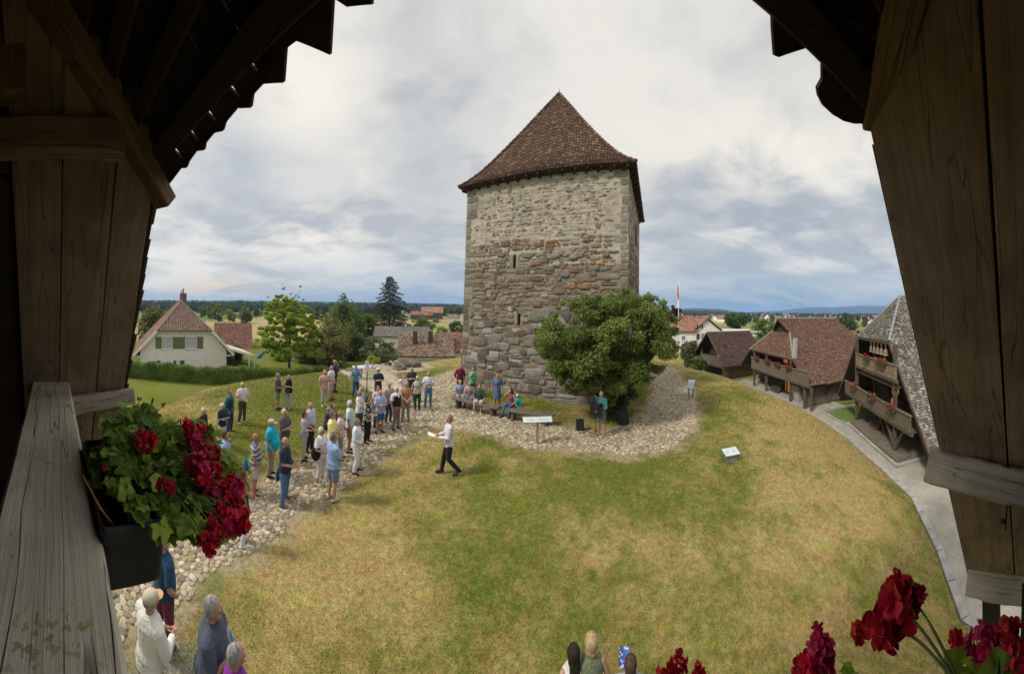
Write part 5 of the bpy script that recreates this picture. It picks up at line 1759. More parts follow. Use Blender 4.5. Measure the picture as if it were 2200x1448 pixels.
def cream_house():
    d = 42.0
    c = azv(396) * d
    e = azv(396); e = Vector((e.y, -e.x, 0)); e = (e + azv(396) * .10).normalized()
    Wd = 13.6
    F = Fr((c - e * Wd / 2)[:2], e, -4)
    t = thing('cream_house', 'cream rendered house with green shutters and a red-brown half-hip roof behind the hedge', 'house', F.base)
    PAL = [(.26, .13, .085), (.22, .115, .08), (.30, .155, .105), (.19, .10, .075), (.25, .15, .11)]
    z0, z1, zr = -2.0, 1.4, 5.3
    r, e1, sl = roof(F, Wd, z0, z1, zr, 15, 4.2, 3, 'hip', PAL, mat_tile, .32, .30, t, front=-.7, under=M_TRIM, th=.16, ridge_mat=mat_ridge)
    stn = MB(); 
    # walls
    k = .25
    wl = MB(); wl.slab([F(.9, 0, -4.3), F(Wd - .9, 0, -4.3), F(Wd - .9, 0, z0 + .55), F(Wd - e1 - .05, 0, z1 - .12), F(e1 + .05, 0, z1 - .12), F(.9, 0, z0 + .55)], F.m * 13.5)
    wl.build('wall', M_WALL, t)
    for s in (0, 1):      # white verge and eave boards
        a = F(0 if not s else Wd, -.74, z0 - .02); b = F(e1 if not s else Wd - e1, -.74, z1 - .02)
        mb = MB(); mb.beam(a, b, .06, .34, up=F.m.cross(b - a)); mb.build('verge_board', M_TRIM, t)
        so = MB(); so.slab([F(.1 if not s else Wd - .1, -.66, z0 - .18), F(1.0 if not s else Wd - 1.0, -.66, z0 - .18), F(1.0 if not s else Wd - 1.0, 13, z0 - .18), F(.1 if not s else Wd - .1, 13, z0 - .18)], (0, 0, .05)); so.build('soffit', M_TRIM, t)
    mb = MB(); mb.beam(F(e1 - .1, -.76, z1 - .07), F(Wd - e1 + .1, -.76, z1 - .07), .14, .12); mb.build('gutter', M('dark_gutter', (.06, .06, .065), .5, .1, 5, metal=.5), t)
    so = MB(); so.slab([F(e1, -.7, z1 - .22), F(Wd - e1, -.7, z1 - .22), F(Wd - e1, .05, z1 - .22), F(e1, .05, z1 - .22)], (0, 0, .06)); so.build('soffit', M_TRIM, t)
    for p0, p1, cu in ((349, 371, True), (399, 423, True)):
        a, b = F.E(p0, 0), F.E(p1, 0); a, b = min(a, b), max(a, b)
        zt = F.Z(385, 724, 0); zb_ = F.Z(385, 749, 0)
        window(F, a, b, zb_, zt, 0, t, M_SHUT, (4 if p0 > 380 else 3, 3 if p0 > 380 else 2), cu, sw=.85)
    for p0, p1 in ((337, 346), (373, 380), (387, 398)):
        a, b = sorted((F.E(p0, 0), F.E(p1, 0))); window(F, a, b, F.Z(360, 779, 0) - .6, F.Z(360, 774, 0), 0, t, None, (1, 1), False)
    # chimney
    e = Wd / 2 + .3; mb = MB(); mb.box((-.45, -.35, 0), (.45, .35, 2.0), Matrix.Translation(F(e, 4.9, zr - .8))); ch = mb.build('chimney', M('chimney_cladding', (.16, .10, .085), .8, .15, 4), r)
    mb = MB(); mb.tube([F(e, 4.9, zr + 1.2), F(e, 4.9, zr + 1.9)], .13, 8); mb.tube([F(e - .25, 4.9, zr + 1.2), F(e - .3, 4.9, zr + 1.6)], .08, 8); mb.build('cowl', M('dull_metal', (.3, .3, .3), .5, .1, 5, metal=.8), ch)
    # pale render panel and side skylight
    a, b = sorted((F.E(303, -.05), F.E(309, -.05)))
    # glazed side and pergola
    pg = thing('pergola', 'white pergola with a pale roof against the right side of the cream house', 'pergola', F.wpt(Wd - .6, 1, -4))
    o = F(Wd - .6, 1, -4)
    mb = MB(); A = F(Wd - .8, .5, -1.2) - o; B_ = F(Wd + 3.2, 0, -2.35) - o; C_ = F(Wd + 3.2, 7, -2.35) - o; D_ = F(Wd - .8, 7, -1.2) - o
    mb.slab([A, B_, C_, D_], (0, 0, .08)); mb.build('roof_panel', M('pale_roof_panel', (.58, .48, .40), .7, .1, 2), pg)
    mb = MB(); mb.beam(A + Vector((0, 0, -.1)), B_ + Vector((0, 0, -.1)), .10, .22); mb.beam(B_ + Vector((0, 0, -.1)), C_ + Vector((0, 0, -.1)), .10, .2); mb.build('frame', M_TRIM, pg)
    for p in (B_, C_, B_ - F.e * .8):
        mb = MB(); mb.beam(p + Vector((0, 0, -1.9)), p, .16, .16, up=F.m); mb.build('post', M_TRIM, pg)
    sk = MB(); q0 = F(Wd - 2.1, 3.2, z0 + 2.1 * sl + .16); sk.slab([q0, q0 + F.m * 1.0, q0 + F.m * 1.0 + (-F.e + Vector((0, 0, sl))) * .8, q0 + (-F.e + Vector((0, 0, sl))) * .8], Vector((0, 0, .05))); sk.build('skylight', M_TRIM, r)


cream_house()


def simple_house(name, label, cat, px0, px1, pyb, d, z_eave, z_ridge, zb, depth, walls, pal, typ='side', skew=0.0, tile=(.35, .34), wins=None, shut=None, chim=0, group=None, roofmat=None, over=.4):
    """typ side: eave faces us; typ gable: gable faces us"""
    cm = (px0 + px1) / 2; c = azv(cm) * d; v = azv(cm); e = Vector((v.y, -v.x, 0)); e = (e + v * skew).normalized()
    Wd = abs(px1 - px0) / FPX * d / max(.3, math.sqrt(1 - (skew / math.hypot(1, skew)) ** 2))
    F = Fr((c - e * Wd / 2)[:2], e, zb)
    t = thing(name, label, cat, F.base, group=group)
    rm = roofmat or mat_tile
    if typ == 'side':
        mb = MB(); ub = MB()
        for s in (0, 1):
            ml = -over if not s else depth + over
            pl = [F(-over, ml, z_eave), F(Wd + over, ml, z_eave), F(Wd + over, depth / 2, z_ridge), F(-over, depth / 2, z_ridge)]
            tiles(mb, pl, F.e, *tile, pal); ub.slab([p + Vector((0, 0, .0)) for p in pl], (0, 0, -.12))
        r = mb.build('roof', rm, t); ub.build('roof_boarding', mat_dark_wood, r)
        wl = MB(); wl.slab([F(0, 0, zb - .3), F(0, depth, zb - .3), F(0, depth, z_eave), F(0, depth / 2, z_ridge - .15), F(0, 0, z_eave)], F.e * Wd); wl.build('wall', walls, t)
    else:
        r, _, _ = roof(F, Wd + 2 * over, z_eave, z_eave, z_ridge, depth, 0, 0, 'gable', pal, rm, tile[0], tile[1], t, front=-over, e_off=-over)
        wl = MB(); wl.slab([F(0, 0, zb - .3), F(Wd, 0, zb - .3), F(Wd, 0, z_eave + .1), F(Wd / 2, 0, z_ridge - .2), F(0, 0, z_eave + .1)], F.m * (depth - .3)); wl.build('wall', walls, t)
    for (p0, p1, y0, y1) in (wins or []):
        a, b = sorted((F.E(p0, 0), F.E(p1, 0))); z1_, z0_ = F.Z((p0 + p1) / 2, y0, 0), F.Z((p0 + p1) / 2, y1, 0)
        window(F, a, b, z0_, z1_, -.01, t, shut, (2, 2), False)
    for i in range(chim):
        f = (i + 1) / (chim + 1) if typ == 'side' else .5
        q = MB(); p = F(Wd * f, depth * .42, z_ridge - .8); q.box((-.3, -.3, 0), (.3, .3, 1.9), Matrix.Translation(p)); q.build('chimney', M('chimney_cladding', (.16, .10, .085), .8, .15, 4), r)
    return F, t, r


PAL_R = [(.30, .13, .085), (.26, .115, .08), (.34, .16, .11), (.23, .105, .075), (.30, .17, .12)]
PAL_O = [(.42, .20, .125), (.37, .175, .11), (.46, .235, .15), (.33, .16, .105), (.42, .25, .18)]
PAL_B = [(.22, .14, .11), (.19, .12, .095), (.26, .17, .13), (.17, .11, .09), (.29, .20, .15), (.33, .25, .18)]
PAL_G = [(.22, .20, .18), (.26, .24, .21), (.19, .17, .15), (.24, .20, .17)]
simple_house('red_roof_house', 'low house with a plain red tiled roof behind the cream house', 'house', 462, 540, 760, 62, -4.2 + 0.0, .9, -6, 9, M_WHITE, PAL_R, 'side', chim=0)
Fl, tl, rl = simple_house('long_farmhouse', 'long low house with a brown and orange tiled roof and two chimneys beyond the lawn', 'house', 858, 975, 764, 52, -3.3, .15, -5, 9, M_WHITE, PAL_B + [(.36, .22, .14)], 'side')
for px, m_ in ((893, 2.2), (926, 2.6)):
    q = MB(); q.box((-.32, -.32, 0), (.32, .32, 2.3), Matrix.Translation(Fl(Fl.E(px, m_), m_, -1.6))); q.build('chimney', M('dark_chimney', (.06, .05, .05), .8, .15, 4), rl)
simple_house('tiled_annex', 'red tiled annex roof between the long house and the tower', 'house', 950, 1010, 760, 55, -2.9, .25, -5, 8, M_WHITE, PAL_R, 'side')
simple_house('grey_roof_house', 'long house with a weathered grey roof behind the brown tiled one', 'house', 806, 924, 720, 66, -1.5, .4, -6, 8, M_WHITE, PAL_G, 'side', roofmat=mat_shingle)
# white house on the right, gable towards us
Fw, tw_, rw = simple_house('white_house', 'large white house with dark shutters and an orange tiled roof right of the bush', 'house', 1493, 1548, 760, 62, 1.2, 3.6, -6, 16, M_WHITE, PAL_O, 'gable', skew=.45, shut=M_SHUTD,
                           wins=[(1501, 1507, 697, 706), (1490, 1498, 718, 729), (1512, 1516, 716, 728)])
simple_house('white_house_wing', 'long orange tiled wing of the white house beside the bush', 'house', 1440, 1497, 760, 60, 1.1, 3.7, -6, 9, M_WHITE, PAL_O, 'side', skew=.2, shut=None, wins=[(1465, 1473, 722, 731), (1464, 1471, 740, 750)], chim=1)
q = thing('flat_roof_building', 'low white building with a flat pale roof behind the small barn', 'house', azv(1580) * 88 + Vector((0, 0, -7)))
v = azv(1580); e_ = Vector((v.y, -v.x, 0)); mb = MB(); mb.slab([e_ * -7 + v * 0, e_ * 7, e_ * 7 + v * 9, e_ * -7 + v * 9], (0, 0, 6.2)); mb.build('wall', M_WHITE, q)
mb = MB(); mb.slab([e_ * -7.6 - v * .5 + Vector((0, 0, 6.2)), e_ * 7.6 - v * .5 + Vector((0, 0, 6.2)), e_ * 7.6 + v * 9.5 + Vector((0, 0, 6.2)), e_ * -7.6 + v * 9.5 + Vector((0, 0, 6.2))], (0, 0, .45)); mb.build('roof', M('pale_flat_roof', (.55, .54, .52), .8, .1, .5, coord='World'), q)
mb = MB(); mb.slab([e_ * 3.2 - v * .02 + Vector((0, 0, 3.6)), e_ * 4.6 - v * .02 + Vector((0, 0, 3.6)), e_ * 4.6 - v * .02 + Vector((0, 0, 5)), e_ * 3.2 - v * .02 + Vector((0, 0, 5))], v * -.05); mb.build('window', M_GLASS, q)
simple_house('red_roof_shed', 'small shed with a bright red roof between the tiled and the shingled barn', 'shed', 1800, 1838, 735, 75, -1.6, .6, -5, 8, M('pink_wall', (.45, .28, .22), .9), PAL_R, 'side')
simple_house('white_cottage', 'tiny pale blue and white cottage in the fields at right', 'house', 1793, 1809, 706, 210, -6.0, -1.8, -9, 9, M_WHITE, [(.55, .56, .60), (.5, .52, .56)], 'gable', tile=(1.2, 1.2))
# farm with orange roofs beyond the fields, centre left
simple_house('orange_farm_barn', 'wide farm barn with an orange roof beyond the fields left of the tower', 'barn', 905, 952, 672, 330, -1.5, 4.8, -9, 22, M('brown_wall', (.12, .09, .07), .9), PAL_O, 'side', tile=(3, 2.5))
simple_house('dull_red_farm_barn', 'long low farm barn with a dull red roof left of the orange one', 'barn', 882, 930, 672, 315, -3.8, .2, -9, 14, M('brown_wall', (.12, .09, .07), .9), PAL_R, 'side', tile=(3, 2.5))
simple_house('field_house', 'small white and brown farmhouse in the field beside the tower edge', 'house', 962, 988, 676, 300, -6.0, -1.8, -9, 10, M_WHITE, PAL_B, 'side', tile=(2, 2))

# villages far off: small houses copied into clusters
protos = []
for i, (pal, wm) in enumerate(((PAL_R, M_WHITE), (PAL_B, M_WHITE), (PAL_O, M('brown_wall', (.12, .09, .07), .9)))):
    F = Fr((0.0001, 0.0001), (1, 0), 0)
    t = thing('village_house', 'small tiled house among trees in the far village', 'house', (0, 0, 0), group='houses of the far villages')
    mb = MB()
    for s in (0, 1):
        pl = [Vector((-7, -5.2 if not s else 5.2, 4.2)), Vector((7, -5.2 if not s else 5.2, 4.2)), Vector((7, 0, 9)), Vector((-7, 0, 9))]
        tiles(mb, pl, (1, 0, 0), 3.4, 1.6, pal)
    mb.build('roof', mat_tile, t)
    mb = MB(); mb.slab([(-6.4, -4.6, -1), (-6.4, 4.6, -1), (-6.4, 4.6, 4.4), (-6.4, 0, 8.7), (-6.4, -4.6, 4.4)], (12.8, 0, 0)); mb.build('wall', wm, t)
    protos.append(t)
spots = [(1478, 330), (1500, 420), (1512, 380), (1528, 520), (1540, 460), (1548, 620), (1556, 400), (1486, 560), (1566, 700), (1652, 600), (1662, 720), (1676, 640), (1690, 800), (1702, 700), (1716, 900), (1730, 760), (1744, 620), (1790, 520), (1822, 640),
         (1808, 760), (1850, 900), (1858, 560), (1866, 420), (1880, 700), (1838, 480), (1890, 480), (1534, 800), (1600, 950), (1618, 820), (1640, 1000), (1770, 1000), (1784, 850),
         (968, 640), (1468, 700)]
used = set()
for i, (px, d) in enumerate(spots):
    k = i % 3; o = protos[k]
    if k in used: o = dup(protos[k])
    used.add(k)
    p = azv(px) * d
    o.location = (p.x, p.y, -9.1); o.rotation_euler = (0, 0, random.uniform(0, 3)); s_ = random.uniform(.75, 1.15); o.scale = (s_,) * 3
    o['label'] = ('small red tiled house among trees in the far village', 'small brown tiled house among trees in the far village', 'orange roofed barn among trees in the far village')[k]
    o['group'] = ('red roofed houses of the far villages', 'brown roofed houses of the far villages', 'orange roofed barns of the far villages')[k]
# ------------------------------------------------------------------ people
SKIN = {'l': (.52, .30, .21), 'm': (.44, .24, .16), 't': (.36, .185, .115)}
HAIRC = {'white': (.62, .60, .57), 'grey': (.30, .28, .26), 'dgrey': (.14, .125, .11), 'brown': (.075, .042, .024), 'dark': (.022, .015, .012), 'auburn': (.12, .028, .018), 'blond': (.42, .30, .15), 'tan': (.26, .18, .11)}


def skinmat(k):
    nm = 'skin_' + k
    if nm in MATS: return MATS[nm]
    m = M(nm, SKIN[k], .55, .10, 14, .15, spec=.35, bscale=60)
    b = [q for q in m.node_tree.nodes if q.type == 'BSDF_PRINCIPLED'][0]
    b.inputs['Subsurface Weight'].default_value = .06; b.inputs['Subsurface Radius'].default_value = (.02, .008, .004)
    return m


def cloth(col, pat=None, col2=(.8, .8, .8), sc=1.0):
    nm = 'cloth_%s_%s' % ('_'.join('%02d' % int(c * 99) for c in col), pat or 'plain') + ('_' + '_'.join('%02d' % int(c * 99) for c in col2) if pat else '')
    if nm in MATS: return MATS[nm]
    m, k, b = newmat(nm)
    v = k.new('ShaderNodeTexCoord').outputs['Object']
    base = col
    if pat == 'stripes':
        s = k.new('ShaderNodeSeparateXYZ', i_0=v)
        w = k.math('FRACT', k.math('MULTIPLY', s.outputs[2], 7.2 * sc))
        base = k.mix(k.math('LESS_THAN', w, .28), col, col2)
    elif pat == 'plaid':
        s = k.new('ShaderNodeSeparateXYZ', i_0=v)
        a = k.math('LESS_THAN', k.math('FRACT', k.math('MULTIPLY', s.outputs[0], 13 * sc)), .45)
        c = k.math('LESS_THAN', k.math('FRACT', k.math('MULTIPLY', s.outputs[2], 13 * sc)), .45)
        base = k.mix(k.math('MULTIPLY', k.math('ADD', a, c), .5), col, col2)
    elif pat in ('floral', 'print'):
        vo = k.new('ShaderNodeTexVoronoi', feature='F1'); k.set(vo.inputs['Vector'], v); vo.inputs['Scale'].default_value = (16 if pat == 'floral' else 26) * sc
        base = k.mix(k.ramp(vo.outputs['Distance'], .38, .46), col2, col)
    f = k.noise(v, 5, 4, .6)
    base = k.mix(k.math('MULTIPLY', k.ramp(f, .35, .7), .22), base, tuple(c * .62 for c in col))
    k.set(b.inputs['Base Color'], base)
    b.inputs['Roughness'].default_value = .9; b.inputs['Specular IOR Level'].default_value = .12
    b.inputs['Sheen Weight'].default_value = .1
    w_ = k.noise(v, 9, 3, .5, .8)
    bn = k.new('ShaderNodeBump', i_Strength=.35, i_Distance=.02, i_Height=w_)
    k.set(b.inputs['Normal'], bn.outputs[0])
    MATS[nm] = m
    return m


FOLD = bpy.data.textures.new('cloth_folds', 'CLOUDS'); FOLD.noise_scale = .11; FOLD.noise_depth = 2
M_EYE = M('eye_dark', (.02, .015, .012), .3, 0)
M_LIP = M('lip', (.36, .12, .09), .5, 0)
SHOE = {'black': (.02, .02, .022), 'white': (.68, .67, .65), 'brown': (.16, .08, .04), 'grey': (.10, .10, .11), 'tan': (.36, .25, .16), 'beige': (.45, .38, .30)}


def remesh(o, vox, it=3, fold=0.0):
    r = o.modifiers.new('remesh', 'REMESH'); r.mode = 'VOXEL'; r.voxel_size = vox; r.use_smooth_shade = True
    if it:
        s = o.modifiers.new('smooth', 'SMOOTH'); s.factor = .5; s.iterations = it
    if fold:
        d = o.modifiers.new('folds', 'DISPLACE'); d.texture = FOLD; d.strength = fold; d.mid_level = .5; d.texture_coords = 'LOCAL'
    return o


ARMS = {
    'down': [((.255, -.02, 1.15), (.275, .06, .90))] * 2,
    'cross': [((.255, .10, 1.15), (-.01, .205, 1.20)), ((.255, .10, 1.14), (-.03, .19, 1.15))],
    'clasp': [((.275, .01, 1.13), (.045, .19, .98)), ((.275, .01, 1.13), (.035, .19, .95))],
    'back': [((.27, -.10, 1.15), (.06, -.21, .97))] * 2,
    'hips': [((.37, -.07, 1.16), (.20, .05, 1.04))] * 2,
    'pocket': [((.29, -.06, 1.14), (.205, .05, .93))] * 2,
    'hold': [((.25, .05, 1.15), (.09, .32, 1.12))] * 2,
    'lowhold': [((.26, .05, 1.14), (.07, .28, 1.05))] * 2,
    'chin': [((.19, .19, 1.20), (.035, .16, 1.46)), ((.25, .12, 1.12), (-.10, .25, 1.17))],
    'hang': [((.255, -.02, 1.15), (.275, .06, .90)), ((.275, .03, 1.13), (.10, .25, 1.0))],
    'guitar': [((.28, -.02, 1.14), (.07, .25, 1.04)), ((.29, .10, 1.13), (.33, .28, 1.20))],
    'cane': [((.25, .10, 1.14), (.04, .30, 1.00)), ((.25, .10, 1.14), (.03, .30, .98))],
    'knees': [((.27, .12, 1.14), (.10, .34, .99))] * 2,
    'props': [((.30, -.22, 1.18), (.28, -.33, .93))] * 2,
    'shade': [((.25, .20, 1.40), (.06, .14, 1.58)), ((.27, .03, 1.13), (.10, .25, .98))],
    'book': [((.25, .10, 1.12), (.09, .34, 1.10))] * 2,
}


def person(px, py, h=1.70, f=90, sex='m', legs='stand', arms='down', hair='short', hc='grey', skin='m', top=(.5, .5, .5), pat=None, top2=(.8, .8, .8), sleeve='short', tuck=False, psc=1.0,
           bot='trousers', bc=(.3, .3, .3), shoe='black', girth=1.0, belly=0.0, cap=None, label='', lean=0.0, hl=0, near=False, vest=None, tied=None, gz=None, glasses=False, child=False, group=None, headturn=0):
    sit = {'stand': 0, 'walk': 0, 'stride': 0, 'sit': .46, 'ground': .80}[legs]
    eff = h - sit * h / 1.75
    # the spot on the ground from which the top of the head reaches this pixel
    r = ray(px, py); x = r.x * _T; y = r.y * _T; z = EYE.z + r.z * _T
    gzv = H(x, y) if gz is None else np.full_like(x, gz)
    d = z - (gzv + eff); w = np.where(d <= 0)[0]; i = int(w[0]); fr_ = d[i - 1] / (d[i - 1] - d[i]) if i else 0; t = _T[i - 1] + fr_ * (_T[i] - _T[i - 1])
    gx, gy = r.x * t, r.y * t; g0 = h1(gx, gy) if gz is None else gz
    a = (px - XC) / FPX
    azf = a + math.pi - R(f)
    p = thing('person', label, 'person', (gx, gy, g0 + .012), -azf, group)
    sc = h / 1.75
    if child: sc = h / 1.75
    p.scale = (sc, sc, sc)
    dist = t
    vox = .0065 if near else (.012 if dist < 11 else .016)
    it = 2
    dz = -sit
    wom = sex == 'f'
    sh = (.165 if wom else .19) * (1 + (girth - 1) * .4)
    # torso leans forward by lean radians about the hips
    hipz = .93 + dz
    def TL(q):
        q = Vector(q); yy, zz_ = q.y, q.z - hipz
        return Vector((q.x, yy * math.cos(lean) + zz_ * math.sin(lean), hipz + zz_ * math.cos(lean) - yy * math.sin(lean)))
    up = lambda q: TL((q[0], q[1], q[2] + dz))
    # legs
    if legs == 'stand':
        k_ = random.uniform(-.02, .05)
        L = [((.095, 0, .90), (.105 + k_ * .4, .02 + abs(k_), .49), (.115 + k_, -.02, .085)), ((-.095, 0, .90), (-.11, .0, .49), (-.125, -.03, .085))]; td = [(.06, 1), (-.06, 1)]
    elif legs == 'stride':
        L = [((.095, 0, .90), (.16, .05, .49), (.22, .02, .085)), ((-.095, 0, .90), (-.13, .03, .49), (-.17, -.04, .085))]; td = [(.15, 1), (-.15, 1)]
    elif legs == 'walk':
        L = [((.095, 0, .89), (.10, .13, .50), (.10, .20, .09)), ((-.095, 0, .89), (-.10, .02, .48), (-.10, -.29, .15))]; td = [(0, 1), (0, .85)]
    elif legs == 'sit':
        L = [((.10, 0, .48), (.15, .43, .50), (.16, .46 + random.uniform(-.08, .1), .085)), ((-.10, 0, .48), (-.15, .43, .50), (-.17, .44 + random.uniform(-.1, .1), .085))]; td = [(.1, 1), (-.1, 1)]
    else:
        L = [((.10, 0, .13), (.15, .36, .42), (.12, .66, .09)), ((-.10, 0, .13), (-.18, .42, .30), (-.10, .80, .08))]; td = [(.1, 1), (-.1, 1)]
    g = girth
    rings = [(.84, .150, .115, 0), (.92, .168, .122, 0), (1.0, .158 if wom else .160, .116, .0), (1.09, .132 if wom else .152, .104, .01), (1.20, .142 if wom else .163, .112, .01), (1.30, .155 if wom else .178, .120 + (.018 if wom else 0), .015),
             (1.39, .158 if wom else .182, .108, .0), (1.445, .125 if wom else .14, .085, -.005), (1.49, .062, .062, -.008)]
    def torso(mb, off, z0, z1, n=16, bell=0):
        pts = []; rad = []
        for z, rx_, ry_, yo in rings:
            if z < z0 - 1e-6 or z > z1 + 1e-6: continue
            bb = belly * math.exp(-((z - 1.06) / .13) ** 2)
            fl = bell * max(0, (1.0 - z))
            pts.append(up((0, yo + bb * .5, z))); rad.append((rx_ * (1 + (g - 1)) + off + bb * .3 + fl, ry_ * (1 + (g - 1) * 1.3) + off + bb * .5 + fl))
        mb.tube(pts, rad, n)
    body = MB(); torso(body, 0, .84, 1.49)
    body.tube([up((0, -.008, 1.44)), up((0, .0, 1.54))], [.058 * (1 + (g - 1) * .5), .052], 12)
    hc_ = (0, .018, 1.632)
    hm = Matrix.Rotation(R(headturn), 3, 'Z')
    def hd(q): q = hm @ Vector(q); return up((hc_[0] + q.x, hc_[1] + q.y, hc_[2] + q.z))
    hs_ = 1.16 if child else 1.04
    rot = Matrix.Rotation(-lean, 3, 'X')
    def he(mb, q, r3, nu=14, nv=10): mb.ell(hd(Vector(q) * hs_), [c * hs_ for c in r3], nu, nv, mat=rot @ hm)
    he(body, (0, -.006, .008), (.075, .093, .108), 18, 12)
    he(body, (0, .022, -.052), (.055, .062, .058)); he(body, (0, .068, -.085), (.022, .018, .018))
    he(body, (0, .092, -.014), (.013, .020, .016)); he(body, (0, .086, .010), (.009, .012, .022))
    for s in (-1, 1):
        he(body, (s * .074, -.004, -.008), (.010, .018, .030)); he(body, (s * .034, .072, -.032), (.022, .018, .020)); he(body, (s * .030, .080, .030), (.024, .010, .009))
    A = ARMS[arms]
    hands = []
    for s, (el, wr) in zip((1, -1), A):
        S0 = up((s * sh * .96, -.005, 1.405)); El = up((s * el[0] * (1 + (g - 1) * .5), el[1], el[2])); Wr = up((s * wr[0], wr[1] + belly * .6, wr[2]))
        body.tube([S0, S0.lerp(El, .35), El, El.lerp(Wr, .35), Wr], [.052, .050 * g, .040, .041, .027], 12, round_=True)
        fd = (Wr - El).normalized()
        if arms in ('cross',): fd = (fd + Vector((0, .0, -.1))).normalized()
        sd_ = fd.cross(Vector((0, 0, 1))); sd_ = sd_.normalized() if sd_.length > .2 else Vector((1, 0, 0))
        if arms in ('down', 'pocket', 'props', 'hang'): sd_ = Vector((0, 1, 0)) - fd * fd.y; sd_.normalize()
        nn = fd.cross(sd_).normalized()
        if nn.dot(Vector((-s, 0, 0))) < 0: nn = -nn
        pc = Wr + fd * .05
        body.tube([Wr, pc, Wr + fd * .085], [(.026, .021), (.036, .017), (.034, .013)], 10, round_=True)
        for q in range(4):
            o = (q - 1.5) * .018; ln = (.062, .074, .070, .056)[q]
            b0 = Wr + fd * .08 + sd_ * o; cur = random.uniform(.25, .5)
            b1 = b0 + (fd + nn * cur * .5).normalized() * ln * .5; b2 = b1 + (fd + nn * cur * 2.0).normalized() * ln * .5
            body.tube([b0, b1, b2], [.0088, .0082, .007], 6, round_=True)
        t0 = Wr + fd * .03 + sd_ * .028; body.tube([t0, t0 + (fd * .6 + sd_ * .7 + nn * .3).normalized() * .035, t0 + (fd * .9 + sd_ * .5 + nn * .6).normalized() * .062], [.012, .0105, .008], 6, round_=True)
        hands.append((Wr, fd, sd_, nn, El, S0))
    for (hp, kn, an) in L:
        hp, kn, an = Vector(hp), Vector(kn), Vector(an)
        body.tube([hp, hp.lerp(kn, .4), kn, kn.lerp(an, .3), kn.lerp(an, .7), an], [.085 * g, .078 * g, .054, .056, .042, .034], 12, round_=True)
    bo = body.build('body', skinmat(skin), p); remesh(bo, vox, it)
    bc_ = bc
    # shirt
    sm = cloth(top, pat, top2, psc)
    sb = MB(); hem = 1.0 if tuck else .84
    if sleeve == 'dress': hem = .84
    torso(sb, .024, hem, 1.49, 18, .10 if not tuck else 0)
    sb.tube([up((0, -.006, 1.40)), up((0, -.004, 1.475)), up((0, -.004, 1.50))], [(.15, .11), (.088, .080), (.070, .068)], 14)
    if sleeve != 'none':
        for s in (-1, 1): sb.tube([up((s * .03, -.008, 1.44)), up((s * sh * .6, -.006, 1.432)), up((s * sh * .98, -.005, 1.405))], [.066, .068, .074 * g], 12, round_=True)
        for (Wr, fd, sd_, nn, El, S0) in hands:
            if sleeve == 'short': sb.tube([S0 + Vector((0, 0, .005)), S0.lerp(El, .45), S0.lerp(El, .80)], [.076 * g, .075 * g, .070], 12)
            else: sb.tube([S0 + Vector((0, 0, .005)), S0.lerp(El, .5), El, El.lerp(Wr, .5), El.lerp(Wr, .93 if sleeve == 'long' else .45)], [.076 * g, .072 * g, .062, .056, .046], 12)
    else:
        for s in (-1, 1): sb.tube([up((s * .02, -.005, 1.43)), up((s * sh * .5, 0, 1.435)), up((s * sh * .72, 0, 1.425))], [.07, .062, .058], 10)
    if sleeve == 'dress' or bot == 'dress': sb.tube([Vector((0, 0, .95 + dz)), Vector((0, .01, .72 + dz)), Vector((0, .01, .48 + dz))], [(.175, .13), (.20, .16), (.225, .18)], 18)
    so = sb.build('dress' if bot == 'dress' else ('shirt' if sex == 'm' else 'blouse'), sm, p); remesh(so, vox, it, .016)
    if vest:
        vb = MB(); torso(vb, .030, 1.0, 1.39, 18)
        for s in (-1, 1): vb.tube([up((s * .09, -.03, 1.34)), up((s * .11, -.02, 1.45))], [.075, .05], 10)
        vo = vb.build('vest', cloth(vest), p); remesh(vo, vox, it, .012)
        fb = MB(); fb.tube([up((0, .125, 1.02)), up((0, .14, 1.2)), up((0, .13, 1.40))], [(.05, .02), (.055, .03), (.045, .03)], 10); fb.build('shirt_front', sm, p, smooth=True)
    # lower clothing
    if bot in ('trousers', 'shorts', 'capri', 'skirt', 'leggings'):
        tb = MB(); ext = {'trousers': 1.0, 'shorts': None, 'capri': .62, 'skirt': None, 'leggings': 1.0}[bot]; o_ = .006 if bot == 'leggings' else .016
        pts = [Vector((0, 0, z + dz)) for z in (.86, .92, 1.0)]
        if sit: pts = [up((0, 0, z)) for z in (.86, .92, 1.0)]
        tb.tube(pts, [(.150 * g + o_, .118 * g + o_), (.170 * g + o_, .126 * g + o_), (.162 * g + o_, .122 * g + o_ + belly * .3)], 16)
        if bot == 'skirt':
            tb.tube([Vector((0, 0, .95 + dz)), Vector((0, .01, .70 + dz)), Vector((0, .01, .50 + dz))], [(.18, .14), (.20, .16), (.22, .18)], 16)
        for (hp, kn, an) in L:
            hp, kn, an = Vector(hp), Vector(kn), Vector(an)
            if bot in ('trousers', 'capri', 'leggings'):
                e = kn.lerp(an, ext if ext < 1 else 1.02)
                fl = 0 if bot == 'leggings' else .016
                tb.tube([hp, hp.lerp(kn, .4), kn, kn.lerp(e, .5), e], [.090 * g + o_, .083 * g + o_, .060 + o_, .055 + o_ * 1.0, .042 + fl + (.02 if ext < 1 else 0)], 12)
            elif bot == 'shorts':
                tb.tube([hp, hp.lerp(kn, .45), hp.lerp(kn, .92)], [.092 * g + o_, .090 * g + o_, .078 + o_], 12)
        nm = {'trousers': 'trousers', 'shorts': 'shorts', 'capri': 'capri_trousers', 'skirt': 'skirt', 'leggings': 'leggings'}[bot]
        to = tb.build(nm, cloth(bc_), p); remesh(to, vox, it, .014 if bot != 'leggings' else .004)
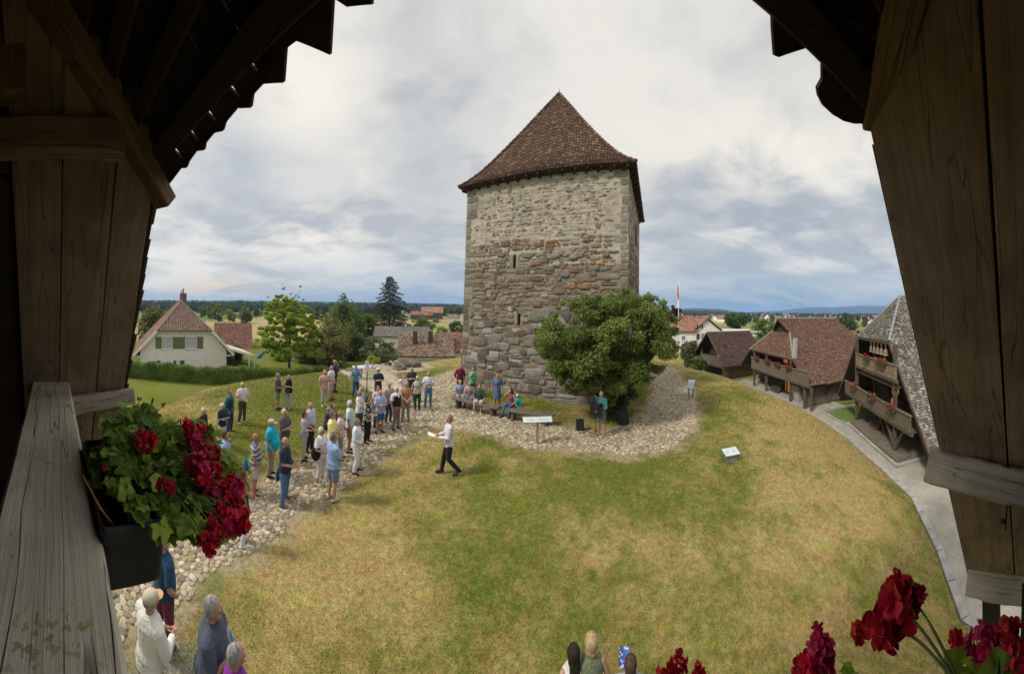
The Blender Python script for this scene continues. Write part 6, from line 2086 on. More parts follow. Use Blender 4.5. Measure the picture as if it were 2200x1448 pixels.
    if tied:
        wb = MB(); wb.tube([up((0, .0, .93)), up((0, 0, 1.02))], [(.19 * g, .145 * g), (.18 * g, .14 * g + belly * .4)], 16)
        wb.tube([up((0, -.13, .97)), up((.0, -.17, .80)), up((.02, -.17, .58))], [(.16, .04), (.18, .05), (.16, .04)], 12)
        wb.tube([up((.03, .15, .98)), up((.06, .18, .84)), up((.08, .17, .72))], [.035, .03, .03], 8)
        wo_ = wb.build('jumper_round_waist', cloth(tied), p); remesh(wo_, vox, it, .02)
    # shoes
    for (hp, kn, an), (tx, ty) in zip(L, td):
        an = Vector(an); b = MB(); dd = Vector((tx, ty, 0)).normalized()
        back_lift = an.z > .14
        zt = -.045 if not back_lift else -.10
        b.tube([an + dd * -.045 + Vector((0, 0, -.045 + (.03 if back_lift else 0))), an + dd * .03 + Vector((0, 0, -.04)), an + dd * .11 + Vector((0, 0, zt - .008)), an + dd * .175 + Vector((0, 0, zt - .018))],
               [(.036, .040), (.042, .044), (.046, .032), (.038, .020)], 12, round_=True)
        b.build('shoe', M('shoe_' + shoe, SHOE[shoe], .6, .1, 8), p, smooth=True)
    # hair and hats
    if hair:
        hb = MB()
        if hair == 'bald': he(hb, (0, -.030, -.016), (.080, .084, .052)); 
        elif hair == 'crop': he(hb, (0, -.022, .020), (.079, .090, .100), 18, 12)
        elif hair == 'short': he(hb, (0, -.024, .024), (.083, .094, .106), 18, 12); he(hb, (0, -.045, -.03), (.074, .066, .07))
        elif hair == 'curly':
            he(hb, (0, -.03, .022), (.088, .096, .108), 18, 12)
            for i in range(26):
                dd = rand_dir(); dd.z = abs(dd.z) * .9 - .1
                if dd.y > .35 and dd.z < .5: continue
                he(hb, (dd.x * .082, -.03 + dd.y * .09, .02 + dd.z * .10), (.024, .024, .022), 8, 6)
        elif hair == 'poofy':
            for i in range(40):
                dd = rand_dir(); dd.z = abs(dd.z) - .1
                if dd.y > .4 and dd.z < .45: continue
                he(hb, (dd.x * .105, -.03 + dd.y * .11, .04 + dd.z * .10), (.04, .04, .036), 8, 6)
        elif hair in ('bob', 'long'):
            he(hb, (0, -.026, .022), (.088, .098, .108), 18, 12); he(hb, (0, -.050, -.05), (.084, .062, .085))
            if hair == 'long': hb.tube([hd((0, -.07, -.02)), hd((0, -.10, -.14)), hd((0, -.11, -.26)), hd((0, -.10, -.36))], [(.085, .05), (.09, .045), (.08, .035), (.05, .02)], 12, round_=True)
        elif hair == 'bun': he(hb, (0, -.024, .022), (.082, .092, .105), 18, 12); he(hb, (0, -.11, .02), (.04, .035, .04))
        if hb.v:
            ho = hb.build('hair', M('hair_' + hc, HAIRC[hc], .75, .35, 30, .8, bscale=120, stretch=(1, 1, .3)), p); remesh(ho, vox if not near else .005, 1)
    if cap:
        cb = MB(); he(cb, (0, -.012, .048), (.088, .103, .076), 18, 10)
        cm = cloth(cap[0]); co = cb.build('cap', cm, p, smooth=True)
        br = MB(); w = [(-.075, .05), (-.07, .115), (-.04, .155), (0, .168), (.04, .155), (.07, .115), (.075, .05)]
        pts = [hd(Vector((x_, y_, .035 - .012 * (abs(x_) / .07) ** 2 - (y_ - .05) * .12)) * hs_) for x_, y_ in w]
        br.slab(pts, (0, 0, .006)); br.build('peak', cloth(cap[1]), co)
    for s in (-1, 1): eb = MB(); eb.ell(hd((s * .031 * hs_, .084 * hs_, .006 * hs_)), (.010, .006, .006), 8, 6); eb.build('eye', M_EYE, p, smooth=True)
    lb = MB(); lb.ell(hd((0, .082 * hs_, -.056 * hs_)), (.022, .008, .006), 8, 6); lb.build('lips', M_LIP, p, smooth=True)
    if glasses:
        gb = MB()
        for s in (-1, 1):
            c = hd((s * .032, .102, .006)); gb.tube([c + Vector((.021 * math.cos(a_), 0, .017 * math.sin(a_))) for a_ in [i * math.pi / 5 for i in range(11)]], .0028, 4)
            gb.tube([hd((s * .052, .10, .008)), hd((s * .080, .0, .006))], .0025, 4)
        gb.tube([hd((-.012, .104, .008)), hd((.012, .104, .008))], .0025, 4)
        gb.build('glasses', M_EYE, p)
    p['hands'] = 0
    del p['hands']
    mw = Matrix.Translation((gx, gy, g0 + .012)) @ Matrix.Rotation(-azf, 4, 'Z') @ Matrix.Scale(sc, 4)
    return p, mw, hands, up


W_ = (.66, .64, .62)
person(437, 877, 1.74, 60, hc='white', top=(.020, .022, .028), bc=(.42, .37, .29), arms='back', legs='stride', belly=.05, label='white-haired man in black polo and beige trousers standing on the dry grass left')
person(478, 867, 1.66, 40, 'f', hair='bob', hc='white', top=(.025, .03, .055), bc=W_, bot='trousers', arms='cross', label='white-haired woman in navy tee and white trousers with arms crossed')
person(494, 838, 1.80, 60, hc='dgrey', hair='crop', top=(.02, .12, .17), vest=(.03, .035, .06), sleeve='long', bc=(.035, .06, .11), legs='stride', arms='pocket', shoe='brown', label='man in teal sleeved jacket with dark vest and jeans, legs apart')
person(521, 822, 1.80, 30, hc='white', hair='crop', top=(.66, .60, .63), tuck=True, bc=(.075, .070, .055), arms='lowhold', belly=.04, shoe='tan', label='man in white polo tucked into dark olive trousers on the grass')
person(597, 802, 1.78, 75, hc='grey', top=(.07, .075, .085), bot='shorts', bc=(.19, .19, .15), arms='lowhold', belly=.06, label='man in dark grey tee and khaki shorts beside the woman in black top')
person(621, 805, 1.68, -10, 'f', hair='bun', hc='auburn', top=(.015, .012, .015), sleeve='none', bot='leggings', bc=(.42, .42, .44), arms='cross', tied=(.07, .12, .22), shoe='grey', label='woman in black tank top and pale leggings with a jacket tied at the waist')
person(698, 795, 1.80, 20, hc='grey', top=(.50, .25, .20), pat='print', top2=(.62, .45, .38), bot='capri', bc=(.46, .41, .33), arms='down', shoe='beige', label='man in salmon patterned shirt and beige three-quarter trousers')
person(712, 786, 1.82, 60, hc='grey', hair='bald', top=W_, bot='shorts', bc=(.45, .42, .38), arms='clasp', label='bald man in white tee just behind the salmon shirt')
person(720, 774, 1.84, 80, hc='grey', hair='curly', top=(.035, .038, .085), sleeve='long', bc=(.035, .04, .055), arms='chin', label='tall man in dark blue jacket at the back of the grass')
person(765, 786, 1.70, 20, 'f', hc='brown', top=(.10, .24, .40), sleeve='half', bc=(.04, .09, .20), arms='hang', label='woman in sky blue tunic and jeans on the sandy clearing')
person(813, 792, 1.76, 20, hc='white', hair='poofy', top=(.022, .03, .06), bc=(.02, .025, .05), arms='cross', glasses=True, label='man with a cloud of white hair, navy polo and dark trousers')
person(776, 831, 1.72, 70, hc='white', hair='bald', top=(.30, .44, .62), bc=(.2, .2, .22), label='bald man in light blue shirt behind the white-bloused woman')
person(772, 840, 1.66, 70, 'f', hair='bob', hc='grey', top=W_, sleeve='half', bot='skirt', bc=(.05, .05, .05), arms='cross', glasses=True, label='grey-haired woman in white blouse and dark patterned skirt')
person(790, 852, 1.72, 55, 'f', hair='bob', hc='brown', top=(.03, .03, .03), pat='floral', top2=(.62, .60, .58), sleeve='half', bc=(.015, .015, .018), arms='hold', label='woman in black and white patterned tunic and black trousers')
person(817, 838, 1.72, 30, hc='tan', hair='bald', top=(.34, .40, .62), bot='shorts', bc=(.07, .10, .22), arms='cross', belly=.07, shoe='black', label='man in lilac blue tee and blue shorts with arms crossed')
person(811, 829, 1.72, 45, hc='brown', hair='crop', top=(.58, .46, .50), pat='print', top2=(.66, .60, .62), bc=(.1, .1, .12), label='person in pink and white shirt behind the lilac tee')
person(836, 822, 1.74, 35, hc='tan', hair='bald', top=(.30, .12, .11), pat='plaid', top2=(.55, .52, .50), bc=(.06, .07, .10), arms='clasp', label='man in red and white checked shirt half hidden in the group')
person(852, 831, 1.76, 40, hc='white', top=W_, vest=(.018, .018, .022), tuck=True, bc=(.17, .14, .095), arms='down', belly=.06, girth=1.04, label='white-haired man in white shirt, open black vest and olive trousers')
person(873, 821, 1.72, 10, hc='tan', hair='bald', top=(.42, .20, .12), bc=(.25, .26, .23), arms='cane', shoe='grey', label='man in rust coloured shirt and grey trousers leaning on a dark cane')
person(866, 804, 1.64, 30, 'f', hair='bob', hc='tan', top=W_, bc=(.2, .2, .22), arms='shade', label='woman in white tee shading her eyes at the back of the group')
person(885, 789, 1.78, 10, hc='tan', hair='bald', top=(.04, .048, .075), bc=(.04, .04, .05), arms='cross', label='man in dark navy polo with arms crossed at the back')
person(897, 808, 1.64, 5, 'f', hair='short', hc='white', top=(.34, .40, .32), sleeve='none', bc=(.022, .055, .035), arms='clasp', girth=1.1, label='white-haired woman in pale green top and dark green trousers')
person(921, 799, 1.76, 0, hc='white', hair='bald', top=(.46, .56, .66), pat='plaid', top2=(.66, .68, .70), bc=(.10, .19, .32), arms='cross', tuck=True, shoe='brown', label='man in light checked shirt and blue jeans at the right end of the group')
person(667, 865, 1.74, 50, hc='tan', hair='bald', top=(.48, .50, .66), tuck=True, bc=(.025, .025, .03), arms='clasp', belly=.05, label='balding man in lavender polo and black trousers')
person(654, 884, 1.66, 80, 'f', hair='bob', hc='auburn', top=(.30, .26, .34), pat='print', top2=(.55, .50, .56), bc=(.42, .38, .31), arms='hold', sleeve='half', label='auburn-haired woman in patterned lilac blouse and beige trousers')
person(702, 874, 1.66, 70, 'f', hair='curly', hc='grey', top=(.025, .035, .07), bc=(.06, .05, .045), legs='ground', arms='knees', lean=.15, label='grey-haired woman in navy sitting on the grass')
person(722, 868, 1.76, 75, hc='brown', hair='crop', top=(.14, .13, .085), bc=(.13, .12, .08), legs='ground', arms='props', lean=-.2, label='man in khaki sitting back on the grass behind the group')
person(732, 884, 1.60, 75, 'f', hair='curly', hc='tan', top=(.62, .50, .52), sleeve='half', bc=(.3, .28, .27), label='woman in pale pink blouse behind the yellow polo')
person(714, 884, 1.80, 80, hc='dgrey', top=(.72, .62, .24), bc=(.14, .13, .10), arms='cross', belly=.05, glasses=True, girth=1.05, label='grey-haired man in yellow polo shirt')
person(752, 861, 1.80, 80, hc='white', top=(.46, .62, .62), bot='shorts', bc=(.30, .17, .11), skin='t', belly=.06, label='white-haired man in pale aqua shirt and brown shorts')
person(767, 900, 1.66, 70, 'f', hair='short', hc='tan', top=(.64, .64, .70), sleeve='long', bc=(.70, .69, .71), arms='clasp', glasses=True, girth=1.03, label='woman all in white with a small blue purse')
person(690, 919, 1.66, 50, 'f', hair='short', hc='white', top=(.68, .66, .65), bot='capri', bc=(.62, .58, .54), arms='lowhold', shoe='beige', girth=1.05, glasses=True, label='white-haired woman in white tee and white capri trousers')
person(716, 932, 1.80, 120, hc='dgrey', hair='crop', top=(.24, .35, .60), bot='shorts', bc=(.12, .19, .30), arms='cross', belly=.06, girth=1.04, shoe='beige', label='man in light blue shirt and denim shorts seen from behind')
person(583, 901, 1.80, 70, hc='grey', top=(.01, .38, .55), bc=(.30, .26, .20), arms='down', belly=.14, girth=1.14, cap=((.55, .52, .48), (.50, .44, .36)), shoe='black', label='stout man in bright turquoise polo, beige trousers and pale cap')
person(611, 879, 1.82, 60, hc='white', hair='crop', top=(.085, .085, .080), bc=(.09, .09, .08), arms='cross', belly=.06, girth=1.05, label='man in dark charcoal polo with arms crossed behind the turquoise polo')
PB = person(612, 940, 1.80, 70, hc='dgrey', hair='bald', top=(.022, .028, .055), bc=(.07, .15, .26), arms='lowhold', legs='stride', belly=.08, girth=1.06, tied=(.045, .13, .22), shoe='grey', label='bald man in navy polo and jeans with a blue jumper round his waist')
person(548, 932, 1.76, 90, hc='tan', hair=None, top=(.13, .14, .20), pat='stripes', top2=(.60, .60, .62), bot='shorts', bc=(.50, .46, .38), skin='t', belly=.08, arms='hang', shoe='brown', label='bald man in grey and white striped polo and cream shorts')
person(522, 1012, 1.70, 100, 'f', hair='bob', hc='auburn', top=(.022, .028, .05), sleeve='none', bc=(.62, .62, .68), arms='chin', skin='m', shoe='white', label='auburn-haired woman in navy sleeveless top holding a hand to her mouth')
person(484, 928, 1.76, 80, hc='auburn', hair='short', top=(.28, .38, .66), bc=(.05, .06, .10), arms='down', label='man in pale blue shirt just behind the geranium flowers')
person(416, 908, 1.66, 60, 'f', hair='bob', hc='white', top=(.05, .05, .06), bc=(.3, .3, .3), arms='down', label='white-haired woman in dark top almost hidden behind the geranium flowers')
# nearest people, lower left
P1 = person(353, 1150, 1.78, 120, hc='grey', hair='crop', top=(.020, .065, .13), bc=(.16, .030, .055), arms='pocket', near=True, shoe='grey', lean=-.04, belly=.05, label='man in dark blue polo and maroon trousers below the flower box')
P2 = person(322, 1273, 1.74, 125, hc='grey', hair='crop', top=(.74, .71, .64), sleeve='long', bc=(.40, .34, .25), arms='lowhold', near=True, cap=((.56, .48, .37), (.62, .36, .15)), belly=.05, girth=1.04, shoe='beige', label='man in white long-sleeved top and beige baseball cap, lower left corner')
P3 = person(452, 1286, 1.80, 75, hc='grey', hair='short', top=(.075, .090, .135), bc=(.035, .045, .065), arms='cross', near=True, belly=.12, girth=1.14, lean=.03, label='grey-haired man in slate blue tee standing at the bottom left with a wristwatch')
P4 = person(505, 1390, 1.62, 105, 'f', hair='short', hc='grey', top=(.24, .035, .30), sleeve='none', bc=(.05, .05, .06), arms='down', near=True, label='grey-haired woman in purple sleeveless top at the bottom edge')
# at the bottom edge, seated on the wall below
person(1232, 1390, 1.30, 200, 'f', hair='long', hc='dark', top=(.62, .60, .58), sleeve='none', bc=(.1, .1, .12), arms='props', near=True, child=True, label='dark long-haired girl seen from above at the bottom edge')
person(1271, 1366, 1.40, 185, 'f', hair='bob', hc='blond', top=(.13, .17, .10), pat='print', top2=(.22, .22, .12), sleeve='none', bc=(.2, .2, .15), arms='down', near=True, child=True, label='blond child in a green print top at the bottom edge')
P5 = person(1355, 1414, 1.32, 180, 'm', hair='short', hc='brown', top=(.3, .3, .32), bc=(.1, .1, .12), arms='book', near=True, child=True, label='brown-haired boy holding a blue picture booklet at the bottom edge')
# the speaker
SP = person(966, 892, 1.80, -85, hc='tan', hair='short', top=(.60, .56, .62), sleeve='long', bc=(.020, .020, .028), legs='walk', arms='hold', shoe='black', label='speaker in a white shirt walking with a sheet of paper on the lawn')
# beside the tower
person(989, 783, 1.78, 20, hc='dark', hair='crop', top=(.16, .02, .04), sleeve='half', bc=(.04, .04, .05), arms='pocket', gz=None, label='man in maroon polo standing at the left corner of the tower')
person(1016, 790, 1.66, 10, 'f', hair='short', hc='tan', top=(.10, .45, .22), bc=(.08, .14, .24), arms='chin', label='woman in bright green tee and jeans behind the benches')
person(988, 816, 1.74, 10, hc='white', hair='crop', top=(.24, .29, .40), pat='plaid', top2=(.33, .38, .46), bot='shorts', bc=(.34, .30, .24), legs='sit', arms='knees', lean=.12, label='white-haired man in grey blue shirt and shorts at the left end of the bench')
person(1009, 819, 1.74, 0, hc='tan', hair='bald', top=(.26, .09, .10), pat='plaid', top2=(.58, .54, .52), bc=(.07, .13, .24), legs='sit', arms='cane', lean=.12, label='man in red checked shirt and jeans sitting on the bench with a walking stick')
person(1032, 825, 1.78, -15, hc='brown', hair='crop', top=(.035, .085, .055), bot='shorts', bc=(.55, .48, .44), legs='sit', arms='knees', shoe='white', lean=.18, label='man in dark green tee and pale shorts sitting on the bench')
person(1069, 803, 1.70, 0, 'f', hair='short', hc='tan', top=(.10, .14, .24), pat='print', top2=(.14, .19, .31), bot='dress', bc=(.1, .1, .1), arms='down', label='woman in a blue denim dress standing by the tower wall')
person(1099, 834, 1.68, -30, 'f', hair='long', hc='brown', top=(.26, .11, .11), sleeve='none', bc=(.06, .12, .30), legs='sit', arms='shade', lean=.1, headturn=-30, label='long-haired woman in mauve top and jeans sitting next to the child')
person(1112, 847, 1.25, -10, 'f', hair='bob', hc='tan', top=(.02, .42, .44), sleeve='long', bc=(.44, .42, .42), legs='sit', arms='knees', child=True, gz=-.04, cap=((.62, .55, .30), (.62, .55, .30)), shoe='grey', label='small child in turquoise jacket and yellow cap on the bench')
SG = person(1293, 840, 1.78, -35, hc='brown', hair='crop', top=(.035, .15, .15), bot='shorts', bc=(.12, .13, .09), arms='guitar', skin='m', shoe='tan', label='musician in teal tee and khaki shorts playing under the bush')


# ------------------------------------------------------------------ things people hold or have beside them
def world_hand(pp, i):
    p, mw, hands, up = pp
    Wr, fd, sd_, nn, El, S0 = hands[i]
    return mw, Wr + fd * .07, fd


M_PAPER = M('paper', (.82, .82, .80), .7, .03, 10)


def sheet(pp, label, w, h, off, mat=M_PAPER, tilt=-.5, name='paper_sheet', cat='paper'):
    mw, a, _ = world_hand(pp, 0); _, b, _ = world_hand(pp, 1); c = (a + b) / 2 + Vector(off)
    t = thing(name, label, cat, mat=mw @ Matrix.Translation(c) @ Matrix.Rotation(tilt, 4, 'X'))
    mb = MB(); n_ = 6
    for s in (0, 1):
        for i in range(n_):
            x0, x1 = -w / 2 + w * i / n_, -w / 2 + w * (i + 1) / n_; z = lambda x: .02 * (x / w * 2) ** 2 + s * .002
            mb.quad((x0, -h / 2, z(x0)), (x1, -h / 2, z(x1)), (x1, h / 2, z(x1)), (x0, h / 2, z(x0)))
    mb.build('page', mat, t)
    return t


sheet(SP, 'white sheet of paper in the hands of the speaker', .24, .32, (0, .10, .02), tilt=.35)
def bookmat():
    m, k, b = newmat('picture_cover')
    v = k.new('ShaderNodeTexCoord').outputs['Object']
    vo = k.new('ShaderNodeTexVoronoi', feature='F1'); k.set(vo.inputs['Vector'], v); vo.inputs['Scale'].default_value = 22
    c = k.mix(k.ramp(vo.outputs['Distance'], .3, .45), (.55, .60, .75), (.01, .09, .42))
    k.set(b.inputs['Base Color'], c); b.inputs['Roughness'].default_value = .3
    return m


sheet(P5, 'bright blue picture booklet held up by the boy at the bottom edge', .17, .24, (-.10, .06, .14), bookmat(), tilt=.5, name='booklet', cat='booklet')


def at_pix(name, label, cat, px, py, h, f=0, dz=0):
    """thing whose top at height h above the ground shows at the pixel"""
    r = ray(px, py); x = r.x * _T; y = r.y * _T; d = EYE.z + r.z * _T - (H(x, y) + h); i = int(np.where(d <= 0)[0][0]); t = _T[i]
    gx, gy = r.x * t, r.y * t; a = (px - XC) / FPX
    return thing(name, label, cat, (gx, gy, h1(gx, gy) + dz), -(a + math.pi - R(f)))


# red umbrella hanging from the hand of the woman in blue
t = at_pix('folded_umbrella', 'folded orange-red umbrella hanging from the hand of the woman in the blue tunic', 'umbrella', 746, 818, .78, 0)
mb = MB(); mb.tube([(0, 0, .80), (0, 0, .72), (0, 0, .45), (0, 0, .14)], [.012, .032, .045, .01], 10); mb.build('canopy', cloth((.52, .09, .04)), t, smooth=True)
mb = MB(); mb.tube([(0, 0, .80), (0, 0, .93), (.02, 0, .98), (.05, 0, .97)], .01, 6); mb.build('handle', M_EYE, t, smooth=True)
# backpack, purse, bag, sticks
def bag(name, label, cat, px, py, h, sz, col, f=0, strap_=True):
    t = at_pix(name, label, cat, px, py, h, f)
    mb = MB(); w, d_, hh = sz
    mb.ell((0, 0, h - hh / 2), (w / 2, d_ / 2, hh / 2), 14, 10); mb.ell((0, d_ * .35, h - hh * .62), (w * .36, d_ * .3, hh * .28), 12, 8)
    mb.build('bag', cloth(col), t, smooth=True)
    if strap_:
        mb = MB(); mb.tube([(w * .3, 0, h - .03), (w * .2, 0, h + .20), (0, 0, h + .28), (-w * .2, 0, h + .18), (-w * .3, 0, h - .05)], .010, 6); mb.build('strap', cloth(col), t, smooth=True)
    return t


bag('backpack', 'black backpack on the shoulder of the woman in white tee', 'backpack', 679, 958, 1.22, (.30, .22, .44), (.015, .015, .017), 180)
bag('purse', 'small blue purse at the waist of the woman in white', 'purse', 768, 948, .93, (.15, .05, .17), (.06, .12, .19), 0, False)
bag('shoulder_bag', 'bright blue bag carried behind the man in the striped polo', 'bag', 528, 988, 1.0, (.22, .14, .36), (.01, .16, .48), 90)
bag('shoulder_bag', 'blue bag held in front of the slate blue tee at bottom left', 'bag', 489, 1358, 1.12, (.16, .13, .22), (.01, .22, .55), 90, False)
bag('shoulder_bag', 'dark blue bag beside the man in the lilac tee', 'bag', 831, 868, 1.0, (.18, .10, .22), (.01, .10, .22), 90, False)
for px, py, h, lab in ((869, 858, .92, 'dark cane held by the man in the rust coloured shirt'), (1003, 858, .78, 'pale walking stick of the man in the red checked shirt')):
    t = at_pix('walking_stick', lab, 'stick', px, py, h, 0); mb = MB(); mb.tube([(0, 0, 0), (0, 0, h - .04), (.02, 0, h), (.08, 0, h)], .013, 7); mb.build('shaft', M_EYE if px < 900 else M('pale_stick', (.4, .33, .2), .7), t, smooth=True)
# white papers of the bald man in navy
sheet(PB, 'rolled white papers in the hand of the bald man in navy', .10, .30, (0, .03, .08), tilt=1.2)
# wristwatch
mw, hh, fd = P3[1], P3[2][0][0], P3[2][0][1]
mb = MB(); c = hh - fd * .02; s1 = fd.cross(Vector((0, 0, 1))).normalized(); s2 = fd.cross(s1)
mb.tube([c + (s1 * math.cos(a_) + s2 * math.sin(a_)) * .036 for a_ in [i * math.pi / 6 for i in range(13)]], .006, 6); mb.build('wristwatch', M_EYE, P3[0], smooth=True)

# ------------------------------------------------------------------ the musician's gear
mw = SG[1]
t = thing('accordion', 'black squeezebox strapped on the chest of the musician', 'instrument', mat=mw @ Matrix.Translation((.08, .22, 1.10)))
mb = MB(); mb.box((-.20, -.09, -.20), (-.08, .10, .20)); mb.build('keyboard_case', M('gloss_black', (.012, .012, .014), .25, .05, 5), t, bevel=.01)
mb = MB(); mb.box((.12, -.09, -.20), (.22, .10, .20)); mb.build('bass_case', M('gloss_black', (.012, .012, .014), .25, .05, 5), t, bevel=.01)
mb = MB()
for i in range(9):
    x = -.08 + .2 * i / 9; mb.box((x, -.085, -.19), (x + .014, .095, .19)); mb.box((x + .014, -.07, -.175), (x + .022, .08, .175))
mb.build('bellows', M('bellows_cloth', (.03, .025, .03), .8, .2, 20), t)
mb = MB(); mb.tube([(-.14, -.05, .18), (-.15, -.16, .33), (-.13, -.30, .30)], .018, 6, flat=.3); mb.tube([(.10, -.05, .18), (.05, -.14, .33), (.0, -.30, .28)], .018, 6, flat=.3); mb.build('straps', M_EYE, t, smooth=True)
t = at_pix('microphone_stand', 'black microphone stand in front of the musician', 'stand', 1281, 854, 1.55, 0)
mb = MB(); mb.tube([(0, 0, .1), (0, 0, 1.25)], .012, 8); mb.build('pole', M_EYE, t)
mb = MB(); mb.tube([(0, 0, 1.2), (-.02, 0, 1.55)], .009, 6); mb.build('boom', M_EYE, t)
mb = MB(); mb.tube([(-.02, 0, 1.52), (.02, .03, 1.60)], [.018, .026], 10, round_=True); mb.build('microphone', M('mic_grille', (.3, .3, .3), .4, .1, 50, metal=.7), t, smooth=True)
for k in range(3):
    a_ = k * 2.1; mb = MB(); mb.tube([(0, 0, .14), (.3 * math.cos(a_), .3 * math.sin(a_), .01)], .009, 6); mb.build('leg', M_EYE, t)
t = at_pix('speaker_box', 'small black loudspeaker on the cobbles left of the musician', 'loudspeaker', 1246, 903, .42, 10)
mb = MB(); mb.box((-.15, -.13, .02), (.15, .13, .44)); mb.build('cabinet', M('black_case', (.014, .014, .015), .6, .2, 20), t, bevel=.015)
mb = MB(); mb.box((-.125, .131, .05), (.125, .139, .41)); mb.build('grille', M('grille_cloth', (.03, .03, .03), .9, .4, 120, .5), t)
t = at_pix('paper_sheet', 'white sheet lying on the cobbles beside the small loudspeaker', 'paper', 1257, 920, .05, 20)
mb = MB(); mb.slab([(-.15, -.1, .05), (.15, -.1, .05), (.15, .1, .10), (-.15, .1, .10)], (0, 0, .004)); mb.build('page', M_PAPER, t)
t = at_pix('cable', 'black cable lying on the cobbles at the foot of the microphone stand', 'cable', 1262, 930, .02, 0, .03)
mb = MB(); mb.tube([(.35 - .09 * i, .12 * math.sin(i * 1.3), .02) for i in range(10)], .012, 6); mb.build('cord', M_EYE, t, smooth=True)
t = at_pix('instrument_case', 'open black instrument case on the grass under the bush', 'case', 1337, 880, .62, 20)
mb = MB(); mb.slab([(-.30, -.1, .0), (.0, .05, -.0), (.28, -.05, .10), (.30, -.05, .60), (-.22, -.1, .62)], (.03, .26, .03)); mb.build('shell', M('black_case', (.014, .014, .015), .6, .2, 20), t, bevel=.02)
mb = MB(); mb.ell((.05, .20, .30), (.17, .08, .2), 12, 8); mb.build('lining', M('dark_lining', (.03, .035, .04), .9, .3, 14, .8), t, smooth=True)

# ------------------------------------------------------------------ benches and signs
def bench(pa, pb, label):
    a = Gp(*pa); b = Gp(*pb); d = (b - a); d.z = 0; L = d.length; d.normalize(); c = (a + b) / 2
    t = thing('bench', label, 'bench', (c.x, c.y, c.z), math.atan2(d.y, d.x), 'wooden benches along the foot of the tower')
    mb = MB()
    for y in (-.13, .13): mb.box((-L / 2, y - .12, .42), (L / 2, y + .12, .47))
    mb.build('seat', M('weathered_bench', (.13, .115, .10), .85, .3, 5, .5, coord='World', stretch=(3, 1, 1)), t, bevel=.01)
    for x in (-L / 2 + .3, L / 2 - .3):
        mb = MB(); mb.box((x - .06, -.19, 0), (x + .06, .19, .42)); mb.build('leg', MW_POST, t)


bench((975, 874), (1072, 896), 'left wooden bench with three men sitting on it by the tower')
bench((1090, 901), (1188, 915), 'right wooden bench with the woman and the small child sitting on it')
M_PANEL = M('panel_face', (.60, .64, .66), .35, .12, 3, col2=(.44, .50, .54))
M_STEEL = M('galvanised_steel', (.34, .37, .38), .45, .12, 10, metal=.6)
def lectern(foot, label, w, d_, hgt, f, tilt, posts=1, name='info_panel', rollz=0):
    g = Gp(*foot); a = (foot[0] - XC) / FPX
    t = thing(name, label, 'sign', g, -(a + math.pi - R(f)))
    xs = (0,) if posts == 1 else (-w * .3, w * .3)
    for x in xs:
        mb = MB(); mb.box((x - .035, -.035, -.1), (x + .035, .035, hgt - .02)); mb.build('post', M_STEEL, t)
    rm = Matrix.Translation((0, 0, hgt)) @ Matrix.Rotation(tilt, 4, 'X') @ Matrix.Rotation(rollz, 4, 'Y')
    mb = MB(); mb.box((-w / 2, -d_ / 2, 0), (w / 2, d_ / 2, .03), rm); pn = mb.build('panel', M_STEEL, t, bevel=.004)
    mb = MB(); mb.box((-w / 2 + .015, -d_ / 2 + .015, .031), (w / 2 - .015, d_ / 2 - .015, .034), rm); mb.build('face', M_PANEL, pn)
    mb = MB(); 
    for q in ((-.32, .18, .3, .2), (.12, .2, .28, .24)): 
        mb.box(((q[0]) * w, (q[1] - .35) * d_, .0345), ((q[0] + q[2]) * w, (q[1] + q[3] - .2) * d_, .0365), rm)
    mb.build('picture', M('panel_picture', (.34, .40, .42), .4, .4, 12, col2=(.50, .53, .50)), pn)
    return t


lectern((1154, 955), 'wide slanted metal information panel on one post beside the path', 1.10, .30, .90, 8, -.42)
lectern((1484, 856), 'small slanted information panel on two dark posts at the right end of the path', .42, .62, .80, -20, -.75, 2)
t = lectern((1570, 988), 'low white information panel lying close to the dry slope at right', .55, .42, .26, 25, -.22, 1)
mb = MB(); mb.box((-.18, -.12, -.05), (.18, .12, .25)); mb.build('base', M_STEEL, t)
def board(foot, label, ph, w, bh, f):
    g = Gp(*foot); a = (foot[0] - XC) / FPX
    t = thing('sign_board', label, 'sign', g, -(a + math.pi - R(f)))
    mb = MB(); mb.tube([(0, 0, 0), (0, 0, ph)], .028, 8); mb.build('post', M('dark_post', (.03, .03, .03), .6), t)
    mb = MB(); mb.box((-w / 2, .03, ph - bh), (w / 2, .06, ph)); mb.build('board', M('white_board', (.70, .70, .69), .6, .04, 3), t, bevel=.01)


board((788, 845), 'upright white sign board on a dark post in the middle of the crowd', 1.85, .22, .62, 0)
board((991, 786), 'small upright white sign on a dark post at the left edge of the tower', 1.45, .16, .35, 10)
g_ = Gp(777, 812)
lectern((777, 812), 'pale blue slanted panel on a dark post behind the white sign board', 1.3, .5, .75, 20, -.25)
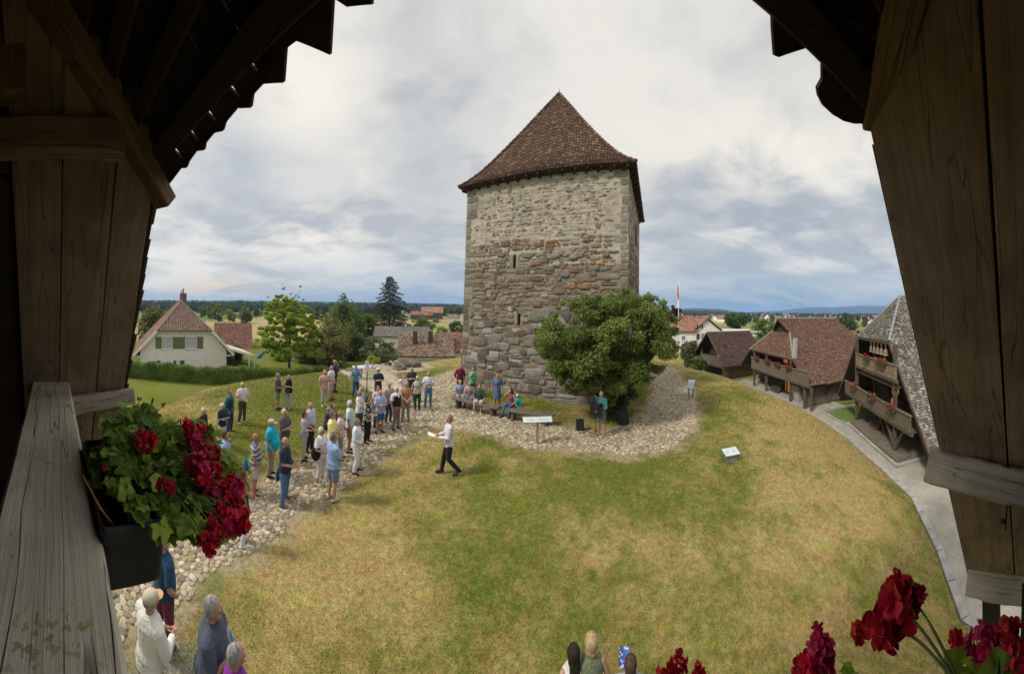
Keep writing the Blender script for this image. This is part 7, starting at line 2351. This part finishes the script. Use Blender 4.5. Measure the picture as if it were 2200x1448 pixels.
# boulders on the sandy clearing
M_BOULD = M('boulder', (.17, .14, .115), .9, .35, 2, .9, coord='World', bscale=8, bdist=.05)
M_BOULP = M('pale_boulder', (.36, .31, .25), .9, .3, 2, .9, coord='World', bscale=8, bdist=.05)
for px, py, sx, sy, sz, m_, lab in ((880, 787, .95, .6, .52, M_BOULD, 'large dark boulder on the sandy clearing'), (858, 793, .6, .5, .36, M_BOULD, 'smaller dark boulder left of the large one'),
                                (848, 779, 1.2, .5, .26, M_BOULP, 'flat pale stone slab at the back of the clearing'), (815, 791, 1.5, .5, .22, M_BOULP, 'long flat pale stone in the middle of the clearing'), (762, 797, .8, .4, .18, M_BOULD, 'low brown stone at the left of the clearing'),
                                (795, 780, 1.0, .5, .32, M_BOULP, 'pale stone behind the blue slanted panel')):
    g_ = Gp(px, py); t = MB(); t.ell((0, 0, 0), (1, 1, 1), 22, 14)
    s0 = random.uniform(0, 50)
    t.v = [tuple(Vector((v[0] * sx, v[1] * sy, v[2] * sz)) * (1 + .28 * noise.noise(Vector(v) * 1.6 + Vector((s0, 0, 0))) + .10 * noise.noise(Vector(v) * 5 + Vector((s0, 3, 0))))) for v in t.v]
    o = t.build('boulder', m_, smooth=False); o.location = (g_.x, g_.y, g_.z + sz * .25); tag(o, lab, 'boulder', 'boulders of the sandy clearing')
# flag pole
v_ = azv(1458) * 56; b_ = Vector((v_.x, v_.y, -3.2)); top_z = P(1458, 605, 56).z
t = thing('flagpole', 'white flagpole with a limp red and white flag beyond the bush', 'flagpole', b_)
mb = MB(); mb.tube([(0, 0, 0), (0, 0, top_z - b_.z)], [.07, .035], 8); mb.ell((0, 0, top_z - b_.z), (.1, .1, .1), 8, 6); mb.build('pole', M_TRIM, t, smooth=True)
mb = MB(); z1_ = P(1458, 613, 56).z - b_.z; z0_ = P(1458, 663, 56).z - b_.z
vv = azv(1458); ee = Vector((vv.y, -vv.x, 0))
for i in range(16):
    f0, f1 = i / 16, (i + 1) / 16
    def q_(f, u): return Vector((0, 0, z1_ + (z0_ - z1_) * f)) - ee * (.05 + u * (.12 + .36 * f ** .7) * (1 if f < .8 else 1 - (f - .8) * 1.6)) + vv * (.12 * math.sin(f * 9 + u * 4)) + ee * .15 * f
    for k in range(4):
        mb.quad(q_(f0, k / 4), q_(f0, (k + 1) / 4), q_(f1, (k + 1) / 4), q_(f1, k / 4), mi=0 if (f0 + k * .10) < .72 else 1)
mb.build('flag', [M('flag_red', (.55, .03, .03), .8), M('flag_white', (.75, .74, .72), .8)], t, smooth=True)
# ------------------------------------------------------------------ trees, hedges, shrubs
def leaves(name, clumps, n, size, mat, parent, shell=.55, flat=.0, bias=.35, asp=.62, fac=(.15, .85)):
    """many small leaves spread through clumps ((centre), (radii))"""
    c = np.array([k[0] for k in clumps], float); r = np.array([k[1] for k in clumps], float)
    w = (r[:, 0] * r[:, 2]); w = w / w.sum()
    idx = rng.choice(len(clumps), n, p=w)
    d = rng.normal(size=(n, 3)); d /= np.linalg.norm(d, axis=1)[:, None]
    rad = (shell + (1 - shell) * rng.random(n) ** .6)[:, None] * (1 + .25 * rng.normal(size=(n, 1)) * .5)
    p = c[idx] + d * rad * r[idx]
    nrm = d * bias + rng.normal(size=(n, 3)) * .6 + np.array((0, 0, .35)); nrm /= np.linalg.norm(nrm, axis=1)[:, None]
    a = np.cross(nrm, rng.normal(size=(n, 3))); a /= np.linalg.norm(a, axis=1)[:, None]; b = np.cross(nrm, a)
    s = size * rng.uniform(.6, 1.25, n)[:, None]
    V = np.stack([p - a * s, p - b * s * asp + nrm * s * .18, p + a * s, p + b * s * asp + nrm * s * .18], 1).reshape(-1, 3)
    cf = rng.uniform(*fac, len(clumps))[idx] * .6 + rng.random(n) * .4
    return npmesh(name, V, np.arange(4 * n).reshape(-1, 4), mat, np.repeat(cf[:, None], 3, 1), parent=parent)


def limbs(parent, base, clumps, r0, mat, k=14, fork=.35, name='trunk', seed=0):
    mb = MB(); top = Vector(np.mean([c[0] for c in clumps], 0)); zs = [c[0][2] for c in clumps]
    zt = min(zs) * .4 + max(zs) * .6
    b = Vector(base); m1 = Vector((b.x + (top.x - b.x) * .35, b.y + (top.y - b.y) * .35, b.z + (zt - b.z) * .45)); e = Vector((top.x, top.y, zt))
    mb.tube([b - Vector((0, 0, .2)), b.lerp(m1, .5) + Vector((random.uniform(-.1, .1) * r0 * 5, 0, 0)), m1, e], [r0 * 1.25, r0, r0 * .75, r0 * .25], 9)
    for c in random.sample(list(clumps), min(k, len(clumps))):
        s = b.lerp(m1, random.uniform(fork, 1)) if random.random() < .6 else m1.lerp(e, random.uniform(0, .8))
        t = Vector(c[0]); mid = s.lerp(t, .5) + Vector((0, 0, .08 * (t - s).length))
        rr_ = r0 * random.uniform(.22, .42)
        mb.tube([s, mid, t], [rr_, rr_ * .65, rr_ * .2], 6)
    return mb.build(name, mat, parent, smooth=True)


BARK = M('bark', (.10, .078, .055), .95, .35, 6, .8, bscale=20, stretch=(1, 1, .25))
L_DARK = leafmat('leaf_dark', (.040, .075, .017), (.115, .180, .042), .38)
L_MID = leafmat('leaf_mid', (.078, .132, .024), (.21, .29, .06), .42)
L_BRIGHT = leafmat('leaf_bright', (.21, .30, .025), (.42, .52, .065), .5)
L_BUSH = leafmat('leaf_bush', (.095, .150, .030), (.285, .345, .085), .48)
L_OLIVE = leafmat('leaf_olive', (.105, .115, .035), (.24, .235, .078), .35)
L_GREY = leafmat('leaf_grey', (.085, .105, .048), (.20, .225, .105), .35)
L_FIR = leafmat('needle', (.012, .024, .012), (.034, .058, .024), .12, .7)
L_PURP = leafmat('leaf_purple', (.020, .010, .010), (.055, .022, .020), .2)
L_HEDGE = leafmat('leaf_hedge', (.07, .135, .018), (.22, .32, .05), .38)


def clump_set(c, R3, k, rr_=(.22, .42), keep=None, hollow=.45):
    out = []
    while len(out) < k:
        d = rand_dir(); f = random.uniform(hollow, .86)
        p = Vector((d.x * R3[0] * f, d.y * R3[1] * f, d.z * R3[2] * f))
        if keep and not keep(p): continue
        s = random.uniform(*rr_)
        out.append(((c[0] + p.x, c[1] + p.y, c[2] + p.z), (R3[0] * s, R3[1] * s, R3[2] * s * .8)))
    return out


def px_tree(name, label, px, d, ytop, ybot, wpx, gz, n, size, mat, k=40, cat='tree', group=None, trunk=True, keep=None, rr_=(.2, .4), depth=.9, bark=BARK, r0=None, shell=.5, hollow=.45, fac=(.05, .95)):
    c = P(px, (ytop + ybot) / 2, d); rx_ = wpx / 2 / FPX * d; rz_ = abs(ytop - ybot) / 2 / FPX * d
    base = Vector((c.x, c.y, gz))
    t = thing(name, label, cat, base, group=group)
    cc = (0, 0, c.z - gz)
    cl = clump_set(cc, (rx_, rx_ * depth, rz_), k, rr_, keep, hollow)
    leaves('crown', cl, n, size, mat, t, shell=shell, fac=fac)
    if trunk: limbs(t, (0, 0, 0), cl, r0 or rx_ * .07, bark, 12)
    return t


# --- the big bush in front of the tower's corner
def big_bush():
    gb = Gp(1322, 884)
    t = thing('bush', 'large spreading broad-leaved bush growing against the corner of the stone tower', 'bush', gb)
    out = [(1300 + (a - 1300) * .955, 745 + (b - 745) * .965) for a, b in [(1150, 742), (1146, 700), (1188, 672), (1206, 648), (1252, 634), (1300, 634), (1350, 622), (1392, 630), (1425, 640), (1440, 668), (1462, 690), (1456, 730), (1462, 765), (1425, 800), (1392, 822), (1345, 838), (1320, 868), (1268, 845), (1215, 850), (1196, 815), (1163, 790)]]
    cl = []
    while len(cl) < 230:
        px, py = random.uniform(1146, 1460), random.uniform(622, 868)
        if not inpoly(np.array([px]), np.array([py]), out)[0]: continue
        u = ((px - 1300) / 160) ** 2 + ((py - 738) / 118) ** 2
        dd = math.sqrt(max(0, 1 - min(1, u)))
        d = 13.9 + random.uniform(-1, 1) * (1.9 * dd + .2) - .15
        s = random.uniform(.25, .60)
        e_ = pdist(np.array([px]), np.array([py]), out)[0] / FPX * d
        s = min(s, e_ * .9 + .14)
        p = P(px, py, d) - gb
        if random.random() < .10: continue
        cl.append((tuple(p), (s, s, s * .7)))
    leaves('crown', cl, 80000, .060, L_BUSH, t, shell=.35, fac=(0, 1))
    # thin shoots that break the outline
    tw = []
    for i in range(46):
        a = random.random(); k = int(a * len(out)); x0, y0 = out[k]; x1, y1 = out[(k + 1) % len(out)]; f = random.random()
        px, py = x0 + (x1 - x0) * f, y0 + (y1 - y0) * f; cx, cy = 1300, 740
        px += (px - cx) * random.uniform(-.03, .05); py += (py - cy) * random.uniform(-.03, .06)
        p = P(px, py, 13.8 + random.uniform(-.6, .8)) - gb; s = random.uniform(.10, .22); tw.append((tuple(p), (s, s, s)))
    leaves('outer_shoots', tw, 2600, .06, L_BUSH, t, shell=.1, fac=(.4, 1))
    mb = MB()
    for i in range(11):
        a = random.uniform(0, 6.3); c = random.choice(cl)[0]
        b = Vector((.35 * math.cos(a), .30 * math.sin(a), -.1)); e = Vector(c); mid = b.lerp(e, .5) + Vector((0, 0, .25))
        mb.tube([b, mid, e], [.085, .05, .012], 7)
    mb.build('stems', BARK, t, smooth=True)
    # dark lower leaves round the stems
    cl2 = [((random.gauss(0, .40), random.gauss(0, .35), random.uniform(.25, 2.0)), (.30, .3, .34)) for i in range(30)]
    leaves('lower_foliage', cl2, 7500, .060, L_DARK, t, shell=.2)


big_bush()


# --- bright young tree on the crest
def young_tree():
    g = Gp(622, 803); d = math.hypot(g.x, g.y)
    t = thing('maple_tree', 'slender young tree with bright yellow-green leaves on the crest of the mound', 'tree', g)
    cl = []
    def add(px, py, w, h, k, s):
        for i in range(k):
            a = random.uniform(0, 6.28); q = math.sqrt(random.random())
            p = P(px + math.cos(a) * q * w, py + math.sin(a) * q * h, d + random.uniform(-1, 1) * w / FPX * d * .8) - g
            r_ = s * random.uniform(.6, 1.2); cl.append((tuple(p), (r_, r_, r_ * .55)))
    add(622, 716, 66, 38, 130, .48); add(616, 670, 48, 30, 90, .40); add(612, 648, 26, 14, 14, .28); add(625, 752, 60, 20, 40, .40); add(664, 690, 28, 24, 16, .36); add(576, 735, 28, 28, 16, .36)
    add(610, 640, 10, 12, 5, .24); add(610, 618, 6, 9, 4, .17); add(588, 638, 12, 5, 3, .18); add(634, 636, 12, 7, 4, .18); add(647, 617, 5, 4, 2, .14); add(655, 646, 5, 8, 2, .15); add(675, 649, 7, 3, 2, .14); add(660, 742, 40, 18, 8, .36); add(690, 755, 14, 16, 4, .3)
    leaves('crown', cl, 62000, .105, L_BRIGHT, t, shell=.2, fac=(.1, 1))
    limbs(t, (0, 0, 0), cl, .16, BARK, 26)


young_tree()


# --- tall dark fir
def fir(label, px, d, ytop, ybot, wpx, gz, name='fir_tree', n=1):
    c = P(px, ybot, d); top = P(px, ytop, d); base = Vector((c.x, c.y, gz))
    t = thing(name, label, 'tree', base)
    Ht = top.z - gz; R0 = wpx / 2 / FPX * d; zb = c.z - gz
    mb = MB(); mb.tube([(0, 0, 0), (0, 0, Ht * .6), (0, 0, Ht)], [Ht * .02, Ht * .011, .03], 8); mb.build('trunk', BARK, t, smooth=True)
    P_ = []; br = MB()
    K = 120
    for i in range(K):
        f = (i / K) ** .85; z = zb + (Ht - zb) * f * .97; L = R0 * 1.15 * (1 - f) ** .72 * random.uniform(.6, 1.2) + .15; a = i * 2.399 + random.uniform(-.3, .3)
        dirv = Vector((math.cos(a), math.sin(a), 0)); s0 = Vector((0, 0, z)); droop = -.34 * (1 - f) + .02
        pts = [s0 + dirv * (L * q) + Vector((0, 0, L * (.12 * math.sin(q * 3.14) + droop * q + .14 * q ** 3))) for q in (0, .25, .5, .75, 1)]
        br.tube(pts, [.06, .05, .04, .025, .01], 4)
        m_ = int(22 + 190 * L / max(R0, .1) * (1 if f < .35 else .55))
        for q in range(m_):
            u = random.random() ** .75; k = min(3, int(u * 4)); p = pts[k].lerp(pts[k + 1], u * 4 - k)
            w_ = L * .24 * (1 - .5 * u)
            side = Vector((-dirv.y, dirv.x, 0)); o = random.uniform(-1, 1) * w_
            P_.append((p + side * o + Vector((0, 0, -abs(random.gauss(0, .16)) - abs(o) * .25)), (dirv + side * (o / max(w_, .01)) * .8 + Vector((0, 0, -.35))).normalized()))
    p = np.array([tuple(q[0]) for q in P_]); dv = np.array([tuple(q[1]) for q in P_]); k = len(p)
    sidev = np.cross(dv, rng.normal(size=(k, 3))); sidev /= np.linalg.norm(sidev, axis=1)[:, None]
    s = rng.uniform(.26, .46, k)[:, None] * (d / 80)
    V = np.stack([p, p + dv * s * .5 + sidev * s * .22, p + dv * s, p + dv * s * .5 - sidev * s * .22], 1).reshape(-1, 3)
    npmesh('needles', V, np.arange(4 * k).reshape(-1, 4), L_FIR, np.repeat(rng.random(k)[:, None], 3, 1), parent=t)
    br.build('branches', BARK, t)
    return t


fir('tall dark fir tree standing above the roofs left of the tower', 836, 80, 590, 712, 96, -7)

px_tree('ash_tree', 'bushy dark green tree rising behind the young bright tree', 738, 72, 640, 780, 118, -6, 9000, .24, L_MID, 60, rr_=(.18, .34))
px_tree('birch_tree', 'thin feathery grey-green tree top standing above the dark trees', 741, 70, 627, 690, 40, -6, 1600, .20, L_GREY, 16, rr_=(.25, .45), hollow=.1)
px_tree('copper_tree', 'olive brown tree right behind the bright young tree', 708, 46, 682, 796, 104, -4.2, 9000, .17, L_OLIVE, 60, rr_=(.16, .32))
px_tree('garden_tree', 'dark green garden tree at the right end of the hedge', 752, 52, 700, 795, 90, -4.5, 6500, .18, L_DARK, 44)
px_tree('willow_shrub', 'grey-green willow shrub in front of the brown tiled farmhouse', 812, 44, 722, 792, 100, -4.2, 7000, .13, L_GREY, 46, cat='shrub', trunk=False, rr_=(.14, .28))
px_tree('round_shrub', 'small yellow-green shrub at the back of the sandy clearing', 803, 36, 762, 784, 32, -3.3, 1400, .10, L_BRIGHT, 14, cat='shrub', trunk=False)
px_tree('garden_tree', 'green tree under the fir, left of the grey roof', 790, 75, 668, 740, 70, -6, 4500, .24, L_MID, 34)
px_tree('garden_tree', 'tree mass at the foot of the fir tree', 860, 84, 690, 735, 60, -6.5, 3500, .26, L_DARK, 28)
px_tree('round_shrub', 'round green shrub in front of the far orange field left of the tower', 915, 95, 678, 716, 66, -7, 2600, .26, L_MID, 24, cat='shrub')
px_tree('round_shrub', 'dark round shrub nearest the tower edge above the roofs', 979, 100, 690, 720, 40, -7, 1600, .26, L_DARK, 16, cat='shrub')
px_tree('round_shrub', 'pale green shrub between the two round shrubs behind the roofs', 948, 90, 700, 722, 34, -7, 1200, .24, L_BRIGHT, 12, cat='shrub')
px_tree('oak_tree', 'broad olive green tree at the left edge above the cream house', 335, 60, 652, 770, 80, -5, 5000, .26, L_OLIVE, 36)
px_tree('oak_tree', 'second broad tree half hidden behind the left roof of the cream house', 372, 74, 660, 740, 60, -5.5, 3000, .28, L_MID, 28)
px_tree('apple_tree', 'low leafy garden tree behind the blue slide', 660, 48, 728, 792, 70, -4.3, 4200, .15, L_MID, 34)
px_tree('apple_tree', 'small garden tree left of the trunk of the bright tree', 598, 50, 738, 786, 52, -4.3, 2600, .15, L_BRIGHT, 24)
px_tree('lilac_shrub', 'shrub against the wall of the red-roofed house', 508, 50, 736, 790, 40, -4.2, 2200, .14, L_MID, 20, cat='shrub', trunk=False)
# right side
px_tree('copper_beech', 'dark purple-leaved tree above the orange roof beside the bush', 1450, 78, 655, 700, 30, -6, 1800, .24, L_PURP, 16)
px_tree('lime_tree', 'large round dark green tree behind the flat-roofed building', 1583, 112, 667, 716, 52, -8, 4200, .30, L_DARK, 34, r0=.4)
px_tree('lime_tree', 'yellow-green round tree right of the dark one', 1645, 90, 680, 742, 66, -7.5, 4800, .27, L_MID, 38)
px_tree('fruit_tree', 'small pale green tree in front of the flat-roofed building', 1622, 80, 722, 745, 34, -7, 1500, .2, L_BRIGHT, 16)
px_tree('willow_shrub', 'tall grey-green shrub below the white house', 1480, 42, 726, 790, 46, -3.6, 3800, .13, L_GREY, 32, cat='shrub', trunk=False)
px_tree('willow_shrub', 'low dark shrub left of the small barn', 1502, 38, 764, 796, 44, -3.3, 2400, .12, L_MID, 22, cat='shrub', trunk=False)
px_tree('yew_tree', 'dark conical tree between the tiled and the shingled barn', 1834, 42, 714, 770, 34, -3.3, 3000, .16, L_DARK, 26)
px_tree('yew_tree', 'dark tree beside the pink shed behind the tiled barn', 1852, 60, 705, 740, 36, -5, 1800, .2, L_DARK, 18)

# --- hedge behind the lower lawn
a_ = azv(258) * 38.5; b_ = azv(706) * 35.5; dd = b_ - a_; L_ = dd.length
t = thing('hedge', 'long clipped green hedge in front of the cream house', 'hedge', ((a_ + b_) / 2)[:2] + (-4,), math.atan2(dd.y, dd.x))
n_ = 30000
x = rng.uniform(-L_ / 2, L_ / 2, n_); f = rng.random(n_); top = 1.72 + .12 * np.sin(x * .7) + .10 * np.sin(x * 2.9)
front = rng.random(n_) < .62
yy = np.where(front, -.55 + rng.normal(0, .06, n_), rng.uniform(-.55, .6, n_)); zz_ = np.where(front, f * top, top + rng.normal(0, .06, n_))
p = np.stack([x, yy, zz_], 1); nrm = np.stack([rng.normal(0, .5, n_), np.where(front, -1, 0) + rng.normal(0, .5, n_), np.where(front, .3, 1) + rng.normal(0, .5, n_)], 1); nrm /= np.linalg.norm(nrm, axis=1)[:, None]
a = np.cross(nrm, rng.normal(size=(n_, 3))); a /= np.linalg.norm(a, axis=1)[:, None]; b = np.cross(nrm, a); s = rng.uniform(.07, .13, n_)[:, None]
V = np.stack([p - a * s, p - b * s * .7, p + a * s, p + b * s * .7], 1).reshape(-1, 3)
fc = np.clip(fbm(x, zz_, .9, 4, 3) * 1.1 - .15 + rng.uniform(-.2, .2, n_), 0, 1)
npmesh('foliage', V, np.arange(4 * n_).reshape(-1, 4), L_HEDGE, np.repeat(fc[:, None], 3, 1), parent=t)
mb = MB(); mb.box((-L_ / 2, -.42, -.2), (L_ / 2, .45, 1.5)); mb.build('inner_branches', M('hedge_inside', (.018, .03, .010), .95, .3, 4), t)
# garden slide
g_ = azv(566) * 44; t = thing('slide', 'bright blue plastic garden slide beyond the hedge', 'slide', (g_.x, g_.y, -4))
e_ = Vector((azv(566).y, -azv(566).x, 0)); bl = M('blue_plastic', (.02, .16, .50), .4, .05, 5)
mb = MB(); mb.slab([e_ * -1.0 + Vector((0, 0, 1.2)), e_ * -.2 + Vector((0, 0, 1.35)), e_ * .5 + Vector((0, 0, 2.3)), e_ * -.0 + Vector((0, 0, 2.3))], azv(566) * .5); mb.build('chute', bl, t)
mb = MB(); mb.beam(e_ * .5 + Vector((0, 0, 2.2)), e_ * 1.1 + Vector((0, 0, 2.7)), .5, .12); mb.build('platform', bl, t)
for q in (-.1, .9):
    mb = MB(); mb.beam(e_ * q + Vector((0, 0, 0)), e_ * q + Vector((0, 0, 2.4)), .08, .08, up=azv(566)); mb.build('leg', M_TRIM, t)

# --- single trees over the plain: a few kinds, copied
kinds = []
for i, (mt, w, h_, n_, lab) in enumerate(((L_DARK, 5, 7, 1100, 'dark green field tree on the plain'), (L_MID, 6, 6.5, 1100, 'mid green broad field tree on the plain'), (L_BRIGHT, 4, 5, 800, 'light green small field tree on the plain'))):
    t = thing('field_tree', lab, 'tree', (0, 0, 0))
    cl = clump_set((0, 0, h_ * 1.05), (w, w, h_), 26, (.22, .4)); leaves('crown', cl, n_, .75, mt, t, shell=.4)
    mb = MB(); mb.tube([(0, 0, 0), (0, 0, h_)], [.5, .25], 6); mb.build('trunk', BARK, t); kinds.append(t)
used = set()
def put_tree(px, d, k, s):
    o = kinds[k] if k not in used else dup(kinds[k]); used.add(k)
    p = azv(px) * d; o.location = (p.x, p.y, float(H(np.array([p.x]), np.array([p.y]))[0]) - .3); o.rotation_euler = (0, 0, random.uniform(0, 6)); o.scale = (s, s, s * random.uniform(.85, 1.15))
    o['label'] = ('dark green field tree on the plain', 'mid green broad field tree on the plain', 'light green small field tree on the plain')[k]
    o['group'] = ('dark field trees of the plain', 'mid green field trees of the plain', 'light field trees of the plain')[k]
random.seed(21)
for px in (438, 452, 470, 488, 500, 520, 534, 548, 562, 690, 700, 676): put_tree(px + random.uniform(-4, 4), random.uniform(210, 330), random.choice((0, 1, 1, 2)), random.uniform(.65, 1.0))
for px in (960, 970, 984, 955, 895, 940): put_tree(px + random.uniform(-3, 3), random.uniform(340, 460), random.choice((0, 1)), random.uniform(.6, 1.0))
for i in range(95):
    px = random.uniform(1468, 1900); d = random.uniform(230, 900) if i % 4 else random.uniform(160, 300)
    if 1560 < px < 1660 and d < 300: continue
    put_tree(px, d, random.choice((0, 0, 1, 1, 2)), random.uniform(.5, .95))


# --- far woods: reads as one mass
def woods(name, label, bands, n, mat_):
    V = []; F = []; Cc = []
    ico = bmesh.new(); bmesh.ops.create_icosphere(ico, subdivisions=2, radius=1); iv = np.array([tuple(v.co) for v in ico.verts]); if_ = np.array([[v.index for v in f.verts] for f in ico.faces]); ico.free()
    base = 0
    for (p0, p1, d0, d1, h0, h1_, k) in bands:
        for i in range(k):
            px = random.uniform(p0, p1); d = random.uniform(d0, d1); p = azv(px) * d; h_ = random.uniform(h0, h1_); w = h_ * random.uniform(.28, .5)
            conif = random.random() < .5
            v = iv.copy()
            v *= (1 + .30 * (vnoise(v[:, 0] * 2.3 + i * 3.1, v[:, 1] * 2.3 + v[:, 2] * 2.9 + i * 1.7, 5) - .5))[:, None]
            if conif: tt = (v[:, 2] + 1) / 2; v[:, 0] *= (1.25 - tt); v[:, 1] *= (1.25 - tt); w *= .7
            v = v * np.array((w, w, h_ * .5)) + np.array((p.x, p.y, float(H(np.array([p.x]), np.array([p.y]))[0]) + h_ * .48))
            V.append(v); F.append(if_ + base); base += len(v); c = random.uniform(.55, 1.3); Cc.append(np.full((len(if_), 3), c))
    o = npmesh(name, np.concatenate(V), np.concatenate(F), mat_, np.concatenate(Cc)); o['kind'] = 'stuff'; o['label'] = label


M_WOOD = M('far_wood', (.040, .060, .022), .95, .4, .25, 1.0, attr=True, coord='World', bscale=.9, bdist=2.5, detail=8)
woods('woods', 'dark mixed woods along the left horizon', [(255, 1010, 900, 1250, 17, 26, 900), (255, 700, 560, 720, 13, 19, 160), (300, 520, 420, 520, 8, 14, 70), (640, 860, 430, 560, 10, 15, 90), (870, 1000, 560, 760, 8, 14, 60)], 0, M_WOOD)
woods('woods', 'dark belts of woods across the right horizon', [(1440, 1560, 1500, 2100, 14, 22, 260), (1450, 1900, 1150, 1700, 8, 15, 420), (1500, 1900, 700, 900, 6, 11, 90), (1700, 1960, 900, 1200, 9, 14, 120), (1470, 1530, 500, 650, 8, 13, 40)], 0, M_WOOD)


def hills(name, label, pts, r0, r1, mat_):
    """a long ridge: heights along its crest given by the photograph's skyline"""
    az0, az1 = (pts[0][0] - XC) / FPX, (pts[-1][0] - XC) / FPX
    na, nr = 260, 14
    A = np.linspace(az0, az1, na); rc = (r0 + r1) / 2
    hz_ = np.interp(A, [(p[0] - XC) / FPX for p in pts], [(P(p[0], p[1], rc).z) for p in pts])
    hz_ = hz_ + (fbm(A * 60, A * 0 + 3, 1.0, 8, 4) - .5) * 10 * (rc / 6500)
    V = []
    for j in range(nr):
        f = j / (nr - 1); r = r0 + (r1 - r0) * f; s = math.sin(math.pi * min(1, max(0, f))) ** .8
        zz = -9 + (hz_ + 9) * s * (1 + .12 * (fbm(A * 25, A * 0 + j, 1.0, 3, 3) - .5) * (0 if j == nr // 2 else 1))
        V.append(np.stack([np.sin(A) * r, np.cos(A) * r, zz], 1))
    V = np.concatenate(V); i = np.arange(nr - 1)[:, None] * na; j = np.arange(na - 1)[None, :]
    F = np.stack([i + j, i + j + 1, i + na + j + 1, i + na + j], -1).reshape(-1, 4)
    o = npmesh(name, V, F, mat_, smooth=True); o['kind'] = 'structure'


M_HILL = M('wooded_hill', (.040, .062, .028), .95, .35, .004, .3, coord='World', col2=(.020, .036, .016))
hills('hills', '', [(1400, 700), (1450, 665), (1490, 662), (1540, 664), (1590, 670), (1640, 675), (1700, 679), (1760, 681), (1850, 682), (1960, 684), (2050, 700)], 2600, 3600, M_HILL)
hills('mountains', '', [(1540, 680), (1600, 671), (1660, 668), (1700, 665), (1730, 661), (1760, 660), (1790, 661), (1820, 658.5), (1850, 657), (1880, 658), (1920, 656), (1960, 658), (2030, 665), (2100, 690)], 6400, 8400, M_HILL)
hills('hills', '', [(230, 665), (320, 644.5), (420, 646), (520, 646), (640, 647), (760, 649), (860, 650), (980, 653), (1060, 656), (1120, 670)], 3200, 4200, M_HILL)

# ------------------------------------------------------------------ the air
mb = MB(); mb.box((-9500, -9500, -11), (9500, 9500, 190))
hm_, hk, hb_ = newmat('haze_air')
hm_.node_tree.nodes.clear(); hk = N(hm_.node_tree)
pv = hk.new('ShaderNodeVolumePrincipled'); pv.inputs['Color'].default_value = (.33, .56, 1.0, 1); pv.inputs['Density'].default_value = 1.25e-4; pv.inputs['Anisotropy'].default_value = .1
ho_ = hk.new('ShaderNodeOutputMaterial'); hm_.node_tree.links.new(pv.outputs[0], ho_.inputs['Volume'])
o = mb.build('haze', hm_); o['kind'] = 'stuff'; o['label'] = 'thin blue summer haze over the plain'
